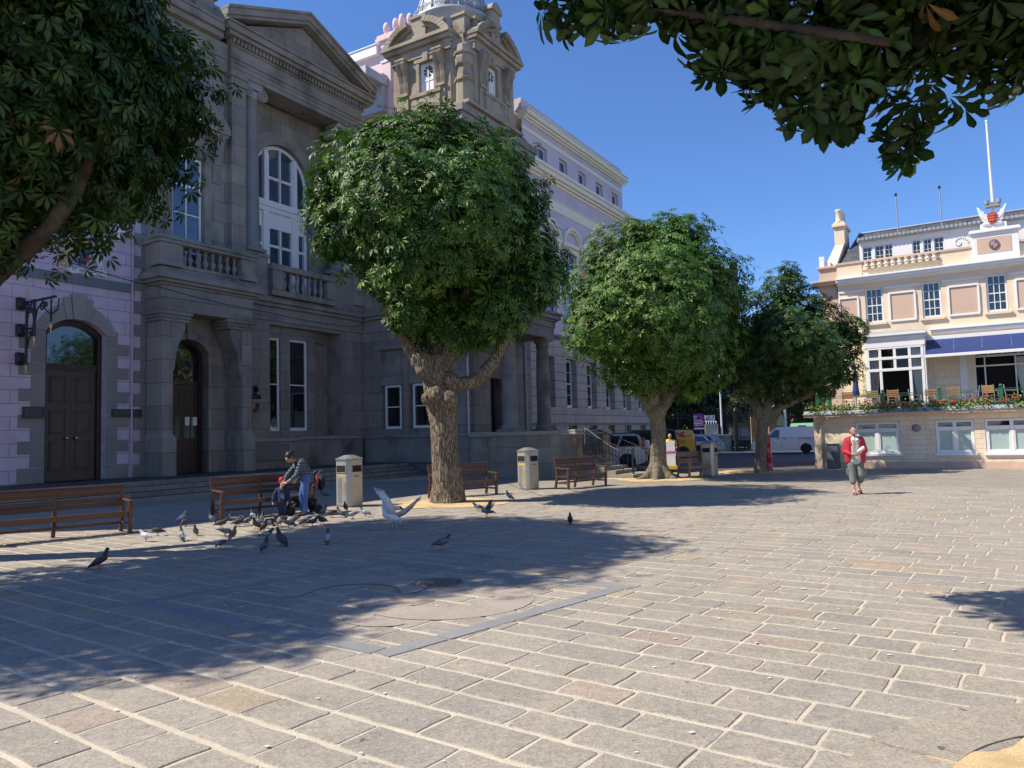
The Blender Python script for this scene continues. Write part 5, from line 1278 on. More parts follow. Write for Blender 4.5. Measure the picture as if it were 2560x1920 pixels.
tag(mesh_obj('window_frame', q, M['white'], oh), kind='stuff')
q = MB(); q.prism([(-.25,12.9),(4,16),(9,12.9)],'y',-26.2,20.2); mesh_obj('roof', q, M['slate'], oh)
# ================================================================== trees
def leaf_mat(name, trans=.14, rough=.48, spec=.32):
    m, t, b = nt(name)
    at = t.nodes.new('ShaderNodeAttribute'); at.attribute_name = 'Col'
    c = at.outputs['Color']
    t.links.new(c, b.inputs['Base Color']); b.inputs['Roughness'].default_value = rough; b.inputs['Specular IOR Level'].default_value = spec
    tr = t.nodes.new('ShaderNodeBsdfTranslucent'); c2 = mixc(t, c, (1.7,1.9,.5), 1.0, 'MULTIPLY'); t.links.new(c2, tr.inputs['Color'])
    mx = t.nodes.new('ShaderNodeMixShader'); mx.inputs[0].default_value = trans
    t.links.new(b.outputs[0], mx.inputs[1]); t.links.new(tr.outputs[0], mx.inputs[2]); t.links.new(mx.outputs[0], t.nodes['Material Output'].inputs['Surface'])
    return m
M['leaf'] = leaf_mat('chestnut_leaf')
def bark(name, c1, c2, sc=7, st=1.0):
    m, t, b = nt(name); tc = t.nodes.new('ShaderNodeTexCoord').outputs['Object']
    mp = t.nodes.new('ShaderNodeMapping'); mp.inputs['Scale'].default_value = (sc,sc,sc*.16); t.links.new(tc, mp.inputs[0])
    n1 = noise_fac(t, mp.outputs[0], 1.6, 7, .7); n2 = noise_fac(t, tc, 2.2, 5); n3 = noise_fac(t, tc, 40, 4)
    vo = t.nodes.new('ShaderNodeTexVoronoi'); vo.feature = 'DISTANCE_TO_EDGE'; vo.inputs['Scale'].default_value = 1.4; t.links.new(mp.outputs[0], vo.inputs['Vector'])
    c = ramp(t, n1, [(.32,c1),(.5,mulc(c2,.8)),(.7,c2)])
    c = mixc(t, c, ramp(t, vo.outputs['Distance'], [(.0,(.35,.33,.3)),(.12,(1,1,1))]), .9, 'MULTIPLY')
    c = mixc(t, c, (.20,.20,.13), ramp(t, n2, [(.5,(0,0,0)),(.72,(.55,.55,.55))]))
    t.links.new(c, b.inputs['Base Color']); b.inputs['Roughness'].default_value = .95; b.inputs['Specular IOR Level'].default_value = .15
    k = bump(t, b, ramp(t, vo.outputs['Distance'], [(0,(0,0,0)),(.2,(1,1,1))]), st, .05); k2 = bump(t, b, n1, st*.8, .04, k); bump(t, b, n3, .4, .01, k2)
    return m
M['bark'] = bark('chestnut_bark', (.11,.088,.066), (.37,.31,.235), 15, .9)
M['bark_grey'] = bark('grey_bark', (.13,.115,.09), (.34,.30,.235), 18, .6)
M['bark_plain'] = mat('plain_bark', (.055,.043,.034), .95, .35, 4, 22, .8, spec=.1, dirt=(.10,.085,.06), dsc=2.5)
M['bark_dark'] = bark('dark_bark', (.05,.04,.03), (.13,.10,.075), 8, .7)

def leaf_template(fine, rs):
    """one palmate chestnut leaf: verts (n,3), triangles/quads"""
    if fine: prof = [(.0,0),(.22,.05),(.45,.125),(.64,.18),(.78,.185),(.88,.135),(.955,.045),(1.0,0)]
    else: prof = [(.0,0),(.62,.165),(1.0,0)]
    vs = []; fs = []; tf = []
    angs = [-2.05,-1.3,-.64,0,.64,1.3,2.05] if rs.rand() < .6 else [-1.6,-.8,0,.8,1.6]
    for a in angs:
        L = (1-.17*abs(a)/1.0)*rs.uniform(.9,1.08); a += rs.uniform(-.1,.1); dr = rs.uniform(.18,.42); b = len(vs)
        ca, sa = math.cos(a), math.sin(a)
        def P3(x, y, z): return (.10*ca+(x*ca-y*sa)*L, .10*sa+(x*sa+y*ca)*L, (z-dr*x*x)*L)
        if fine:
            m_ = len(prof)
            for x, y in prof: vs.append(P3(x,0,-.05*math.sin(x*pi))); tf.append(1.55)
            for sg in (1,-1):
                for x, y in prof[1:-1]: vs.append(P3(x+.02*rs.uniform(-1,1),sg*y*rs.uniform(.9,1.1),.02*rs.uniform(-1,1))); tf.append(.9*rs.uniform(.85,1.15))
            for sg in (0,1):
                e = lambda k: b+m_+sg*(m_-2)+k-1
                for k in range(m_-1):
                    if k == 0: f = (b,b+1,e(1))
                    elif k == m_-2: f = (b+k,b+m_-1,e(k))
                    else: f = (b+k,b+k+1,e(k+1),e(k))
                    fs.append(f)
        else:
            vs += [P3(0,0,0),P3(.62,.17,0),P3(1,0,0),P3(.62,-.17,0),P3(.55,0,-.045)]
            tf += [1,.95,.85,.95,1.25]
            fs += [(b,b+1,b+4),(b+1,b+2,b+4),(b+2,b+3,b+4),(b+3,b,b+4)]
    return np.array(vs), fs, np.array(tf)
def make_crown(name, blobs, n, size, seed, parent, origin, fine=False, tones=None, inner=.25, up=.55, matn=None, hang=.45):
    rs = np.random.RandomState(seed); temps = [leaf_template(fine, rs) for _ in range(6)]
    B = np.array(blobs); wts = B[:,3]**2; wts /= wts.sum()
    idx = rs.choice(len(B), n*2, p=wts); d = rs.normal(size=(n*2,3)); d /= np.linalg.norm(d,axis=1,keepdims=True)
    rr = np.where(rs.rand(n*2) < inner, rs.uniform(.35,.85,n*2), rs.uniform(.84,1.06,n*2))
    # lumps: clumps of leaves stand out of the surface, hollows lie between them
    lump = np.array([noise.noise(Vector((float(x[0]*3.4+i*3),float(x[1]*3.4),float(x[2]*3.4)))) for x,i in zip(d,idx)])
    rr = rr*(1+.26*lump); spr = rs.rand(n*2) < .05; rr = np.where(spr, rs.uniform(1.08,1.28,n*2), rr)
    pos = B[idx,:3]+d*(B[idx,3]*rr)[:,None]*np.array([1,1,.95])
    keep = np.ones(len(pos),bool)
    for b in B:
        inside = np.linalg.norm(pos-b[:3],axis=1) < b[3]*.58
        keep &= ~(inside & (rs.rand(len(pos)) < .8))
    pos = pos[keep][:n]; d = d[keep][:n]; n = len(pos)
    cen = (B[:,:3]*wts[:,None]).sum(0); out = pos-cen; out /= np.linalg.norm(out,axis=1,keepdims=True)+1e-6
    nr = d*.55+out*.3+np.array([0,0,up])+rs.normal(size=(n,3))*.33; nr /= np.linalg.norm(nr,axis=1,keepdims=True)
    ax = out*np.array([1,1,.1])+np.array([0,0,-hang])+rs.normal(size=(n,3))*.5
    ax -= nr*(ax*nr).sum(1)[:,None]; ax /= np.linalg.norm(ax,axis=1,keepdims=True)+1e-9
    bi = np.cross(nr,ax)
    sz = size*rs.uniform(.6,1.2,n); core = np.array([min(np.linalg.norm((p-B[:,:3])/B[:,3:4],axis=1)) for p in pos]) < .66; sz = sz if fine else np.where(core, sz*1.9, sz)  # hidden core leaves enlarged to block light through the crown
    VS = []; FS = []; CS = []; base = 0
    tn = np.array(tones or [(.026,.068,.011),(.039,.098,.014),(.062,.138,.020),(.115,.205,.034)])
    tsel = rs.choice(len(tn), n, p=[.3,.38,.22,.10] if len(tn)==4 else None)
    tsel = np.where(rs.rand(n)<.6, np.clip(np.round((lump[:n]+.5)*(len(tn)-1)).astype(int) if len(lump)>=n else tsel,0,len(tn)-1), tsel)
    for k in range(n):
        v_, f_, t_ = temps[k % 6]
        VS.append(pos[k]+sz[k]*(v_[:,:1]*ax[k]+v_[:,1:2]*bi[k]+v_[:,2:3]*nr[k]))
        FS += [tuple(i+base for i in f) for f in f_]; base += len(v_)
        c = tn[tsel[k]]*rs.uniform(.8,1.2)
        if rs.rand() < .004: c = np.array([.20,.10,.035])*rs.uniform(.6,1.1)
        CS.append(np.hstack([c[None,:]*t_[:,None],np.ones((len(v_),1))]))
    me = bpy.data.meshes.new(name); me.from_pydata((np.vstack(VS)-np.array(origin)).tolist(), [], FS)
    me.materials.append(matn or M['leaf']); set_col(me, np.vstack(CS)); me.update()
    o = bpy.data.objects.new(name, me); COL.objects.link(o); o.parent = parent; return o
def make_trunk(parent, origin, limbs, burls, m, vox=.035, disp=.03, seed=0):
    mb = MB()
    for pts, rad in limbs:
        P_ = [Vector(p) for p in pts]; Q = []; Rr = []
        for k in range(len(P_)-1):
            for j in range(6):
                t_ = j/6; p0 = P_[max(0,k-1)]; p1 = P_[k]; p2 = P_[k+1]; p3 = P_[min(len(P_)-1,k+2)]
                q = .5*((2*p1)+(p2-p0)*t_+(2*p0-5*p1+4*p2-p3)*t_**2+(3*p1-p0-3*p2+p3)*t_**3)
                Q.append(q); Rr.append(rad[k]+(rad[k+1]-rad[k])*t_)
        Q.append(P_[-1]); Rr.append(rad[-1]); mb.tube(Q, Rr, 14)
    for x,y,z,r in burls: mb.ball((x,y,z),r,14,10)
    o = mesh_obj('trunk', mb, m, parent, origin); remesh(o, vox, 3)
    v = o.data.vertices; n = len(v); cs = np.empty(n*3); ns = np.empty(n*3); v.foreach_get('co',cs); v.foreach_get('normal',ns); cs = cs.reshape(-1,3); ns = ns.reshape(-1,3)
    dd = np.array([noise.fractal(Vector((p[0]*13+seed,p[1]*13,p[2]*2.2)),1,2,4)*disp+noise.noise(Vector((p[0]*2.3,p[1]*2.3+seed,p[2]*1.7)))*disp*1.6 for p in cs])
    v.foreach_set('co',(cs+ns*dd[:,None]).ravel()); o.data.update(); return o
def tree(label, origin, limbs, burls, blobs, n, size, seed, m, vox=.04, disp=.03, fine=False, tones=None, name='chestnut_tree', group='pollarded chestnut trees on the square', inner=.25, **kw):
    t_ = thing(name, label, 'tree', world=origin, group=group)
    tr = make_trunk(t_, origin, limbs, burls, m, vox, disp, seed)
    make_crown('crown', blobs, n, size, seed, t_, origin, fine, tones, inner, **kw); return t_
# the big tree in the middle
x, y = -1.77, 20.1
T1 = [(-1.4,19.9,4.65,.75),(-2.3,20.3,4.8,.65),(-.7,19.7,4.75,.65),(-4.01,20.40,9.05,1.23),(-2.33,20.10,9.23,1.43),(-0.71,20.10,8.74,1.38),(-4.40,20.10,7.52,1.01),(-2.94,20.40,7.57,1.83),(-1.20,20.30,7.16,1.82),(0.21,20.10,6.85,1.11),(0.82,20.10,5.86,0.76),(-0.49,20.40,5.19,1.02),(-2.12,20.60,5.82,1.30),(-2.60,18.80,4.92,0.57),(-4.66,20.10,8.41,0.76),(0.35,20.30,8.11,0.80),(-1.88,20.10,9.99,0.76),(-2.64,18.40,7.80,1.45),(-1.16,18.30,7.32,1.44),(-2.16,18.30,6.16,1.06),(-3.14,21.90,8.95,1.73),(-1.04,21.90,8.42,1.73),(-1.77,21.90,6.77,1.38),(-3.18,19.10,5.76,0.48),(1.27,20.10,6.39,0.40),(-3.34,20.10,10.03,0.53),(-0.80,20.10,9.80,0.48),(-.2,19.3,5.0,.8),(.5,19.6,5.5,.6)]
L1 = [([(x+.06,y,-.15),(-1.74,y,.25),(-1.80,y,1.13),(-1.86,y,2.18),(-1.95,y,3.14),(-2.0,y,3.9)],[.50,.43,.37,.36,.42,.36]),
 ([(-2.05,y,3.2),(-2.84,y-.1,4.34),(-3.46,y-.2,5.54),(-3.93,y-.2,7.2)],[.22,.15,.12,.06]),([(-1.95,y,3.7),(-2.03,y+.2,5.07),(-2.38,y,6.59),(-2.56,y,8.3)],[.22,.16,.12,.06]),
 ([(-1.8,y,3.5),(-1.34,y-.2,4.83),(-.88,y-.3,6.34),(-.63,y-.3,7.9)],[.21,.16,.12,.06]),([(-1.7,y-.1,3.0),(-1.3,y-.25,3.12),(-.90,y-.3,3.22),(-.35,y-.3,3.84),(-.01,y-.3,4.80),(.5,y-.2,5.9)],[.22,.19,.17,.15,.13,.08]),
 ([(-1.7,y,3.8),(-.82,y,4.39),(.15,y,4.95),(.9,y,5.5)],[.18,.13,.1,.06]),([(-2.0,y+.2,3.7),(-2.3,y+.9,5.3),(-2.6,y+1.4,7.2)],[.22,.16,.08])]
for k in range(7):
    a = 2*pi*k/7+.4; L1.append(([(x+.2*math.cos(a),y+.2*math.sin(a),.6),(x+.34*math.cos(a),y+.34*math.sin(a),.15),(x+.42*math.cos(a),y+.42*math.sin(a),-.08)],[.16,.12,.08]))
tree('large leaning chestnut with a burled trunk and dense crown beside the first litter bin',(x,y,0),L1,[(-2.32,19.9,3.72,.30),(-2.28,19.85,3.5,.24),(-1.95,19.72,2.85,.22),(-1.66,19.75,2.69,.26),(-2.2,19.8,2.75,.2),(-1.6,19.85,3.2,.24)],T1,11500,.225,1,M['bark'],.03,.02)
T2 = [(4.29,27.90,8.13,1.47),(6.23,27.90,8.38,1.47),(3.21,27.90,6.95,1.25),(5.42,27.90,6.60,2.42),(7.45,27.90,7.05,1.42),(7.58,27.90,5.19,1.17),(3.01,27.90,5.47,1.10),(4.15,27.90,4.40,1.17),(6.22,27.90,4.49,1.54),(7.23,27.90,3.87,0.88),(5.81,27.90,9.00,0.91),(5.00,25.70,6.35,1.89),(5.81,25.90,5.12,1.50),(3.66,26.10,5.62,1.37),(5.85,30.10,7.14,2.22),(4.73,27.10,3.87,0.86),(6.64,27.40,3.41,0.58),(6.71,27.90,9.12,0.66),(4.77,27.90,9.02,0.66)]
x, y = 5.25, 27.9
L2 = [([(x,y,-.15),(x,y,.3),(5.28,y,1.13),(5.31,y,2.01),(5.27,y,2.74)],[.5,.33,.28,.275,.33]),([(5.18,y,2.35),(4.56,y,3.5),(3.86,y,4.55),(3.32,y,5.9)],[.26,.17,.12,.06]),([(5.33,y,2.5),(6.03,y,3.46),(6.67,y,4.62),(7.32,y,6.1)],[.28,.19,.13,.06]),([(5.29,y,2.5),(5.47,y,4.06),(5.56,y,6.4)],[.28,.2,.1]),([(5.2,y,2.5),(5.0,y-.9,4.0),(4.8,y-1.5,6)],[.22,.15,.08])]
for k in range(6):
    a = 2*pi*k/6+.2; L2.append(([(x+.2*math.cos(a),y+.2*math.sin(a),.45),(x+.5*math.cos(a),y+.5*math.sin(a),.1),(x+.95*math.cos(a),y+.95*math.sin(a),-.06)],[.17,.13,.07]))
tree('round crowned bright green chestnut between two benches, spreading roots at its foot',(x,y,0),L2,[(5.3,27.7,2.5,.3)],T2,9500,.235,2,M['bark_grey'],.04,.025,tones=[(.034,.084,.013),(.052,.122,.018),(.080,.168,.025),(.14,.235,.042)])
T3 = [(11.28,30.90,7.64,0.89),(10.17,30.90,6.68,1.01),(9.45,30.90,5.37,0.85),(10.85,30.90,5.50,1.38),(12.67,30.90,5.95,1.22),(13.36,30.90,5.11,1.01),(12.33,30.90,4.15,1.38),(14.05,30.90,5.66,0.62),(11.08,30.90,3.69,1.01),(9.78,30.90,3.73,0.89),(9.00,30.90,4.40,0.68),(11.90,30.90,6.80,0.98),(10.75,29.10,5.27,1.23),(11.72,29.10,4.62,1.15),(11.0,30.6,6.0,1.1),(11.56,30.90,8.22,0.46),(13.55,30.90,4.12,0.73)]
T3 = [(a_*.950,b_-1.55,1.72+(c_-1.72)*.950,r_*.84) for a_,b_,c_,r_ in T3]
x, y = 9.66, 30.0
L3 = [([(x,y,-.15),(9.66,y,.3),(9.72,y,.96),(9.82,y,1.76),(9.9,y,2.25)],[.27,.235,.215,.215,.26]),([(9.8,y,1.93),(9.4,y-.2,3.0),(8.9,y-.4,4.1)],[.19,.13,.08]),([(9.88,y,2.05),(10.2,y-.3,3.5),(10.5,y-.6,5.7)],[.19,.14,.08]),([(10.0,y,2.0),(10.7,y-.2,2.82),(11.6,y-.4,4.0),(12.3,y-.6,5.3)],[.2,.16,.13,.07]),([(10.55,y-.15,2.6),(11.4,y-.4,2.95),(12.5,y-.6,3.7)],[.17,.13,.07]),([(9.5,y-.1,2.7),(9.1,y-.3,3.3),(8.6,y-.5,4.3)],[.13,.1,.05])]
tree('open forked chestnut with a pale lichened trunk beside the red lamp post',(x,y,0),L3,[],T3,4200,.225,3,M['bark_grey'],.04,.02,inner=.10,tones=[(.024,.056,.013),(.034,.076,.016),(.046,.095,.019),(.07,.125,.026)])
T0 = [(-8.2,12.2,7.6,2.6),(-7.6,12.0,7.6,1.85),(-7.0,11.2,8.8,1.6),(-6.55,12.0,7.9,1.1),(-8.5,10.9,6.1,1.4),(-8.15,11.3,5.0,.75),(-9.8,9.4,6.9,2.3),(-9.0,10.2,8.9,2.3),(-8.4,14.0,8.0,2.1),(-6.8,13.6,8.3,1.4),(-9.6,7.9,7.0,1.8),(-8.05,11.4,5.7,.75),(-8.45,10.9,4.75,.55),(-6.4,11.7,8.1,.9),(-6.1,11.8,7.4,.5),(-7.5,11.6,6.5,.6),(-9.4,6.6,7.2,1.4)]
x, y = -9.7, 12.0
L0 = [([(x,y,-.15),(x,y,.3),(x,y,2.8),(x,y,3.4)],[.5,.42,.36,.36]),([(-9.6,y,3.0),(-8.3,11.7,4.15),(-6.95,11.5,5.25),(-6.3,11.6,6.6)],[.24,.17,.12,.06]),([(-9.6,y,3.2),(-8.2,12,5.2),(-7.4,11.9,7.4)],[.25,.17,.08]),([(x,y,3.2),(-9.5,11.5,5.5),(-9.6,10,7.2)],[.26,.18,.08]),([(x,y,3.2),(-9,13.4,5.6),(-8.6,14.2,7.8)],[.26,.18,.08])]
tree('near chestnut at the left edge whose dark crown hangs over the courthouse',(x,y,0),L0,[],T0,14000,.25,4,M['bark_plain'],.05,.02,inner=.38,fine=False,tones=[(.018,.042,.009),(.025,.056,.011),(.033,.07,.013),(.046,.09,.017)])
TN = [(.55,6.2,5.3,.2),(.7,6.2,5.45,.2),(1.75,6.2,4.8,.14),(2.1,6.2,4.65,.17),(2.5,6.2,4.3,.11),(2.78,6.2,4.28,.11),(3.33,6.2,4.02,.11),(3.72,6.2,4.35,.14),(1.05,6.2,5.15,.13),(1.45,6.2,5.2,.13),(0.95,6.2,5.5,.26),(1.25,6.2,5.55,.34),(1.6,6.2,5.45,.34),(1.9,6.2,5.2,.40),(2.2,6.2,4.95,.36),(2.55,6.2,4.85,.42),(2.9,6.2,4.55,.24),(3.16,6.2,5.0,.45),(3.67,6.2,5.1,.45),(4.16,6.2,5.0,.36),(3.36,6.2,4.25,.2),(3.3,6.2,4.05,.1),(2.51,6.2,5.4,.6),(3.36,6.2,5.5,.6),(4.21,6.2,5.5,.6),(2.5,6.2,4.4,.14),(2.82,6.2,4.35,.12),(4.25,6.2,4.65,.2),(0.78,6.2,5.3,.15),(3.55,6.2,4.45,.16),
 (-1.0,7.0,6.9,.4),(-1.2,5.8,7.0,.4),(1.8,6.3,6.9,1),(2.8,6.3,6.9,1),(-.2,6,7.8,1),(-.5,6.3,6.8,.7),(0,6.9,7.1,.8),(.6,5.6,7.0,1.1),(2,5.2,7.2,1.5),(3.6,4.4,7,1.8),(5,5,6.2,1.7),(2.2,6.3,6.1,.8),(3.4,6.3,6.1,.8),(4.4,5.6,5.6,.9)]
x, y = 3.05, 3.05
LN = [([(x,y,-.15),(x,y,.3),(x,y,2.6),(x+.1,y+.1,3.3)],[.5,.38,.33,.33]),([(x,y,3.1),(4.6,4.6,4.7),(4.7,6.0,5.05),(4.25,6.1,5.02),(3.78,6.15,4.98),(3.2,6.15,4.9),(2.5,6.2,4.95)],[.24,.15,.11,.09,.065,.045,.02]),([(3.6,6.15,4.95),(3.45,6.15,4.75),(3.38,6.2,4.45),(3.34,6.2,4.1)],[.03,.022,.016,.01]),
 ([(x,y,3.1),(2.2,4.2,5.2),(1,5.5,6.6),(-.4,6.4,6.9)],[.25,.18,.12,.05]),([(x,y,3.2),(3.6,3.8,5.2),(3.8,4.4,7)],[.26,.2,.1]),([(2.9,5.5,4.58),(1.9,5.9,5.0),(.9,6.2,5.35)],[.05,.035,.015])]
tree('overhanging chestnut in front at the right, its large drooping leaves dark against the sky',(x,y,0),LN,[],TN,5200,.27,5,M['bark_plain'],.03,.012,fine=True,inner=.3,up=.1,hang=1.0,tones=[(.013,.030,.007),(.018,.040,.008),(.026,.055,.010),(.045,.09,.014)])  # tones darkened to put the canopy's shade into the leaf colour
# fallen leaf tufts that break the silhouette of the overhanging branch are part of its crown

# ---- churchyard trees and shrubs in the background
DK = [(.016,.034,.012),(.022,.045,.014),(.030,.058,.016),(.042,.070,.020)]
for lab, o_, bl, n, tn in (('dark evergreen tree behind the churchyard railings next to the lilac building',(12.5,66,0),[(11.5,66,6,4.2),(14.5,66,7,4),(12,64,4,2.6),(15,65,4,2.8),(10,65,3.5,2.2)],2400,DK),
  ('dark spreading tree behind the white lamp column in the churchyard',(19,69,0),[(18.5,69,8,4),(21.5,70,8,3.6),(17.5,67,4.5,2.4),(20,68,5,2.4)],2200,DK),
  ('green tree between the church and the club building',(29,72,0),[(28.5,72,6,3.2),(31,73,6.5,3.2),(28,71,3.2,2.4),(26.5,73,8,2.4)],1500,[(.03,.065,.015),(.045,.09,.02),(.06,.11,.025),(.08,.13,.03)])):
    tree(lab, o_, [([(o_[0],o_[1],-.2),(o_[0],o_[1],2.5),(o_[0]+.3,o_[1],5)],[.5,.4,.3]),([(o_[0],o_[1],2.4),(o_[0]-1.6,o_[1]-.5,4.5)],[.3,.15])], [], bl, n, .62, int(o_[0]*7), M['bark_dark'], .12, .03, name='churchyard_tree', group='trees round the churchyard', tones=tn)
bu = thing('ivy_bush','pale dusty ivy bush growing on the old stone wall','bush',world=(18.6,63.2,0))
make_crown('foliage',[(18.6,63.4,4.0,.9),(18.2,63.3,3.4,.8),(19.2,63.4,4.5,.7),(18.9,63.3,3.0,.6)],420,.34,61,bu,(18.6,63.2,0),tones=[(.10,.10,.045),(.14,.13,.06),(.18,.165,.075),(.22,.2,.10)])
q = MB(); q.tube([(0,.3,0),(0,.2,2),(.1,.1,3.4)],[.12,.09,.05],7); o = mesh_obj('stem', q, M['bark_dark'], bu)

# ---- climber by the bay window and the flowers along the annex roof
cl = thing('climber','pale climbing plant on the wall left of the bay window','climber',(-4.62,37.3,2.42),'B')
rs_ = np.random.RandomState(5); q = MB(); q.tube([(-4.62,37.42,2.42),(-4.68,37.42,3.2),(-4.58,37.42,4.0)],.012,5); part('stem', q, M['bark_dark'], cl)
q = MB()
for k in range(150):
    z = 2.5+1.6*rs_.rand(); xx = -4.62+rs_.normal()*.12; r_ = rs_.uniform(.03,.055); a = rs_.uniform(0,6); yy = 37.40-rs_.rand()*.14
    q.add([(xx+r_*math.cos(a+2*pi*j/5),yy+rs_.uniform(-.02,.02),z+r_*math.sin(a+2*pi*j/5)) for j in range(5)],[(0,1,2,3,4)])
part('foliage', q, mat('climber_leaf',(.42,.47,.30),.7,.3,14), cl)
M['fl_leaf'] = [mat('geranium_leaf',(.06,.135,.03),.6,.35,12), mat('pale_leaf',(.25,.30,.09),.6,.3,12)]
M['fl_red'] = mat('red_flower',(.62,.02,.03),.6,.25,15); M['fl_pink'] = mat('pink_flower',(.62,.14,.20),.6,.25,15); M['fl_or'] = mat('orange_flower',(.7,.16,.04),.6,.25,15)
fls = [(-6.15,.75,'orange',0,'orange flower clump at the very corner of the annex roof'),(-5.15,1.05,'red',1,'pale trailing flower clump right of the second green post'),(-4.15,.9,'pink',0,'pink flower clump below the closed parasol'),(-3.45,.8,'red',0,'bushy dark green clump with a red bloom below the third green post'),(-2.6,.9,'pink',1,'yellow green flower clump below the open bay window'),(-1.75,.85,'red',0,'red flower clump below the fourth green post'),(-.9,.9,'red',0,'tall red geranium clump under the left part of the awning'),(-.15,.8,'red',1,'light leaved flower clump below the dark garden doors'),(.75,.95,'red',0,'large red geranium clump right of the fifth green post'),(1.7,.9,'pink',0,'flower clump at the right edge of the picture on the annex roof'),(2.7,.9,'red',1,'flower clump beyond the right edge on the annex roof')]
for k, (s_, wd, colr, lm, lab) in enumerate(fls):
    f = thing('flower_clump', lab, 'flowers', (s_,33.75,2.41),'B',group='flower clumps along the annex roof')
    r2 = np.random.RandomState(40+k); lf = MB(); fw = MB()
    q = MB(); q.box(s_-wd*.42,s_+wd*.42,33.7,33.82,2.412,2.5); part('trough', q, M['iron'], f)
    for j in range(230):
        u = r2.normal()*.27*wd; zz = 2.46+abs(r2.normal())*.11; yy = 33.76+r2.normal()*.06
        if r2.rand() < .22: yy = 33.60-r2.rand()*.03; zz = 2.46-r2.rand()*.17
        r_ = r2.uniform(.018,.042); a = r2.uniform(0,6); nx = r2.normal()
        lf.add([(s_+u+r_*math.cos(a+2*pi*i_/5), yy+r_*.6*nx*math.cos(a+2*pi*i_/5), zz+r_*math.sin(a+2*pi*i_/5)) for i_ in range(5)],[(0,1,2,3,4)], 0 if r2.rand() < (.75 if lm == 0 else .35) else 1)
    part('foliage', lf, M['fl_leaf'], f)
    for j in range(int(r2.randint(5,12))):
        u = r2.normal()*.26*wd; zz = 2.52+abs(r2.normal())*.1; yy = 33.70+r2.normal()*.05
        for i_ in range(5): fw.ball((s_+u+r2.normal()*.018,yy+r2.normal()*.015,zz+r2.normal()*.018),.022,5,4)
    part('blossom', fw, {'red':M['fl_red'],'pink':M['fl_pink'],'orange':M['fl_or']}[colr], f)
# ================================================================== benches
def wood(name, c1, c2):
    m, t, b = nt(name); tc = t.nodes.new('ShaderNodeTexCoord').outputs['Object']
    mp = t.nodes.new('ShaderNodeMapping'); mp.inputs['Scale'].default_value = (1.2,14,14); t.links.new(tc, mp.inputs[0])
    n = noise_fac(t, mp.outputs[0], 3, 6, .65); c = ramp(t, n, [(.3,c1),(.7,c2)]); t.links.new(c, b.inputs['Base Color']); b.inputs['Roughness'].default_value = .42; b.inputs['Specular IOR Level'].default_value = .45
    bump(t, b, n, .15, .005); return m
M['wood'] = wood('varnished_wood', (.060,.026,.015), (.125,.058,.031)); M['wood_pale'] = wood('weathered_wood', (.20,.125,.075), (.30,.20,.13))
def bench(label, cx, cy, rz, L, m, mids=1):
    b = thing('park_bench', label, 'bench', world=(cx,cy,0), rz=rz, group='wooden benches along the square')
    h = L/2
    def pt(name, q, bev=.006): return part(name, q, m, b, bev)
    q = MB(); q.prism([(.235,.775),(.255,.93),(.275,.955),(.305,.95),(.30,.90),(.285,.80),(.27,.765)],'x',-h,h,0,True); pt('top_rail', q, .004)
    for z, y in ((.665,.215),(.57,.195)):
        q = MB(); q.hexa([(-h+.02,y-.012,z-.04),(h-.02,y-.012,z-.04),(h-.02,y+.012,z-.04),(-h+.02,y+.012,z-.04),(-h+.02,y+.004,z+.04),(h-.02,y+.004,z+.04),(h-.02,y+.028,z+.04),(-h+.02,y+.028,z+.04)]); pt('back_slat', q, .004)
    q = MB()
    for k in range(5): q.box(-h+.015,h-.015,-.235+.088*k,-.16+.088*k,.425-.008*k,.447-.008*k)
    pt('seat', q, .004)
    q = MB(); q.box(-h,h,-.27,-.235,.345,.45); pt('seat_rail', q)
    q = MB(); q.box(-h+.06,h-.06,.20,.235,.17,.225); pt('stretcher', q)
    xs = [-h+.045]+[-h+.045+(L-.09)*(k+1)/(mids+1) for k in range(mids)]+[h-.045]
    for x in xs:
        q = MB(); q.hexa([(x-.033,.27,0),(x+.033,.27,0),(x+.033,.335,0),(x-.033,.335,0),(x-.033,.17,.43),(x+.033,.17,.43),(x+.033,.24,.43),(x-.033,.24,.43)])
        q.hexa([(x-.033,.17,.43),(x+.033,.17,.43),(x+.033,.24,.43),(x-.033,.24,.43),(x-.033,.245,.90),(x+.033,.245,.90),(x+.033,.30,.90),(x-.033,.30,.90)]); pt('back_leg', q)
    for x in (-h+.045,h-.045):
        q = MB(); q.hexa([(x-.036,-.275,0),(x+.036,-.275,0),(x+.036,-.21,0),(x-.036,-.21,0),(x-.036,-.30,.62),(x+.036,-.30,.62),(x+.036,-.225,.62),(x-.036,-.225,.62)]); pt('front_leg', q)
        q = MB(); q.hexa([(x-.045,-.34,.62),(x+.045,-.34,.62),(x+.045,.215,.645),(x-.045,.215,.645),(x-.045,-.34,.655),(x+.045,-.34,.655),(x+.045,.215,.685),(x-.045,.215,.685)]); pt('armrest', q)
        q = MB(); q.box(x-.022,x+.022,-.23,.2,.36,.415); q.box(x-.02,x+.02,-.23,.24,.17,.22); pt('side_rail', q)
    return b
bench('long dark brown bench in the left foreground, cut off by the picture edge',-8.62,14.42,R(44),2.5,M['wood'])
bench('dark brown bench behind the bending woman and the child in the red cap',-5.86,17.92,R(45),2.35,M['wood'])
bench('brown bench half hidden behind the big chestnut trunk',-1.48,22.15,R(36),2.05,M['wood'])
bench('brown bench in full sun in front of the porch stairs',2.15,24.55,R(45),1.95,M['wood'])
bench('short weathered grey brown bench in front of the farthest litter bin',6.74,28.45,R(41),1.5,M['wood_pale'])

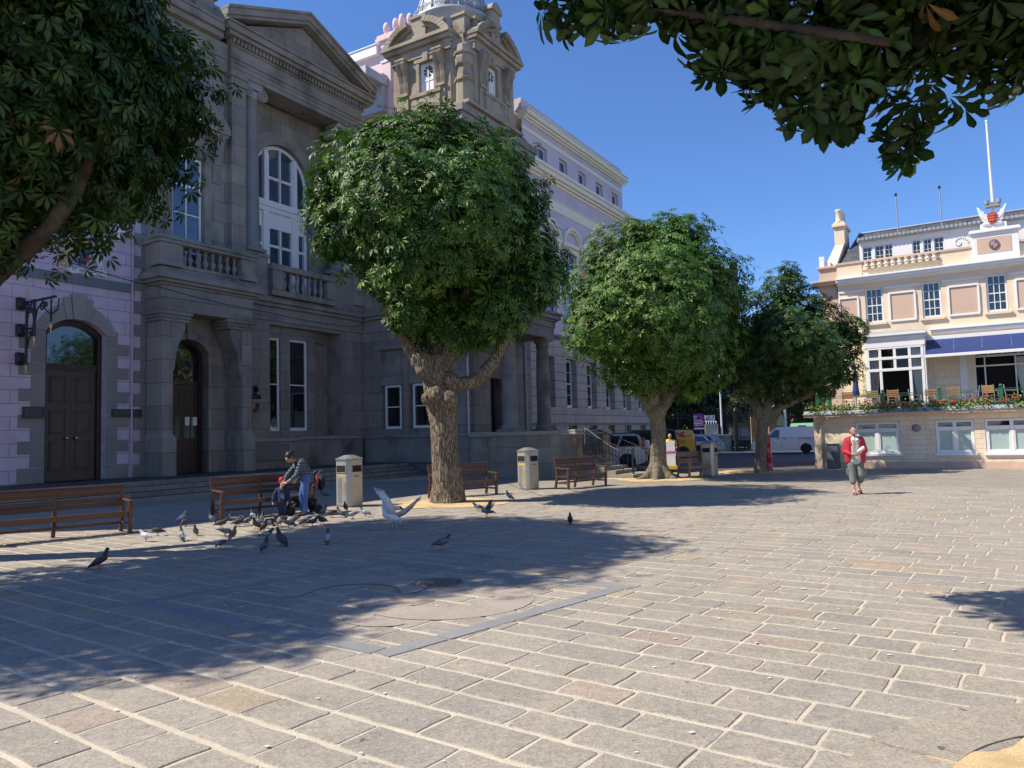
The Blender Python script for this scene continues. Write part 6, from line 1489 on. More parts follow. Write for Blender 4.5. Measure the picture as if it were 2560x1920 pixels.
# ================================================================== litter bins
M['steel'] = mat('bin_steel', (.47,.46,.42), .38, .14, 3, 0, metal=.35, dirt=(.33,.30,.25), dsc=1.6); M['bin_side'] = mat('bin_side', (.48,.43,.34), .45, .12, 2.5, 0, metal=.25, dirt=(.35,.30,.22), dsc=1.8); M['bin_lid'] = mat('bin_lid', (.27,.28,.29), .4, .15, 3, metal=.4)
M['gold_text'] = mat('gold_letter', (.42,.34,.17), .5, .1, 8); M['black_text'] = mat('black_letter', (.03,.03,.03), .6); M['label_yellow'] = mat('bin_label', (.62,.46,.12), .5, .1, 6)
def litter_bin(label, x, y, rz, k=1.0, town=True):
    b = thing('litter_bin', label, 'litter bin', world=(x,y,0), rz=rz, group='steel litter bins on the square')
    a = .27*k; ch = .075; H = 1.20
    o8 = lambda e: [(-a-e,-a+ch-e*.4),(-a+ch-e*.4,-a-e),(a-ch+e*.4,-a-e),(a+e,-a+ch-e*.4),(a+e,a-ch+e*.4),(a-ch+e*.4,a+e),(-a+ch-e*.4,a+e),(-a-e,a-ch+e*.4)]
    q = MB(); q.prism(o8(-.01),'z',.0,.05); part('plinth', q, M['bin_lid'], b)
    q = MB(); q.prism(o8(0),'z',.05,H); part('body', q, M['steel'], b, .006)
    q = MB(); q.prism(o8(.02),'z',H+.001,H+.045)
    p8 = o8(.02); q.add([(p[0],p[1],H+.045) for p in p8]+[(p[0]*.35,p[1]*.35,H+.135) for p in p8], [(i,(i+1)%8,8+(i+1)%8,8+i) for i in range(8)]+[tuple(range(8,16))]); part('lid', q, M['bin_lid'], b, .006)
    fx = lambda u, w, z: (-a-w, u, z); fy = lambda u, w, z: (u, -a-w, z)   # left face looks to -x, right face to -y
    for fr, m in ((fx,M['steel']),(fy,M['bin_side'])):
        q = MB(fr); q.box(-a+ch+.012,a-ch-.012,.0,.006,.07,H-.02); pn = part('face_panel', q, m, b, .002)
        q = MB(fr); q.box(-a+ch+.035,a-ch-.035,.0065,.012,.90,1.07); 
        o_ = part('slot', q, M['interior'], pn)
        q = MB(fr); u0,u1 = -a+ch+.02,a-ch-.02
        for bx in ((u0,u1,1.07,1.09),(u0,u1,.88,.90),(u0,u0+.015,.90,1.07),(u1-.015,u1,.90,1.07)): q.box(bx[0],bx[1],.0065,.018,bx[2],bx[3])
        part('slot_rim', q, m, pn)
    q = MB(fx)
    for i in range(17): q.box(-.02,.13,.007,.011,.12+.038*i,.135+.038*i)
    if town: part('vent_louvre', q, M['bin_lid'], b)
    if town:
        q = MB(fx); q.box(-a+ch+.03,a-ch-.03,.0065,.009,.79,.84); part('yellow_label', q, M['label_yellow'], b)
        # letters read upwards on the left face (outward normal -x)
        Mx = Matrix.Translation((-a-.010,-.115,.40)) @ Matrix(((0,0,-1,0),(0,1,0,0),(1,0,0,0),(0,0,0,1)))
        text_part('town_lettering', 'St Helier', .155, M['gold_text'], Mx, b, .002)
    My = Matrix.Translation((0,-a-.009,.80)) @ Matrix(((1,0,0,0),(0,0,-1,0),(0,1,0,0),(0,0,0,1)))
    text_part('litter_lettering', 'Litter', .085, M['black_text'], My, b, .002)
    return b
litter_bin('steel litter bin between the woman and the big chestnut trunk',-4.28,19.82,R(55))
litter_bin('steel litter bin left of the sunlit bench, before the porch wall',.44,24.35,R(45-3))
litter_bin('narrow steel litter bin behind the short weathered bench',7.4,28.95,R(53),.95,False)

# ================================================================== red lamp post, lamp column, wires
lp = thing('lamp_post','crimson red cast iron lamp post close beside the pale forked chestnut','lamp post',world=(10.33,31.1,0))
q = MB(); q.lathe([(.20,0),(.20,.12),(.17,.16),(.165,.5),(.19,.53),(.19,.6),(.155,.64),(.145,1.1),(.17,1.14),(.15,1.22),(.10,1.38),(.075,1.55),(.07,2.2),(.062,3.0),(.055,3.5)],(0,0,0),14); o = mesh_obj('post', q, mat('red_gloss',(.42,.012,.03),.25,.1,4,coat=.3), lp)
q = MB(); q.lathe([(.08,3.5),(.10,3.55),(.16,3.9),(.20,3.95),(.05,4.15),(0,4.25)],(0,0,0),8); mesh_obj('lantern', q, M['iron'], lp)
wc = thing('lamp_column','slim white lamp column in front of the churchyard gate','lamp column',world=(16.8,61.35,0))
q = MB(); q.tube([(0,0,0),(0,0,1.2)],.11,10); q.tube([(0,0,1.2),(0,0,7.5)],[.085,.06],10); mesh_obj('column', q, mat('column_white',(.62,.66,.72),.5,.08,3), wc)
q = MB(); q.tube([(0,0,7.5),(-.1,-.3,7.8),(-.2,-.9,7.9)],.04,6); q.ball((-.22,-1.0,7.88),(.12,.3,.07),8,6); mesh_obj('lamp_head', q, M['lead'], wc)
w2 = thing('lamp_column','thin white post near the sunlit church buttress','lamp column',world=(23.6,66,0))
q = MB(); q.tube([(0,0,0),(0,0,6.5)],.11,8); q.ball((0,0,6.55),.14,8,6); mesh_obj('column', q, M['white'], w2)
def wire(label, pts, sag, r=.018):
    q = MB(); P_ = []
    for k in range(len(pts)-1):
        a, b = Vector(pts[k]), Vector(pts[k+1])
        for j in range(12): t_ = j/12; p = a.lerp(b,t_); p.z -= sag*4*t_*(1-t_); P_.append(p)
    P_.append(Vector(pts[-1])); q.tube(P_, r, 5); solo('cable', q, M['iron'], label, 'cable', off=tuple(pts[0]), world=tuple(pts[0]))
def wA(s_, c_, z): return (math.cos(FA)*s_-math.sin(FA)*c_, math.sin(FA)*s_+math.cos(FA)*c_, z)
wire('dark cable sagging along the front of the courthouse and balconies to the big chestnut',[wA(13.4,24.6,7.7),wA(16.4,24.1,7.25),wA(20.9,24.1,6.98),wA(26,24.0,6.9),(-3.4,20.2,5.2)],.07,.016)
wire('thin dark cable between the stone portico and the round green chestnut',[wA(33.0,17.2,7.7),(4.3,27.6,5.6),(5.3,27.6,5.9)],.25,.016)

# ================================================================== vehicles
M['tyre'] = mat('tyre', (.02,.02,.022), .85, .2, 6); M['alloy'] = mat('alloy', (.55,.56,.58), .3, .1, 6, metal=.7); M['car_glass'] = glass('car_glass', (.015,.018,.022), .04, .8); M['car_trim'] = mat('car_trim', (.025,.026,.028), .6, .2, 5)
M['tail_red'] = mat('tail_light', (.45,.01,.012), .2, .1, 6, coat=.5)
def paint(name, c, metal=0): return mat(name, c, .28, .03, 2, coat=.6, metal=metal)
def vehicle(name, label, cat, pos, rz, w, low, up, belt, roof, wheels, wr, colm, wins, extra=None, tumble=.17, lights=True, trim=.28):
    """low: side outline of the body; up: side outline of the part above the belt; +x is the front"""
    v = thing(name, label, cat, world=pos, rz=rz); hw = w/2
    ol = []
    for x, z in low: ol.append((x,z))
    for xw in sorted(wheels, reverse=True):     # arches along the bottom edge, walked from front to back
        ol += [(xw+(wr+.06)*math.cos(a), wr+.02+(wr+.06)*math.sin(a)) for a in np.linspace(-.35,pi+.35,11)]
    q = MB(); q.prism(ol,'y',-hw,hw); bd = part('body', q, colm, v, .045); bd.modifiers['bevel'].segments = 2
    yy = lambda z: hw-.035-tumble*max(0,(z-belt)/(roof-belt))
    n = len(up); q = MB(); vs = [(x,-yy(z),z) for x,z in up]+[(x,yy(z),z) for x,z in up]
    q.add(vs, [tuple(range(n))[::-1], tuple(range(n,2*n))]+[(i,(i+1)%n,n+(i+1)%n,n+i) for i in range(n)]); part('roof', q, colm, v, .05).modifiers['bevel'].segments = 2
    for pts in wins:
        for sg in (-1,1):
            q = MB(); e = .012; q.add([(x,sg*(yy(z)+e),z) for x,z in pts]+[(x,sg*(yy(z)-.02),z) for x,z in pts],[tuple(range(len(pts)))]+[(i,(i+1)%len(pts),len(pts)+(i+1)%len(pts),len(pts)+i) for i in range(len(pts))]); part('side_window', q, M['car_glass'], v)
    for xw in wheels:
        for sg in (-1,1):
            q = MB(lambda x,y,z,xw=xw,sg=sg:(xw+x, sg*(hw-.20+z), wr+y)); q.lathe([(wr*.62,.0),(wr*.97,.0),(wr,.03),(wr,.17),(wr*.95,.21),(wr*.64,.205)],(0,0,0),24); wh_ = part('wheel', q, M['tyre'], v)
            q = MB(lambda x,y,z,xw=xw,sg=sg:(xw+x, sg*(hw-.20+z), wr+y)); q.lathe([(wr*.65,.19),(wr*.60,.20),(wr*.57,.16),(.0,.15)],(0,0,0),20)
            for k in range(6):
                a = 2*pi*k/6; c_, s__ = math.cos(a), math.sin(a); d_ = .055
                q.hexa([(c_*.03-s__*d_,s__*.03+c_*d_,.16),(c_*.03+s__*d_,s__*.03-c_*d_,.16),(c_*wr*.6+s__*d_*.8,s__*wr*.6-c_*d_*.8,.16),(c_*wr*.6-s__*d_*.8,s__*wr*.6+c_*d_*.8,.16),(c_*.03-s__*d_,s__*.03+c_*d_,.2),(c_*.03+s__*d_,s__*.03-c_*d_,.2),(c_*wr*.6+s__*d_*.8,s__*wr*.6-c_*d_*.8,.2),(c_*wr*.6-s__*d_*.8,s__*wr*.6+c_*d_*.8,.2)])
            part('rim', q, M['alloy'], wh_)
            q = MB(lambda x,y,z,xw=xw,sg=sg:(xw+x, sg*(hw-.45+z), wr+.02+y)); q.lathe([(wr+.05,0),(wr+.05,.44)],(0,0,0),20,-.3,pi+.3); part('wheel_arch', q, M['car_trim'], v)
    q = MB(); x0 = min(x for x,z in low); x1 = max(x for x,z in low)
    q.box(x0+.3,x1-.3,-hw+.06,hw-.06,trim-.08,trim+.05); part('underbody', q, M['car_trim'], v)
    if extra: extra(v, hw, yy)
    return v
def bx(v, name, m, *b, bev=.01):
    q = MB(); q.box(*b); return part(name, q, m, v, bev)
# silver off-roader with a spare wheel
def ex_suv(v, hw, yy):
    for sg in (-1,1):
        bx(v,'tail_light',M['tail_red'],-2.20,-2.08,sg*hw-.08 if sg>0 else -hw-.006,sg*hw+.006 if sg>0 else -hw+.08,.95,1.5)
        bx(v,'headlight',M['alloy'],1.98,2.16,sg*(hw-.3)-.12,sg*(hw-.3)+.12,.72,.9)
    bx(v,'bumper',paint('bumper_silver',(.42,.44,.47)),-2.30,-2.12,-hw+.02,hw-.02,.40,.72,bev=.04); bx(v,'front_bumper',M['car_trim'],2.1,2.28,-hw+.02,hw-.02,.35,.7,bev=.04)
    q = MB(lambda x,y,z:(-2.22-z,y,1.0+x)); q.lathe([(.33,0),(.36,.05),(.36,.18),(.32,.22),(0,.23)],(0,0,0),24); part('spare_wheel', q, paint('spare_cover',(.60,.61,.63)), v)
    q = MB(); 
    for sg in (-1,1): q.tube([(.6,sg*(hw-.24),1.70),(-1.9,sg*(hw-.24),1.70)],.025,6)
    part('roof_rail', q, M['car_trim'], v)
    for x in (.72,-.32):
        bx(v,'door_handle',M['alloy'],x-.62,x-.45,hw-.01,hw+.025,.98,1.02)
silver = paint('car_silver',(.50,.53,.57),.35)
vehicle('parked_car','silver off-roader with a spare wheel on its tailgate parked by the porch','car',(3.95,36.1,0),R(172),1.76,
    [(-2.18,.35),(-2.2,.95),(-2.14,1.06),(.95,1.06),(1.95,.92),(2.18,.78),(2.2,.35)],[(-2.13,1.05),(-1.98,1.58),(-1.7,1.68),(.1,1.68),(.95,1.05)],1.05,1.68,(-1.38,1.30),.345,silver,
    [[(-1.98,1.10),(-1.86,1.55),(-1.22,1.58),(-1.0,1.10)],[(-.9,1.10),(-1.10,1.58),(-.28,1.60),(-.22,1.10)],[(-.16,1.10),(-.2,1.60),(.12,1.60),(.78,1.10)]],ex_suv)
# dark off-roader behind it
def ex_dark(v, hw, yy):
    for sg in (-1,1): bx(v,'tail_light',M['tail_red'],-2.25,-2.15,sg*hw-.06 if sg>0 else -hw-.006,sg*hw+.006 if sg>0 else -hw+.06,.95,1.3)
    bx(v,'bumper',M['car_trim'],-2.36,-2.2,-hw,hw,.4,.7,bev=.03)
vehicle('parked_car','dark blue black off-roader half hidden behind the trunk of the round chestnut','car',(6.75,41.9,0),R(170),1.85,
    [(-2.25,.4),(-2.25,1.05),(-2.2,1.12),(1.0,1.12),(2.1,1.0),(2.25,.85),(2.25,.4)],[(-2.2,1.11),(-2.1,1.78),(-1.9,1.84),(.2,1.84),(1.0,1.11)],1.11,1.84,(-1.4,1.4),.38,paint('car_dark',(.012,.017,.03)),
    [[(-2.05,1.18),(-1.95,1.70),(-1.2,1.72),(-1.1,1.18)],[(-1.0,1.18),(-1.08,1.72),(-.2,1.74),(-.15,1.18)],[(-.05,1.18),(-.1,1.74),(.2,1.74),(.85,1.18)]],ex_dark)
# yellow delivery van with red lettering
def ex_dhl(v, hw, yy):
    mR = mat('van_red',(.50,.012,.025),.4,.05,4)
    for sg in (1,-1):
        Mx = Matrix.Translation((-1.0,sg*(yy(1.5)+.012),1.50)) @ Matrix.Rotation(R(180 if sg>0 else 0),4,'Z') @ Matrix.Rotation(R(90-9.7),4,'X')
        text_part('red_lettering','DHL',.42,mR,Mx,v,.004,1.35,.35,.02)
        for k,(a,b) in enumerate(((-1.95,-1.35),(-1.95,-1.35))): bx(v,'red_stripe',mR,a,b,sg*(yy(1.3)+.004)-.004,sg*(yy(1.3)+.004)+.004,1.34+.07*k,1.365+.07*k,bev=0)
        Mx = Matrix.Translation((-1.35,sg*(hw+.004),1.06)) @ Matrix.Rotation(R(180 if sg>0 else 0),4,'Z') @ Matrix.Rotation(R(90),4,'X')
        text_part('red_lettering','EXPRESS',.13,mR,Mx,v,.003,1.1,.3)
        bx(v,'red_stripe',mR,-2.05,-.4,sg*(hw+.003)-.004,sg*(hw+.003)+.004,.93,.965,bev=0)
        bx(v,'tail_light',M['tail_red'],-2.24,-2.14,sg*hw-.06 if sg>0 else -hw-.006,sg*hw+.006 if sg>0 else -hw+.06,.6,1.1)
    bx(v,'bumper',M['car_trim'],-2.34,-2.15,-hw+.02,hw-.02,.32,.55,bev=.03)
vehicle('delivery_van','yellow delivery van with bold red slanted letters on its side','van',(9.95,51.4,0),R(169),1.78,
    [(-2.2,.32),(-2.22,1.05),(-2.18,1.12),(1.2,1.10),(2.05,.92),(2.2,.75),(2.2,.32)],[(-2.18,1.10),(-2.12,1.65),(-1.95,1.80),(.2,1.80),(.5,1.74),(1.2,1.10)],1.1,1.8,(-1.45,1.40),.33,paint('van_yellow',(.66,.44,.012)),
    [[(-.05,1.15),(-.05,1.66),(.42,1.64),(.95,1.15)]],ex_dhl,.12)
# two silver estates
def ex_est(v, hw, yy):
    for sg in (-1,1): bx(v,'tail_light',M['tail_red'],-2.30,-2.02,sg*hw-.06 if sg>0 else -hw-.004,sg*hw+.004 if sg>0 else -hw+.06,.82,.98)
    bx(v,'bumper',silver,-2.38,-2.15,-hw+.03,hw-.03,.3,.62,bev=.05); bx(v,'number_plate',mat('plate_yellow',(.7,.55,.1),.4),-2.395,-2.382,-.26,.26,.62,.74,bev=0)
    q = MB()
    for sg in (-1,1): q.tube([(.5,sg*(hw-.3),1.47),(-1.6,sg*(hw-.3),1.47)],.02,6)
    part('roof_rail', q, M['alloy'], v)
def ex_est2(v, hw, yy):
    ex_est(v,hw,yy)
    for sg in (-1,1): bx(v,'rear_lamp',M['tail_red'],-2.28,-2.16,sg*hw-.07 if sg>0 else -hw-.008,sg*hw+.008 if sg>0 else -hw+.07,.75,1.15)
for nm, pos, rz, e_ in (('silver estate car with tall red tail lamps beside the yellow van',(11.55,53.6,0),R(168),ex_est2),('silver estate car with a sloping tail, farthest of the parked row before the stone wall',(12.75,55.4,0),R(150),ex_est)):
    vehicle('parked_car',nm,'car',pos,rz,1.8,
        [(-2.3,.3),(-2.32,.78),(-2.22,.96),(1.0,.94),(2.0,.80),(2.25,.65),(2.28,.3)],[(-2.22,.95),(-1.85,1.34),(-1.6,1.42),(.1,1.45),(.5,1.38),(1.15,.93)],.95,1.45,(-1.40,1.38),.335,silver,
        [[(-2.0,1.0),(-1.72,1.3),(-1.15,1.36),(-1.0,1.0)],[(-.92,1.0),(-1.05,1.37),(-.15,1.39),(-.12,1.0)],[(-.06,1.0),(-.08,1.39),(.3,1.37),(.9,1.0)]],e_)
# white van
def ex_wv(v, hw, yy):
    for sg in (-1,1):
        bx(v,'tail_light',M['tail_red'],-2.18,-2.06,sg*hw-.05 if sg>0 else -hw-.006,sg*hw+.006 if sg>0 else -hw+.05,.78,1.08); bx(v,'slide_rail',M['car_trim'],-1.9,-.9,sg*(hw+.002)-.01,sg*(hw+.002)+.01,1.0,1.03,bev=0)
        for x in (.35,-.05): bx(v,'door_handle',M['car_trim'],x-.1,x+.08,sg*(hw+.01)-.015,sg*(hw+.01)+.015,1.0,1.06)
        q = MB(); q.ball((.98,sg*(hw+.12),1.12),(.08,.1,.09),8,6); part('wing_mirror', q, M['car_trim'], v)
        q = MB()
        for x in (.95,.12,-.95): q.box(x-.006,x+.006,sg*(hw+.001)-.003,sg*(hw+.001)+.003,.4,1.05)
        part('door_gap', q, M['car_trim'], v)
    bx(v,'bumper',M['car_trim'],-2.24,-2.05,-hw+.01,hw-.01,.30,.55,bev=.03); bx(v,'front_bumper',M['car_trim'],2.0,2.2,-hw+.03,hw-.03,.25,.5,bev=.04)
vehicle('delivery_van','plain white panel van parked between the red lamp post and the annex','van',(18.75,53.0,0),R(161),1.7,
    [(-2.12,.30),(-2.16,1.0),(-2.12,1.09),(1.15,1.08),(1.75,.98),(2.1,.72),(2.15,.30)],[(-2.12,1.08),(-2.05,1.6),(-1.9,1.80),(.2,1.84),(.5,1.78),(1.25,1.08)],1.08,1.84,(-1.42,1.35),.315,paint('van_white',(.76,.77,.80)),
    [[(.28,1.12),(.22,1.6),(.50,1.66),(1.02,1.12)]],ex_wv,.14)
# pale van seen from behind, green van behind the annex corner
def ex_pv(v, hw, yy):
    bx(v,'rear_window',M['car_glass'],-2.21,-2.195,-.6,.6,1.45,1.46,bev=0)
    q = MB(); q.box(-2.215,-2.2,-.01,.01,.6,1.8); q.box(-2.215,-2.2,-hw+.05,hw-.05,1.12,1.14); q.box(-2.215,-2.2,-.4,-.25,.95,1.05); part('door_gap', q, M['car_trim'], v)
    for sg in (-1,1): bx(v,'tail_light',M['tail_red'],-2.23,-2.15,sg*(hw-.06)-.05,sg*(hw-.06)+.05,.95,1.15)
    bx(v,'bumper',M['car_trim'],-2.35,-2.12,-hw+.02,hw-.02,.35,.75,bev=.03)
vehicle('delivery_van','pale grey van seen from behind in the churchyard lane','van',(21.2,72.0,0),R(80),1.75,
    [(-2.15,.4),(-2.2,1.1),(2.0,1.1),(2.2,.8),(2.2,.4)],[(-2.2,1.09),(-2.12,1.85),(-1.95,1.95),(.4,1.95),(1.2,1.09)],1.09,1.95,(-1.4,1.4),.34,paint('van_pale',(.50,.56,.57)),[[(.0,1.15),(.0,1.75),(.3,1.75),(.9,1.15)]],ex_pv,.14)
def ex_gv(v, hw, yy):
    bx(v,'rear_window',M['car_glass'],-2.43,-2.41,-.42,.42,1.25,1.58,bev=.02); bx(v,'dark_badge',M['car_trim'],-2.40,-2.375,-.30,.30,1.86,1.94,bev=0); bx(v,'bumper',M['car_trim'],-2.5,-2.35,-hw,hw,.4,.55,bev=.03)
    for sg in (-1,1): bx(v,'tail_light',M['tail_red'],-2.43,-2.37,sg*(hw-.15)-.05,sg*(hw-.15)+.05,.8,.95)
vehicle('delivery_van','pale green old fashioned van behind the corner of the annex','van',(24.3,63.3,0),R(62),2.0,
    [(-2.4,.45),(-2.42,1.2),(1.5,1.2),(2.4,.95),(2.4,.45)],[(-2.42,1.19),(-2.36,1.9),(-2.15,2.12),(.6,2.15),(.9,2.0),(1.4,1.19)],1.19,2.15,(-1.5,1.6),.38,paint('van_green',(.20,.40,.24)),[[(.1,1.3),(.1,1.85),(.6,1.85),(1.0,1.3)]],ex_gv,.1)

# ================================================================== churchyard edge and church
sw = thing('stone_wall','low grey rendered wall with a flat coping in front of the churchyard','wall',world=(15.3,60.8,0))
q = MB(); q.box(-2.6,1.95,-.25,.25,-.05,1.25); mesh_obj('wall', q, mat('grey_render',(.26,.26,.25),.9,.15,1.2,40,.2,dirt=(.15,.15,.14)), sw)
q = MB(); q.box(-2.65,2.0,-.32,.32,1.252,1.38); mesh_obj('coping', q, M['quoin_light'], sw)
rg = thing('churchyard_railing','tall black iron churchyard railing in the shade of dark trees','railing',world=(14,61.9,0))
q = MB()
for k in range(66):
    x = -3.6+.145*k; q.tube([(x,0,0),(x,0,3.0)],.022,5,caps=False); q.add([(x-.05,0,3.0),(x,0,3.2),(x+.05,0,3.0),(x,.02,2.95)],[(0,1,2,3)])
q.box(-3.7,6,-.02,.02,2.75,2.81); q.box(-3.7,6,-.02,.02,.35,.41); mesh_obj('bars', q, M['iron'], rg)
q = MB()
for x in (-3.7,-.6,2.7,6): q.box(x-.06,x+.06,-.06,.06,0,3.4); q.ball((x,0,3.45),.09,8,6)
mesh_obj('post', q, M['iron'], rg)
gp = thing('gate_post','black iron gate post between the stone wall and the pale van','gate post',world=(17.9,61.2,0))
q = MB(); q.box(-.14,.14,-.14,.14,0,3.1); q.lathe([(.16,3.1),(.2,3.15),(.2,3.25),(.05,3.5),(0,3.55)],(0,0,0),8); mesh_obj('post', q, M['iron'], gp)
bn = thing('banner','purple banner with white lines of text tied to the churchyard railings','banner',world=(15.05,61.75,1.75))
q = MB()
for i in range(8):
    for j in range(6):
        f = lambda u, v_: (-.45+.9*u, -.05+.03*math.sin(9*u+4*v_), 1.35*v_)
        q.quad(f(i/8,j/6),f((i+1)/8,j/6),f((i+1)/8,(j+1)/6),f(i/8,(j+1)/6))
o = mesh_obj('cloth', q, mat('purple_cloth',(.12,.02,.16),.8,.15,3), bn); sd = o.modifiers.new('s','SOLIDIFY'); sd.thickness = .006
q = MB()
for z, a, b in ((1.15,-.4,-.1),(1.0,-.4,-.15),(.82,-.4,.2),(.68,-.4,.35),(.55,-.4,.3),(.42,-.4,.38),(.18,-.42,.42),(.12,-.42,.42)): q.box(a,b,-.10,-.09,z-.02,z+.025)
mesh_obj('white_lines', q, M['white'], bn)
sg_ = thing('sign','white printed sign above the noticeboard on the churchyard railings','sign',world=(15.95,61.75,2.45))
q = MB(); q.box(-.42,.42,-.06,-.02,0,.5); mesh_obj('board', q, M['white'], sg_)
q = MB(); r9 = random.Random(4)
for k in range(26): x = -.36+r9.random()*.68; z = .06+r9.random()*.36; q.box(x,x+r9.uniform(.03,.12),-.068,-.061,z,z+r9.uniform(.02,.07))
mesh_obj('printed_pattern', q, mat('sign_print',(.12,.14,.2),.6,.4,9), sg_)
nb = thing('noticeboard','grey framed glass noticeboard on posts above the low stone wall','noticeboard',world=(15.95,61.3,0))
q = MB(); q.box(-.52,-.44,-.05,.05,0,2.2); q.box(.44,.52,-.05,.05,0,2.2); q.box(-.44,.44,-.05,.05,2.1,2.2); q.box(-.44,.44,-.05,.05,1.4,1.5); q.box(-.44,.44,.02,.05,1.5,2.1); mesh_obj('frame', q, M['lead'], nb)
q = MB(); q.box(-.44,.44,-.04,-.02,1.5,2.1); mesh_obj('glass', q, glass('board_glass',(.22,.26,.28),.1,.6), nb)
q = MB()
for k in range(5): q.tube([(-.4+.2*k,0,2.2),(-.4+.2*k,0,2.36)],.03,6); q.ball((-.4+.2*k,0,2.4),.06,6,5)
mesh_obj('finial', q, M['white'], nb)
ow = thing('old_stone_wall','dark rough stone wall behind the pale van, part of the churchyard','wall',world=(20,64.5,0))
q = MB(); q.box(-2.0,1.7,-.3,.3,-.05,4.2); q.hexa([(-2.0,-.3,4.2),(1.7,-.3,4.2),(1.7,.3,4.2),(-2,.3,4.2),(-2,-.05,4.5),(1.7,-.05,4.5),(1.7,.05,4.5),(-2,.05,4.5)])
M['rubble'] = ashlar('rubble_stone',(.16,.13,.10),(.07,.06,.05),.5,.22,.03,.35,rough=.95,grain=.2,joint=1,dirt=(.07,.065,.05))
M['rubble_warm'] = ashlar('rubble_warm',(.33,.25,.17),(.14,.11,.08),.55,.25,.025,.25,rough=.95,grain=.2,joint=.8)
# the lane is open left of this wall; the wall stands behind the van
ow.location = (22.2,77,0); mesh_obj('wall', q, M['rubble'], ow)
ch_ = thing('church','old brown stone church with buttresses, red tiled roof and square tower behind the trees','church',world=(27,80,0))
q = MB(); q.box(-2,14,0,12,-.05,7.5); mesh_obj('wall', q, M['rubble_warm'], ch_)
q = MB(); q.prism([(-.4,7.4),(6,13.5),(12.4,7.4)],'x',-2.3,14.3); mesh_obj('roof', q, ashlar('red_tile',(.36,.17,.09),(.16,.07,.04),.3,.22,.012,.2,rough=.8,grain=.15), ch_)
for x in (-.2,2.4,5.0,7.6):
    q = MB(); q.prism([(-1.4,-.05),(0,-.05),(0,6.4),(-.5,6.0),(-.5,4.6),(-1.4,3.9)],'x',x-.4,x+.4); mesh_obj('buttress', q, M['rubble_warm'], ch_)
for x in (1.1,3.7,6.3):
    q = MB(lambda u,w,h,x=x:(x+u,-.04+w,h)); q.prism([(-.45,2)]+arch_pts(-.45,.45,4.6,.7,10)+[(.45,2)],'y',0,.05); mesh_obj('window', q, M['car_glass'], ch_)
q = MB(); q.box(-8.2,-2.05,2,9,-.05,19.2); q.box(-8.4,-1.9,1.8,9.2,18.0,18.3); 
for k in range(5): q.box(-8.3+1.35*k,-7.5+1.35*k,1.9,2.4,19.2,19.9)
tw_ = mesh_obj('tower', q, M['rubble'], ch_)
for x in (-6.4,-3.9):
    q = MB(lambda u,w,h,x=x:(x+u,1.95+w,h)); q.prism([(-.5,14.5)]+arch_pts(-.5,.5,17,.8,10)+[(.5,14.5)],'y',0,.06); mesh_obj('belfry_louvre', q, M['interior'], tw_)
# houses closing the view far behind, mostly hidden
# ================================================================== people
def skin_mat(n, c): return mat(n, c, .55, .06, 8, spec=.4)
SK = skin_mat('skin', (.50,.28,.20)); SK2 = skin_mat('skin_woman', (.42,.24,.17)); SK3 = skin_mat('skin_child', (.52,.31,.24))
def plaid(name):
    m, t, b = nt(name); tc = t.nodes.new('ShaderNodeTexCoord').outputs['Object']
    sp = t.nodes.new('ShaderNodeSeparateXYZ'); t.links.new(tc, sp.inputs[0])
    def stripes(sock, f, ph, lo, hi):
        a = t.nodes.new('ShaderNodeMath'); a.operation = 'MULTIPLY_ADD'; t.links.new(sock,a.inputs[0]); a.inputs[1].default_value = f; a.inputs[2].default_value = ph
        s = t.nodes.new('ShaderNodeMath'); s.operation = 'SINE'; t.links.new(a.outputs[0], s.inputs[0]); return ramp(t, s.outputs[0], [(lo,(0,0,0)),(hi,(1,1,1))])
    ad = t.nodes.new('ShaderNodeMath'); ad.operation = 'ADD'; t.links.new(sp.outputs[0],ad.inputs[0]); t.links.new(sp.outputs[1],ad.inputs[1])
    c = mixc(t, (.022,.04,.075), (.015,.075,.085), stripes(ad.outputs[0],110,0,.2,.5)); c = mixc(t, c, (.02,.03,.06), stripes(sp.outputs[2],100,1,.2,.5))
    c = mixc(t, c, (.30,.33,.35), stripes(ad.outputs[0],110,1.9,.93,.98)); c = mixc(t, c, (.30,.33,.35), stripes(sp.outputs[2],100,2.2,.93,.98))
    t.links.new(c, b.inputs['Base Color']); b.inputs['Roughness'].default_value = .9; return m
def denim(name, c1, c2): 
    return mat(name, c1, .9, .22, 5, 35, .5, dirt=c2, dsc=3)
def head(mb, c, s=1, yaw=0, pit=0, ears=True):
    c = Vector(c); Rm = Matrix.Rotation(yaw,3,'Z') @ Matrix.Rotation(pit,3,'X')
    def b(p, r): mb.ball(c+Rm@(Vector(p)*s), tuple(x*s for x in r), 14, 10, 0, Rm)
    b((0,.012,.03),(.074,.094,.088)); b((0,-.022,-.035),(.058,.066,.075)); b((0,-.035,-.088),(.036,.036,.028)); b((0,-.098,-.012),(.014,.02,.028)); b((0,-.088,.018),(.012,.012,.03)); b((0,-.084,.036),(.05,.016,.012))
    b((0,-.090,-.052),(.026,.012,.007)); b((0,-.088,-.063),(.022,.012,.007)); b((.038,-.07,-.02),(.024,.02,.022)); b((-.038,-.07,-.02),(.024,.02,.022))
    if ears:
        for sg in (-1,1): b((sg*.076,.012,.0),(.010,.02,.033))
    return Rm
def eyes(par, c, s, Rm, off):
    q = MB()
    for sg in (-1,1): q.ball(Vector(c)+Rm@(Vector((sg*.03,-.083,.012))*s),(.010*s,.006*s,.007*s),8,6)
    mesh_obj('eye', q, M['car_trim'], par)
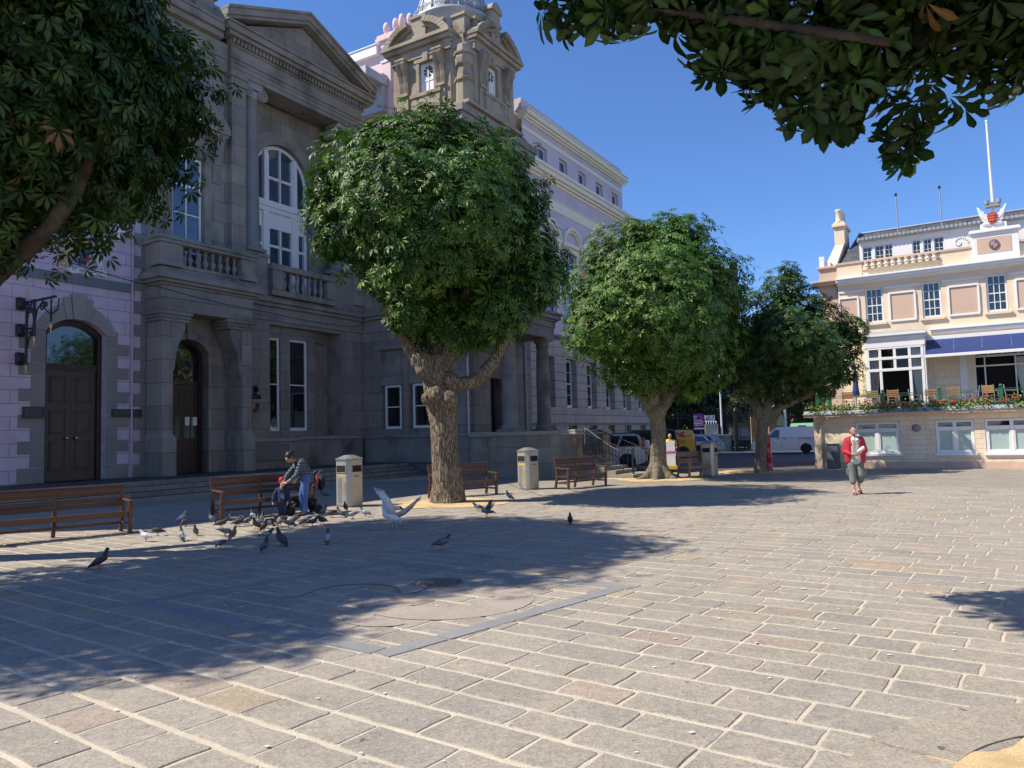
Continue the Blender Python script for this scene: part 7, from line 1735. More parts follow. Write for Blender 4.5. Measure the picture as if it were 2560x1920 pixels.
def hand(mb, w, d, side, s=1, curl=.6, palm=None):
    """palm and five fingers from wrist w along d; side: direction of the thumb; fingers bend towards palm"""
    w = Vector(w); d = Vector(d).normalized(); t_ = Vector(side); t_ = (t_-d*t_.dot(d)).normalized(); n_ = Vector(palm) if palm else d.cross(t_); n_ = (n_-d*n_.dot(d)-t_*n_.dot(t_)).normalized()
    mb.cap(w, w+d*.03*s, .022*s, .026*s, 8)
    for k in range(4): a = t_*(.028-.019*k)*s; mb.cap(w+d*.02*s+a*.7, w+d*.085*s+a, .016*s, .0115*s, 8)
    for k, L in enumerate((.066,.076,.07,.054)):
        p = w+d*.085*s+t_*(.028-.019*k)*s; dd = d; r = .0095*s
        for j in range(3):
            ang = curl*(.6+.5*j); dd2 = (d*math.cos(ang)+n_*math.sin(ang)).normalized(); q = p+dd2*L*s*(.44,.32,.24)[j]; mb.cap(p,q,r,r*.92,8); p = q; r *= .92
    p = w+d*.03*s+t_*.026*s; q = p+(d*.6+t_*.75+n_*.25).normalized()*.038*s; mb.cap(p,q,.012*s,.0105*s,8); mb.cap(q,q+(d*.85+t_*.25+n_*.4).normalized()*.03*s,.0105*s,.009*s,8)
def foot(mb, a, d, s=1, r=.035):
    a = Vector(a); d = Vector(d).normalized(); mb.cap(a+Vector((0,0,.015)), a+d*.10*s+Vector((0,0,-.03)), r*s, .033*s, 8); mb.cap(a+d*.08*s+Vector((0,0,-.035)), a+d*.17*s+Vector((0,0,-.04)), .034*s, .022*s, 8); mb.ball(a-d*.03*s+Vector((0,0,-.03)),(.033*s,.033*s,.036*s),8,6)
def rm(name, mb, m, par, vox=.011, sm=3):
    o = mesh_obj(name, mb, m, par); return remesh(o, vox, sm)
# --- walking man in a red jacket
mp = thing('person','man in open red jacket, cropped grey trousers and sandals walking across the sunny square','person',world=(8.68,19.45,0),rz=R(-14))
q = MB(); hc = (-.02,-.05,1.605); Rm = head(q, hc, 1.0, R(8), R(8))
q.cap((0,-.01,1.40),(-.015,-.03,1.54),.055,.052); q.cap((-.12,0,1.38),(.12,0,1.38),.07,.07); q.cap((0,-.02,1.32),(0,0,1.0),.12,.12)
for sg, el, wr_ in ((-1,(-.255,-.02,1.10),(-.10,-.25,1.03)),(1,(.255,-.01,1.10),(.10,-.24,1.06))):
    q.cap((sg*.18,.0,1.37),el,.05,.04); q.cap(el,wr_,.037,.026)
hand(q,(-.10,-.25,1.03),(.9,-.35,-.25),(0,-.3,1),1,.8,(0,1,-.2)); hand(q,(.10,-.24,1.06),(-.9,-.3,-.25),(0,-.3,1),1,.9,(0,1,-.1))
for hp, kn, an_ in (((-.09,0,.90),(-.10,-.10,.48),(-.09,-.17,.09)),((.09,0,.90),(.10,-.08,.49),(.075,.16,.19))):
    q.cap(hp,kn,.085,.055); q.cap(kn,an_,.052,.034)
foot(q,(-.09,-.17,.085),(0,-1,-.05)); foot(q,(.075,.16,.18),(.05,-.80,-.55))
q.cap((-.09,0,.92),(.09,0,.92),.10,.10)
bd = rm('body', q, SK, mp, .0085, 2); eyes(mp, hc, 1, Rm, None)
q = MB()
for p, r in (((0,.03,.045),(.083,.093,.084)),((0,.05,-.005),(.081,.072,.08))): q.ball(Vector(hc)+Rm@Vector(p), r, 14, 10, 0, Rm)
rm('hair', q, mat('short_hair',(.06,.038,.026),.8,.2,20), mp, .009, 1)
q = MB(); q.ball(Vector(hc)+Rm@Vector((0,-.05,-.075)),(.046,.046,.042),12,8,0,Rm); q.ball(Vector(hc)+Rm@Vector((0,-.02,-.07)),(.056,.05,.04),12,8,0,Rm); rm('stubble_beard', q, mat('beard',(.20,.105,.07),.8,.2,30), mp, .008, 1)
q = MB(); q.cap((-.04,-.035,1.36),(-.05,-.035,.92),.10,.105); q.cap((.04,-.035,1.36),(.05,-.035,.92),.10,.105); q.cap((-.07,-.03,1.40),(.07,-.03,1.40),.06,.06); q.cap((-.05,-.03,.93),(-.05,-.03,.84),.112,.108); q.cap((.05,-.03,.93),(.05,-.03,.84),.112,.108); rm('shirt', q, mat('pale_shirt',(.46,.46,.44),.85,.08,6,30,.5), mp, .012, 2)
q = MB()
for sg in (-1,1): q.hexa([(sg*.01,-.075,1.44),(sg*.05,-.06,1.47),(sg*.085,-.11,1.40),(sg*.03,-.135,1.37),(sg*.01,-.085,1.455),(sg*.05,-.055,1.485),(sg*.09,-.115,1.41),(sg*.035,-.148,1.375)])
mesh_obj('collar', q, mat('collar',(.66,.66,.64),.8), mp)
q = MB()
for sg in (-1,1):
    q.cap((sg*.125,-.01,1.36),(sg*.145,-.02,.98),.108,.118); q.cap((sg*.145,-.02,.98),(sg*.15,-.02,.86),.112,.10); q.cap((sg*.06,-.015,1.42),(sg*.17,0,1.385),.065,.075)
    el = (sg*.255,-.015,1.10); q.cap((sg*.185,.0,1.37),el,.070,.058); q.cap(el,(sg*.135,-.21,1.04),.06,.045)
    q.cap((sg*.13,-.085,1.38),(sg*.10,-.11,1.28),.035,.03)
q.cap((0,.06,1.38),(0,.06,.9),.11,.12)
rm('jacket', q, mat('red_jacket',(.40,.018,.035),.8,.14,7,28,.6), mp, .012, 3)
q = MB()
for hp, kn, an_ in (((-.095,0,.90),(-.105,-.10,.50),(-.10,-.135,.34)),((.095,0,.90),(.11,-.08,.50),(.10,.02,.36))):
    q.cap(hp,kn,.108,.088); q.cap(kn,an_,.088,.084)
q.cap((-.07,0,.90),(.07,0,.90),.12,.12)
for x in (-.2,.21): q.box(x-.025,x+.025,-.12,.02,.50,.66)
rm('trousers', q, mat('grey_cotton',(.16,.18,.165),.9,.2,6,26,.7,dirt=(.07,.08,.075),dsc=3), mp, .013, 2)
for a, z, ry in (((-.09,-.225,0),.012,0),((.085,.115,0),.085,.55)):
    q = MB(); q.prism([(-.045,-.14),(-.02,-.165),(.03,-.16),(.05,-.12),(.04,0),(.035,.09),(0,.105),(-.035,.09),(-.042,0)],'z',0,.022); q.tube([(-.04,-.05,.02),(-.02,-.08,.06),(.02,-.08,.06),(.042,-.05,.02)],.012,6)
    o = mesh_obj('sandal', q, mat('sandal_leather',(.10,.05,.03),.7,.2,8), mp); o.location = (a[0],a[1]+.0,z); o.rotation_euler = (ry,0,0)
rn = thing('rolled_paper','white rolled paper tucked under the left arm of the man in the red jacket','rolled paper',world=(8.68,19.45,0),rz=R(-14))
q = MB(); q.tube([(.02,-.235,1.08),(.10,-.235,1.14),(.18,-.20,1.19)],[.022,.036,.045],12); mesh_obj('paper', q, M['white'], rn)
# --- woman bending over the child
wp = thing('person','dark haired woman in checked shirt and blue jeans bending over to the child','person',world=(-4.90,17.80,0),rz=R(6))
q = MB(); hc = (-.31,-.10,1.355); Rm = head(q, hc, 1.06, R(-38), R(38))
q.cap((-.13,-.01,1.21),(-.25,-.05,1.30),.055,.052); q.cap((.05,0,.95),(-.08,0,1.20),.12,.13)
shL, shR = (-.05,-.13,1.21), (-.20,.10,1.16); eL, eR = (-.13,-.27,.93), (-.37,-.10,.93); wL, wR = (-.36,-.30,.78), (-.44,-.26,.77)
for a, b, c in ((shL,eL,wL),(shR,eR,wR)): q.cap(a,b,.047,.038); q.cap(b,c,.035,.025)
hand(q, wL, (-.9,-.1,-.35),(0,.2,1),.93,.9,(0,.6,-.6)); hand(q, wR, (-.35,-.25,-.9),(.5,-.3,.2),.93,.7,(.7,.2,0))
for hp, kn, an_ in (((.05,-.09,.90),(.03,-.12,.48),(.02,-.09,.09)),((.06,.09,.90),(-.06,.06,.48),(-.04,.10,.09))): q.cap(hp,kn,.09,.06); q.cap(kn,an_,.055,.036)
foot(q,(.02,-.09,.085),(-.6,-.8,0),.95); foot(q,(-.04,.10,.085),(-.8,-.6,0),.95)
rm('body', q, SK2, wp, .0085, 2); eyes(wp, hc, .96, Rm, None)
q = MB()
for p, r in (((0,.022,.042),(.091,.106,.094)),((0,.05,.0),(.087,.08,.092))): q.ball(Vector(hc)+Rm@Vector(p), r, 14, 10, 0, Rm)
k = Vector(hc)+Rm@Vector((0,.115,.06)); q.ball(k,(.05,.05,.05),10,8); q.cap(k,k+Vector((.05,.02,.02)),.05,.035)
rm('hair', q, mat('dark_hair',(.018,.012,.010),.55,.3,30), wp, .01, 1)
q = MB(); q.cap((.05,-.02,.93),(-.07,-.02,1.17),.155,.15); q.cap((.07,0,.86),(.05,0,.95),.16,.155); q.cap(shL,shR,.085,.08); q.cap((-.12,.0,1.22),(-.05,0,1.1),.09,.12)
for a, b, c in ((shL,eL,wL),(shR,eR,wR)):
    q.cap(a,b,.072,.06); m_ = Vector(b).lerp(Vector(c),.35); q.cap(b,m_,.058,.05)
rm('checked_shirt', q, plaid('plaid_cotton'), wp, .012, 2)
q = MB(); q.cap((-.12,-.10,1.20),(-.11,-.13,.98),.06,.075); q.cap((-.17,-.07,1.22),(-.13,-.10,1.1),.05,.06); rm('dark_top', q, M['car_trim'], wp, .012, 1)
q = MB()
for hp, kn, an_ in (((.05,-.08,.88),(.03,-.12,.48),(.02,-.095,.10)),((.06,.08,.88),(-.055,.06,.48),(-.04,.10,.10))): q.cap(hp,kn,.115,.085); q.cap(kn,an_,.082,.07)
q.cap((.06,-.07,.88),(.06,.07,.88),.125,.125)
rm('jeans', q, denim('blue_jeans',(.055,.12,.33),(.12,.20,.42)), wp, .012, 2)
q = MB(); q.ball(wL,(.032,.032,.02),10,6); mesh_obj('wristband', q, M['white'], wp)
for a, d in (((.02,-.09,0),(-.6,-.8,0)),((-.04,.10,0),(-.8,-.6,0))):
    q = MB(); d = Vector(d); a = Vector(a); q.cap(a-d*.03+Vector((0,0,.045)),a+d*.16+Vector((0,0,.04)),.046,.036); q.cap(a-d*.03+Vector((0,0,.05)),a+Vector((0,0,.09)),.045,.042); rm('shoe', q, mat('shoe_dark',(.04,.04,.05),.6), wp, .012, 1)
# --- child in a red cap
kp = thing('person','small child in a red cap and navy tracksuit standing in front of the pushchair','person',world=(-5.36,17.62,0),rz=R(10))
q = MB(); hc = (.0,-.02,.80); Rm = head(q, hc, .80, R(25), R(12)); q.cap((0,0,.62),(0,-.01,.74),.042,.04); q.cap((0,0,.58),(0,0,.36),.085,.09)
for a, b, c in (((-.10,0,.62),(-.17,-.01,.48),(-.20,-.06,.355)),((.10,0,.62),(.15,-.02,.47),(.13,-.09,.35))): q.cap(a,b,.036,.03); q.cap(b,c,.028,.021)
hand(q,(-.20,-.06,.355),(-.05,-.2,-1),(.3,-1,0),.62,.5,(1,0,0)); hand(q,(.13,-.09,.35),(.0,-.2,-1),(-.3,-1,0),.62,.5,(-1,0,0))
for x in (-.055,.055): q.cap((x,0,.36),(x,-.01,.2),.06,.047); q.cap((x,-.01,.2),(x,0,.05),.045,.034); foot(q,(x,0,.055),(x*.5,-1,0),.62)
rm('body', q, SK3, kp, .008, 2); eyes(kp, hc, .8, Rm, None)
q = MB(); q.ball(Vector(hc)+Rm@Vector((0,.008,.042)),(.075,.088,.074),16,10,0,Rm); p = Vector(hc)+Rm@Vector((0,-.085,.03)); q.ball(p,(.055,.05,.010),12,6,0,Rm); rm('red_cap', q, mat('red_cotton',(.42,.015,.02),.85,.1,8), kp, .008, 1)
q = MB(); q.cap((0,0,.60),(0,0,.36),.105,.108); q.cap((-.085,0,.62),(.085,0,.62),.06,.06)
for a, b, c in (((-.10,0,.62),(-.17,-.01,.48),(-.20,-.05,.375)),((.10,0,.62),(.15,-.02,.47),(.135,-.08,.37))): q.cap(a,b,.055,.046); q.cap(b,c,.045,.036)
rm('jumper', q, mat('navy_jumper',(.018,.028,.085),.9,.15,9,30,.4), kp, .010, 2)
q = MB(); q.prism([(-.05,.50),(.03,.56),(.07,.47),(.05,.40),(.0,.44)],'y',-.122,-.108); mesh_obj('printed_patch', q, mat('patch',(.10,.24,.22),.8,.4,30), kp)
q = MB()
for x in (-.055,.055): q.cap((x,0,.37),(x,-.01,.2),.075,.062); q.cap((x,-.01,.2),(x,0,.07),.06,.052)
rm('trousers', q, mat('navy_trousers',(.016,.022,.07),.9,.15,9), kp, .010, 2)
for x in (-.055,.055):
    q = MB(); q.cap((x,.01,.035),(x*1.2,-.085,.03),.034,.03); rm('shoe', q, M['car_trim'], kp, .01, 1)
# --- pushchair
ps = thing('pushchair','black pushchair with hanging bags between the child and the bending woman','pushchair',world=(-5.04,18.12,0),rz=R(28))
q = MB()
for y in (-.24,.24): q.tube([(-.32,y,.12),(.05,y,.55),(.38,y,1.0),(.46,y,1.03)],.016,6); q.tube([(.32,y,.12),(-.05,y,.55),(-.12,y,.75)],.016,6); q.tube([(-.3,y,.42),(.1,y,.5)],.014,6)
q.tube([(.46,-.24,1.03),(.46,.24,1.03)],.018,6); q.tube([(-.32,-.24,.12),(-.32,.24,.12)],.014,6); q.tube([(.32,-.24,.12),(.32,.24,.12)],.014,6); mesh_obj('frame', q, M['iron'], ps)
blk = mat('black_fabric',(.012,.012,.016),.85,.25,6,30,.5)
q = MB(); q.hexa([(-.3,-.22,.40),(.06,-.22,.42),(.06,.22,.42),(-.3,.22,.40),(-.3,-.22,.47),(.06,-.22,.49),(.06,.22,.49),(-.3,.22,.47)]); q.hexa([(.02,-.22,.45),(.08,-.22,.45),(.08,.22,.45),(.02,.22,.45),(.22,-.22,.98),(.28,-.22,.98),(.28,.22,.98),(.22,.22,.98)]); bevel(mesh_obj('seat', q, blk, ps), .02)
q = MB(); hp = [(.10+.30*math.cos(a),.66+.30*math.sin(a)) for a in np.linspace(R(60),R(165),9)]; q.ring(hp,[(x*.95+.005,z-.02) for x,z in hp],'y',-.22,.22)
o = mesh_obj('hood', q, blk, ps); sd = o.modifiers.new('s','SOLIDIFY'); sd.thickness = .012
q = MB(); q.hexa([(-.22,-.2,.18),(.28,-.2,.18),(.28,.2,.18),(-.22,.2,.18),(-.26,-.22,.33),(.32,-.22,.36),(.32,.22,.36),(-.26,.22,.33)]); bevel(mesh_obj('basket', q, blk, ps), .03)
for x in (-.32,.32):
    for y in (-.25,.25):
        q = MB(lambda a,b,c,x=x,y=y:(x+a,y+c,.115+b)); q.lathe([(.06,-.02),(.105,-.022),(.115,0),(.105,.022),(.06,.02)],(0,0,0),18); mesh_obj('wheel', q, M['tyre'], ps)
q = MB(); q.ball((.44,-.05,.72),(.11,.17,.19),12,8); q.tube([(.5,-.15,.9),(.48,-.1,1.04),(.5,.05,.9)],.012,6); rm('hanging_bag', q, blk, ps, .02, 2)
q = MB(); q.tube([(.30,-.30,.92),(.28,-.33,.75),(.26,-.32,.62)],.03,8); mesh_obj('striped_strap', q, mat('strap_red',(.35,.05,.07),.7,.5,30), ps)
# --- delivery man with boxes
dp = thing('person','grey haired delivery man in yellow and grey top pushing a trolley of white boxes','person',world=(6.72,32.75,0),rz=R(-12)); dp.scale = (.94,.94,.94)
q = MB(); hc = (0,-.06,1.61); Rm = head(q, hc, 1, R(-8), R(18)); q.cap((0,0,1.40),(0,-.03,1.54),.055,.052); q.cap((-.12,0,1.38),(.12,0,1.38),.07,.07); q.cap((0,0,1.3),(0,0,.95),.13,.13)
for sg in (-1,1):
    q.cap((sg*.2,0,1.37),(sg*.29,-.05,1.12),.05,.042); q.cap((sg*.29,-.05,1.12),(sg*.23,-.28,1.05),.038,.028); hand(q,(sg*.23,-.28,1.05),(0,-1,-.1),(-sg,0,.2),1,.9,(0,0,-1)); q.cap((sg*.1,0,.9),(sg*.1,-.03+.08*sg,.48),.08,.06); q.cap((sg*.1,-.03+.08*sg,.48),(sg*.1,.1*sg,.09),.052,.036); foot(q,(sg*.1,.1*sg,.085),(0,-1,0))
rm('body', q, SK, dp, .010, 2); eyes(dp, hc, 1, Rm, None)
q = MB(); q.ball(Vector(hc)+Rm@Vector((0,.03,.042)),(.079,.09,.08),14,10,0,Rm); rm('hair', q, mat('grey_hair',(.22,.21,.20),.8,.2,30), dp, .01, 1)
q = MB(); q.cap((0,0,1.33),(0,0,.92),.15,.15); q.cap((-.14,0,1.2),(.14,0,1.2),.13,.13)
for sg in (-1,1): q.cap((sg*.24,-.02,1.26),(sg*.29,-.05,1.13),.065,.06)
rm('grey_top', q, mat('grey_polo',(.055,.06,.07),.85), dp, .013, 2)
q = MB()
for sg in (-1,1): q.cap((sg*.05,-.03,1.42),(sg*.2,0,1.375),.08,.082); q.cap((sg*.2,0,1.37),(sg*.25,-.02,1.25),.075,.07); q.cap((sg*.09,-.06,1.36),(sg*.08,-.08,1.28),.085,.08)
rm('yellow_shoulders', q, mat('yellow_polo',(.72,.48,.02),.8), dp, .013, 2)
q = MB()
for sg in (-1,1): q.cap((sg*.09,0,.9),(sg*.1,-.03+.08*sg,.48),.11,.085); q.cap((sg*.1,-.03+.08*sg,.48),(sg*.1,.1*sg,.1),.08,.07)
rm('trousers', q, M['car_trim'], dp, .015, 1)
for sg in (-1,1):
    q = MB(); q.cap((sg*.1,.1*sg+.03,.045),(sg*.1,.1*sg-.15,.04),.048,.04); rm('shoe', q, M['iron'], dp, .012, 1)
ht = thing('hand_trolley','yellow hand trolley with black wheels under the white boxes','trolley',world=(6.62,32.25,0),rz=R(-12))
q = MB(); q.box(-.27,.27,-.30,.12,.14,.30); bevel(mesh_obj('deck', q, mat('trolley_yellow',(.55,.34,.02),.5,.1,4), ht), .02)
q = MB()
for x in (-.2,.2): q.tube([(x,.12,.2),(x,.16,1.1)],.018,6)
q.tube([(-.2,.16,1.1),(.2,.16,1.1)],.018,6); mesh_obj('handle', q, M['iron'], ht)
for x in (-.27,.27):
    for y in (-.22,.06):
        q = MB(lambda a,b,c,x=x,y=y:(x+c,y+a,.095+b)); q.lathe([(.03,-.025),(.09,-.03),(.095,0),(.09,.03),(.03,.025)],(0,0,0),16); mesh_obj('wheel', q, M['tyre'], ht)
for lab, x0,x1,z0,z1,lid in (('white box at the bottom of the trolley stack',-.24,.20,.301,.72,0),('wide white box with a magenta lid in the trolley stack',-.25,.24,.722,.90,1),('tall white box on top of the trolley stack',-.16,.19,.902,1.32,0)):
    bxx = thing('box',lab,'box',world=(6.62,32.25,z0),rz=R(-12),group='boxes on the hand trolley')
    q = MB(); q.box(x0,x1,-.28,.08,0,(z1-z0)-(.07 if lid else 0)); bevel(mesh_obj('carton', q, mat('carton_white',(.82,.80,.80),.6,.03,3), bxx), .006)
    if lid: q = MB(); q.box(x0-.015,x1+.015,-.295,.095,z1-z0-.069,z1-z0-.002); bevel(mesh_obj('lid', q, mat('magenta_lid',(.55,.10,.55),.5), bxx), .008)
    else: q = MB(); q.box(x0+.02,x1-.02,-.13,-.07,z1-z0+.0005,z1-z0+.002); mesh_obj('tape', q, mat('tape',(.6,.5,.38),.4), bxx)
# --- far man in dark clothes
fpn = thing('person','distant man in dark clothes with his back turned, beyond the silver estate cars','person',world=(14.45,58.6,0),rz=R(170))
q = MB(); hc = (0,-.02,1.68); head(q, hc, 1.05); q.cap((0,0,1.45),(0,0,1.6),.06,.055); q.cap((0,0,1.35),(0,0,1),.13,.13)
for sg in (-1,1): q.cap((sg*.2,0,1.42),(sg*.27,0,1.12),.05,.04); q.cap((sg*.27,0,1.12),(sg*.25,-.1,.88),.038,.028); hand(q,(sg*.25,-.1,.88),(0,-.3,-1),(0,-1,0),1,.4); q.cap((sg*.1,0,.92),(sg*.11,0,.5),.09,.06); q.cap((sg*.11,0,.5),(sg*.11,.02,.09),.055,.04); foot(q,(sg*.11,.02,.085),(0,-1,0))
rm('body', q, SK2, fpn, .012, 2)
q = MB(); q.ball((0,.01,1.725),(.085,.1,.085),12,8); rm('hair', q, M['iron'], fpn, .012, 1)
q = MB(); q.cap((-.1,0,1.42),(-.1,0,.95),.14,.15); q.cap((.1,0,1.42),(.1,0,.95),.14,.15)
for sg in (-1,1): q.cap((sg*.22,0,1.42),(sg*.28,0,1.12),.08,.07); q.cap((sg*.28,0,1.12),(sg*.25,-.08,.92),.065,.05)
rm('jacket', q, mat('dark_jacket',(.014,.016,.022),.85), fpn, .015, 2)
q = MB()
for sg in (-1,1): q.cap((sg*.1,0,.95),(sg*.11,0,.5),.115,.09); q.cap((sg*.11,0,.5),(sg*.11,.02,.1),.085,.07)
rm('trousers', q, M['iron'], fpn, .015, 1)

# ================================================================== birds
M['feather'] = vcol_mat('feather', .6, 0, .35, 60, var=.14); M['leg_pink'] = mat('bird_leg', (.42,.14,.12), .6, .2, 20); M['beak'] = mat('beak_dark', (.06,.055,.055), .5)
PAL = {'blue':dict(h=(.045,.055,.085),n=(.035,.075,.062),w=(.30,.32,.37),b=(.15,.165,.20),t=(.07,.075,.09),bar=(.02,.02,.025)),
 'dark':dict(h=(.025,.028,.038),n=(.022,.042,.038),w=(.055,.058,.068),b=(.042,.045,.055),t=(.03,.032,.04),bar=(.02,.02,.025)),
 'check':dict(h=(.04,.045,.065),n=(.04,.07,.065),w=(.13,.135,.155),b=(.095,.10,.12),t=(.06,.062,.075),bar=(.022,.022,.028)),
 'white':dict(h=(.55,.54,.55),n=(.50,.48,.50),w=(.70,.69,.68),b=(.68,.67,.67),t=(.42,.41,.42),bar=(.35,.34,.35)),
 'brown':dict(h=(.22,.12,.08),n=(.20,.10,.07),w=(.24,.125,.07),b=(.25,.14,.09),t=(.30,.24,.20),bar=(.14,.07,.05))}
PM = {}
def pigeon_parts(pose, pal):
    key = (pose,pal)
    if key in PM: return PM[key]
    p = PAL[pal]; tilt = {'stand':R(34),'walk':R(14),'peck':R(-12)}[pose]; Rm = Matrix.Rotation(-tilt,3,'Y'); c0 = Vector((0,0,.135))
    T = lambda v: c0+Rm@Vector(v)
    q = MB(); prim = []
    def B_(v, r): q.ball(T(v), r, 14, 10, 0, Rm)
    B_((0,0,0),(.105,.060,.060)); B_((.05,0,-.003),(.065,.058,.058)); B_((-.07,0,.0),(.08,.046,.04)); B_((-.15,0,-.002),(.075,.030,.012)); B_((-.19,0,-.004),(.045,.034,.008))
    for sg in (-1,1): B_((-.02,sg*.050,.008),(.10,.016,.044)); B_((-.10,sg*.034,.012),(.085,.012,.022))
    nb = T((.085,0,.02))
    hd = {'stand':nb+Vector((.035,0,.085)),'walk':nb+Vector((.055,0,.06)),'peck':nb+Vector((.085,0,-.075))}[pose]
    q.cap(nb-(nb-c0)*.2, nb.lerp(hd,.55), .046, .030); q.cap(nb.lerp(hd,.5), hd, .030, .024); q.ball(hd,(.030,.024,.025),12,8)
    o = mesh_obj('body', q, M['feather']); remesh(o, .0065, 2)
    n = len(o.data.vertices); cs = np.empty(n*3); o.data.vertices.foreach_get('co',cs); cs = cs.reshape(-1,3)
    inv = Rm.transposed(); cols = np.ones((n,4))
    for i in range(n):
        v = Vector(cs[i]); l = inv@(v-c0)
        t_ = (v-nb).dot(hd-nb)/(hd-nb).length_squared
        if t_ > -.15 and (v-nb.lerp(hd,min(1,max(0,t_)))).length < .052: c = p['n'] if t_ < .6 else p['h']
        elif l.x < -.135: c = p['t'] if l.x > -.205 else p['bar']
        elif abs(l.y) > .030 and l.z > -.03:
            xx = l.x+l.z*.5; c = p['bar'] if (-.062 < xx < -.040 or -.112 < xx < -.088) else p['w']
        elif l.z > .028: c = p['w']
        else: c = p['b']
        cols[i,:3] = c
    set_col(o.data, cols); body = o.data; bpy.data.objects.remove(o)
    q = MB(); d = (hd-nb).normalized(); f = Vector((1,0,-.25)) if pose != 'peck' else Vector((.5,0,-.85)); f.normalize(); q.tube([hd+f*.022,hd+f*.034,hd+f*.050],[.008,.006,.001],6); q.ball(hd+Vector((.006,.021,.006)),.005,6,4); q.ball(hd+Vector((.006,-.021,.006)),.005,6,4)
    o = mesh_obj('beak', q, M['beak']); bk = o.data; bpy.data.objects.remove(o)
    lg = []
    for sg, st in ((-1,.012),(1,-.018)):
        q = MB(); x = st*(1.6 if pose == 'walk' else 1); a = Vector((-.01,sg*.026,.085)); b = Vector((x-.008,sg*.026,.045)); c = Vector((x,sg*.026,.012)); q.tube([a,b,c],[.011,.006,.005],6)
        for ang in (-.5,0,.5,pi): q.tube([c,(c.x+.034*math.cos(ang),c.y+.034*math.sin(ang),.004)],[.005,.003],5)
        o = mesh_obj('leg', q, M['leg_pink']); lg.append(o.data); bpy.data.objects.remove(o)
    PM[key] = (body,bk,lg); return PM[key]
def pigeon(label, x, y, head_deg, pose='stand', pal='blue', k=1.0, group='pigeons on the square'):
    body, bk, lg = pigeon_parts(pose, pal)
    t_ = thing('pigeon', label, 'pigeon', world=(x,y,.012), rz=R(head_deg), group=group); k *= .84; t_.scale = (k,k,k)
    for nm, me in (('body',body),('beak',bk),('leg',lg[0]),('leg',lg[1])):
        o = bpy.data.objects.new(nm, me); COL.objects.link(o); o.parent = t_
BIRDS_HERE = True
BL = [
 (-5.85,10.81,20,'stand','dark',1.12,'large dark pigeon alone at the edge of the shadow, nearest the camera at the left'),
 (-8.22,16.36,100,'stand','white',.95,'white pigeon beside the front leg of the left bench'),
 (-7.37,16.90,15,'stand','white',1,'white pigeon standing alone between the two left benches'),
 (-6.93,16.07,-100,'peck','dark',.9,'round dark pigeon just in front of the white one between the benches'),
 (-6.56,16.57,150,'stand','check',.95,'grey pigeon at the foot of the front leg of the second bench'),
 (-6.59,13.67,165,'walk','white',1,'pale speckled pigeon walking left on the sunlit strip'),
 (-6.78,14.52,185,'walk','dark',.95,'dark pigeon behind the pale speckled one on the sunlit strip'),
 (-5.94,13.65,125,'stand','blue',1,'pale backed pigeon seen from behind at the end of the sunlit strip'),
 (-5.99,14.36,-80,'stand','check',.85,'small grey pigeon facing the camera at the edge of the sunlit strip'),
 (-4.79,12.45,140,'peck','blue',.95,'pale winged pigeon in the shade, left of the lone dark one with a bowed head'),
 (-5.94,15.51,30,'walk','dark',1,'dark pigeon stretching up at the left end of the feeding flock'),
 (-5.34,14.12,20,'peck','check',.95,'grey pigeon pecking beside the brown pigeon'),
 (-5.02,13.63,80,'stand','brown',.95,'brown pigeon, the only reddish one'),
 (-4.36,13.45,-10,'walk','blue',1,'white winged pigeon half hidden behind the large dark one in the shade'),
 (-3.87,12.64,140,'stand','dark',1.2,'large dark pigeon facing left in the middle of the shade'),
 (-3.91,11.96,-50,'stand','check',1,'green grey pigeon facing the camera in front of the flock'),
 (-3.12,12.73,100,'stand','blue',1.02,'pale backed pigeon with two black bars walking away, alone in the shade'),
 (-1.13,11.80,25,'walk','check',1.05,'grey pigeon walking right, alone before the big chestnut'),
 (-3.88,17.02,170,'stand','check',.95,'upright grey pigeon at the right end of the feeding flock'),
 (-4.10,18.51,-90,'stand','dark',.95,'dark pigeon facing the camera at the corner of the first litter bin'),
 (-3.53,16.62,185,'peck','blue',1,'barred pigeon pecking in front of the first litter bin'),
 (-3.33,16.97,150,'walk','blue',1,'pale barred pigeon walking left, right of the first litter bin'),
 (-4.09,17.08,200,'peck','dark',1,'dark pigeon stooping left of the first litter bin'),
 (-4.44,17.76,-20,'stand','check',.95,'grey pigeon looking up by the foot of the bench end'),
 (-5.69,22.89,175,'walk','check',.95,'shaded pigeon on the paving behind the second bench, left of the bin'),
 (-2.75,17.69,10,'peck','blue',1.15,'grey pigeon with its head down just behind the gull'),
 (-0.15,20.45,150,'stand','blue',1,'pigeon on the sunlit stones between the chestnut trunk and the second bin'),
 (-0.86,17.64,200,'walk','blue',.95,'pigeon at the edge of the sandy tree pit beside the flapping one'),
 (1.03,14.49,-95,'stand','dark',.95,'black pigeon facing the camera alone on the right of the tree shadows'),
]
for x,y,h,po,pa_,k,lab in BL: pigeon(lab,x,y,h,po,pa_,k)
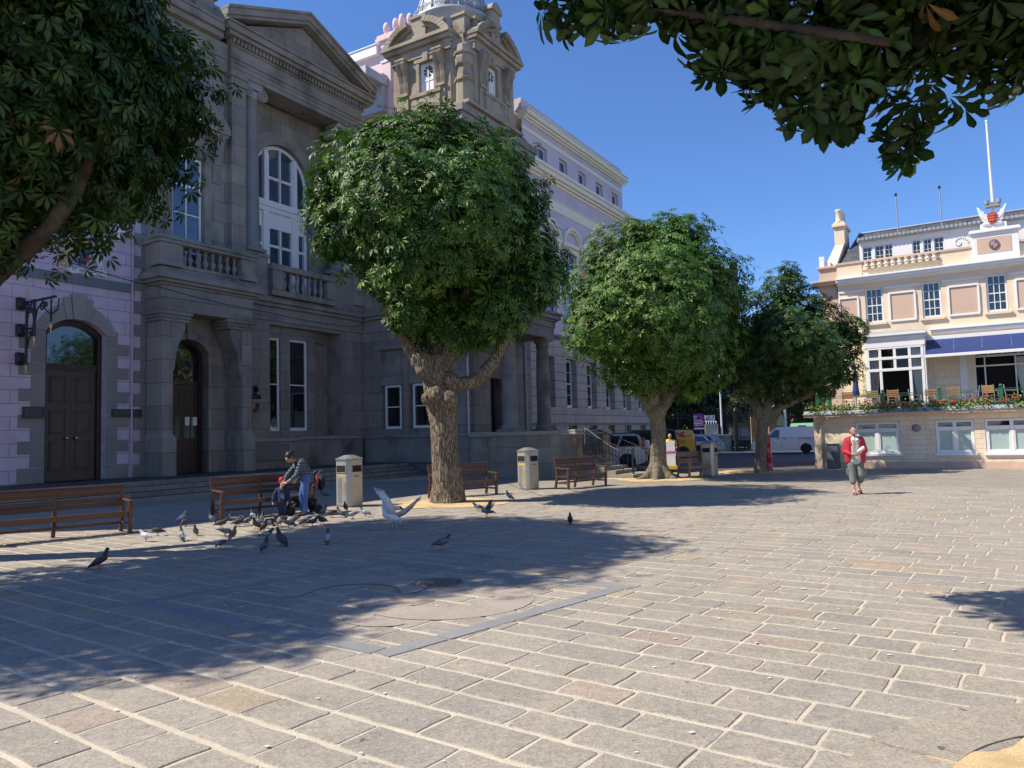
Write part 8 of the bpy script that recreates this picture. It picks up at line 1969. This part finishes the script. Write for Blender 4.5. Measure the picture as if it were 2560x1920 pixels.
FL = [(-6.32,16.97,318,'walk','check'),(-5.90,16.19,353,'peck','check'),(-5.90,16.49,127,'peck','dark'),(-5.56,15.90,57,'walk','check'),(-5.77,16.84,126,'stand','blue'),(-5.87,17.35,52,'peck','dark'),(-5.24,15.62,110,'stand','check'),(-5.36,16.21,93,'stand','dark'),(-4.95,15.30,36,'peck','blue'),(-4.84,14.77,316,'stand','dark'),(-4.99,15.71,67,'peck','dark'),(-5.14,16.46,107,'peck','dark'),(-4.77,15.52,85,'walk','check'),(-4.84,16.10,101,'peck','dark'),(-4.49,15.20,353,'peck','check'),(-4.59,15.90,152,'peck','check'),(-4.68,16.50,212,'peck','dark'),(-4.27,15.41,135,'peck','check'),(-4.36,16.13,154,'peck','blue'),(-4.06,15.36,347,'walk','dark'),(-4.20,16.32,158,'walk','check'),(-3.94,15.61,246,'walk','dark'),(-5.12,15.14,246,'stand','dark'),(-5.67,15.72,29,'walk','dark')]
for x,y,h,po,pa_ in FL: pigeon('pigeon crowding for crumbs in the dense flock at the feet of the child and woman',x,y,h,po,pa_,.97,'feeding flock of pigeons at the pushchair')
GX, GY = -2.31, 14.54; FX, FY = -0.62, 16.30
def wing(mb, pts, chords, th=.010, fingers=4, fl=.14, nrm=(0,-1,0)):
    """flight surface: spine pts with chord vectors, slotted feathers at the tip"""
    vs = []; n = Vector(nrm)
    for p, c in zip(pts, chords):
        p = Vector(p); c = Vector(c)
        vs += [p+n*th, p+c*.5+n*th*.8, p+c, p+c*.5-n*th*.5, p-n*th*.4]
    m = 5; fs = []
    for k in range(len(pts)-1):
        for j in range(m): fs.append((k*m+j,k*m+(j+1)%m,(k+1)*m+(j+1)%m,(k+1)*m+j))
    fs += [tuple(range(m))[::-1], tuple(range((len(pts)-1)*m,len(pts)*m))]
    mb.add(vs, fs, 0, True)
    tip = Vector(pts[-1]); d = (tip-Vector(pts[-2])).normalized(); c = Vector(chords[-1])
    for k in range(fingers):
        a = tip+c*(k/(fingers-1)*.85); e = a+(d+c.normalized()*.12*k)*fl*(1-.17*k); w_ = c.normalized()*.016
        mb.hexa([a-w_-n*.003,a+w_-n*.003,a+w_+n*.003,a-w_+n*.003,e-w_*.35-n*.002,e+w_*.35-n*.002,e+w_*.35+n*.002,e-w_*.35+n*.002])
gu = thing('gull','white gull with both wings raised standing in front of the big chestnut','gull',world=(GX,GY,.012))
gw_ = mat('gull_white',(.66,.68,.70),.6,.08,9,60,.2); gg = mat('gull_grey',(.40,.42,.46),.6,.12,9,60,.2)
q = MB(); Rg = Matrix.Rotation(R(-22),3,'Y').inverted()
q.ball((-.04,.02,.23),(.17,.075,.075),16,12,0,Matrix.Rotation(R(24),3,'Y')); q.ball((-.13,.03,.28),(.09,.07,.075),14,10); q.cap((-.16,.04,.31),(-.20,.07,.42),.055,.04); q.ball((-.205,.08,.45),(.05,.04,.042),12,8); q.ball((.10,.0,.19),(.11,.045,.03),12,8); q.ball((.19,-.01,.185),(.07,.05,.012),12,8)
rm('body', q, gw_, gu, .009, 2)
q = MB(); q.tube([(-.24,.09,.45),(-.28,.10,.445),(-.30,.105,.43)],[.014,.011,.003],8); mesh_obj('beak', q, mat('gull_beak',(.6,.42,.06),.5), gu)
q = MB(); wing(q,[(-.10,-.02,.28),(-.15,-.08,.42),(-.20,-.13,.55),(-.265,-.15,.68)],[(.16,0,-.02),(.17,0,.0),(.16,0,.03),(.13,0,.03)],.012,5,.15,(0.3,-1,0)); mesh_obj('wing', q, gw_, gu)
q = MB(); wing(q,[(.0,.05,.27),(.14,.12,.34),(.27,.18,.42),(.40,.22,.52)],[(.07,.05,-.075),(.07,.06,-.075),(.05,.06,-.06),(.03,.05,-.03)],.012,4,.13,(.3,-.6,.7)); mesh_obj('wing', q, gg, gu)
for sg, x in ((-1,-.01),(1,.055)):
    q = MB(); q.tube([(x-.01,.02*sg,.17),(x-.015,.02*sg,.09),(x,.02*sg,.012)],[.013,.007,.007],6)
    c = (x,.02*sg,.008); q.add([c,(x-.06,.02*sg-.03,.004),(x-.07,.02*sg,.004),(x-.06,.02*sg+.03,.004),(x,.02*sg,.014)],[(0,1,2,4),(0,4,2,3)]); mesh_obj('leg', q, mat('gull_leg',(.42,.33,.30),.6), gu)
# pigeon with its wing thrown up by the tree pit
body, bk, lg = pigeon_parts('walk','check')
pf = thing('pigeon','grey pigeon with one wing thrown up at the right edge of the sandy tree pit','pigeon',world=(FX,FY,.012),rz=R(170),group='pigeons on the square')
for nm, me in (('body',body),('beak',bk),('leg',lg[0]),('leg',lg[1])):
    o = bpy.data.objects.new(nm, me); COL.objects.link(o); o.parent = pf
dk = mat('wing_grey',(.085,.09,.11),.6,.2,20)
for sg, dz in ((1,.9),(-1,.55)):
    q = MB(); wing(q,[(.03,sg*.05,.16),(-.02,sg*.09,.16+.09*dz),(-.08,sg*.12,.16+.17*dz)],[(-.10,0,-.02),(-.11,0,0),(-.09,0,.03)],.006,4,.10,(0,-1,0)); mesh_obj('wing', q, dk, pf)
# a few crumbs of bread
for k,(dx,dy) in enumerate(((0,0),(.5,-.15))):
    q = MB(); q.ball((0,0,.02),(.035,.025,.018),8,6); solo('bread_crust', q, mat('bread',(.62,.55,.42),.9,.2,20), ('pale crust of bread on the paving in front of the feeding flock','small pale crust of bread to the right of the flock')[k], 'bread', world=(-5.2+dx,16.75+dy,.012))
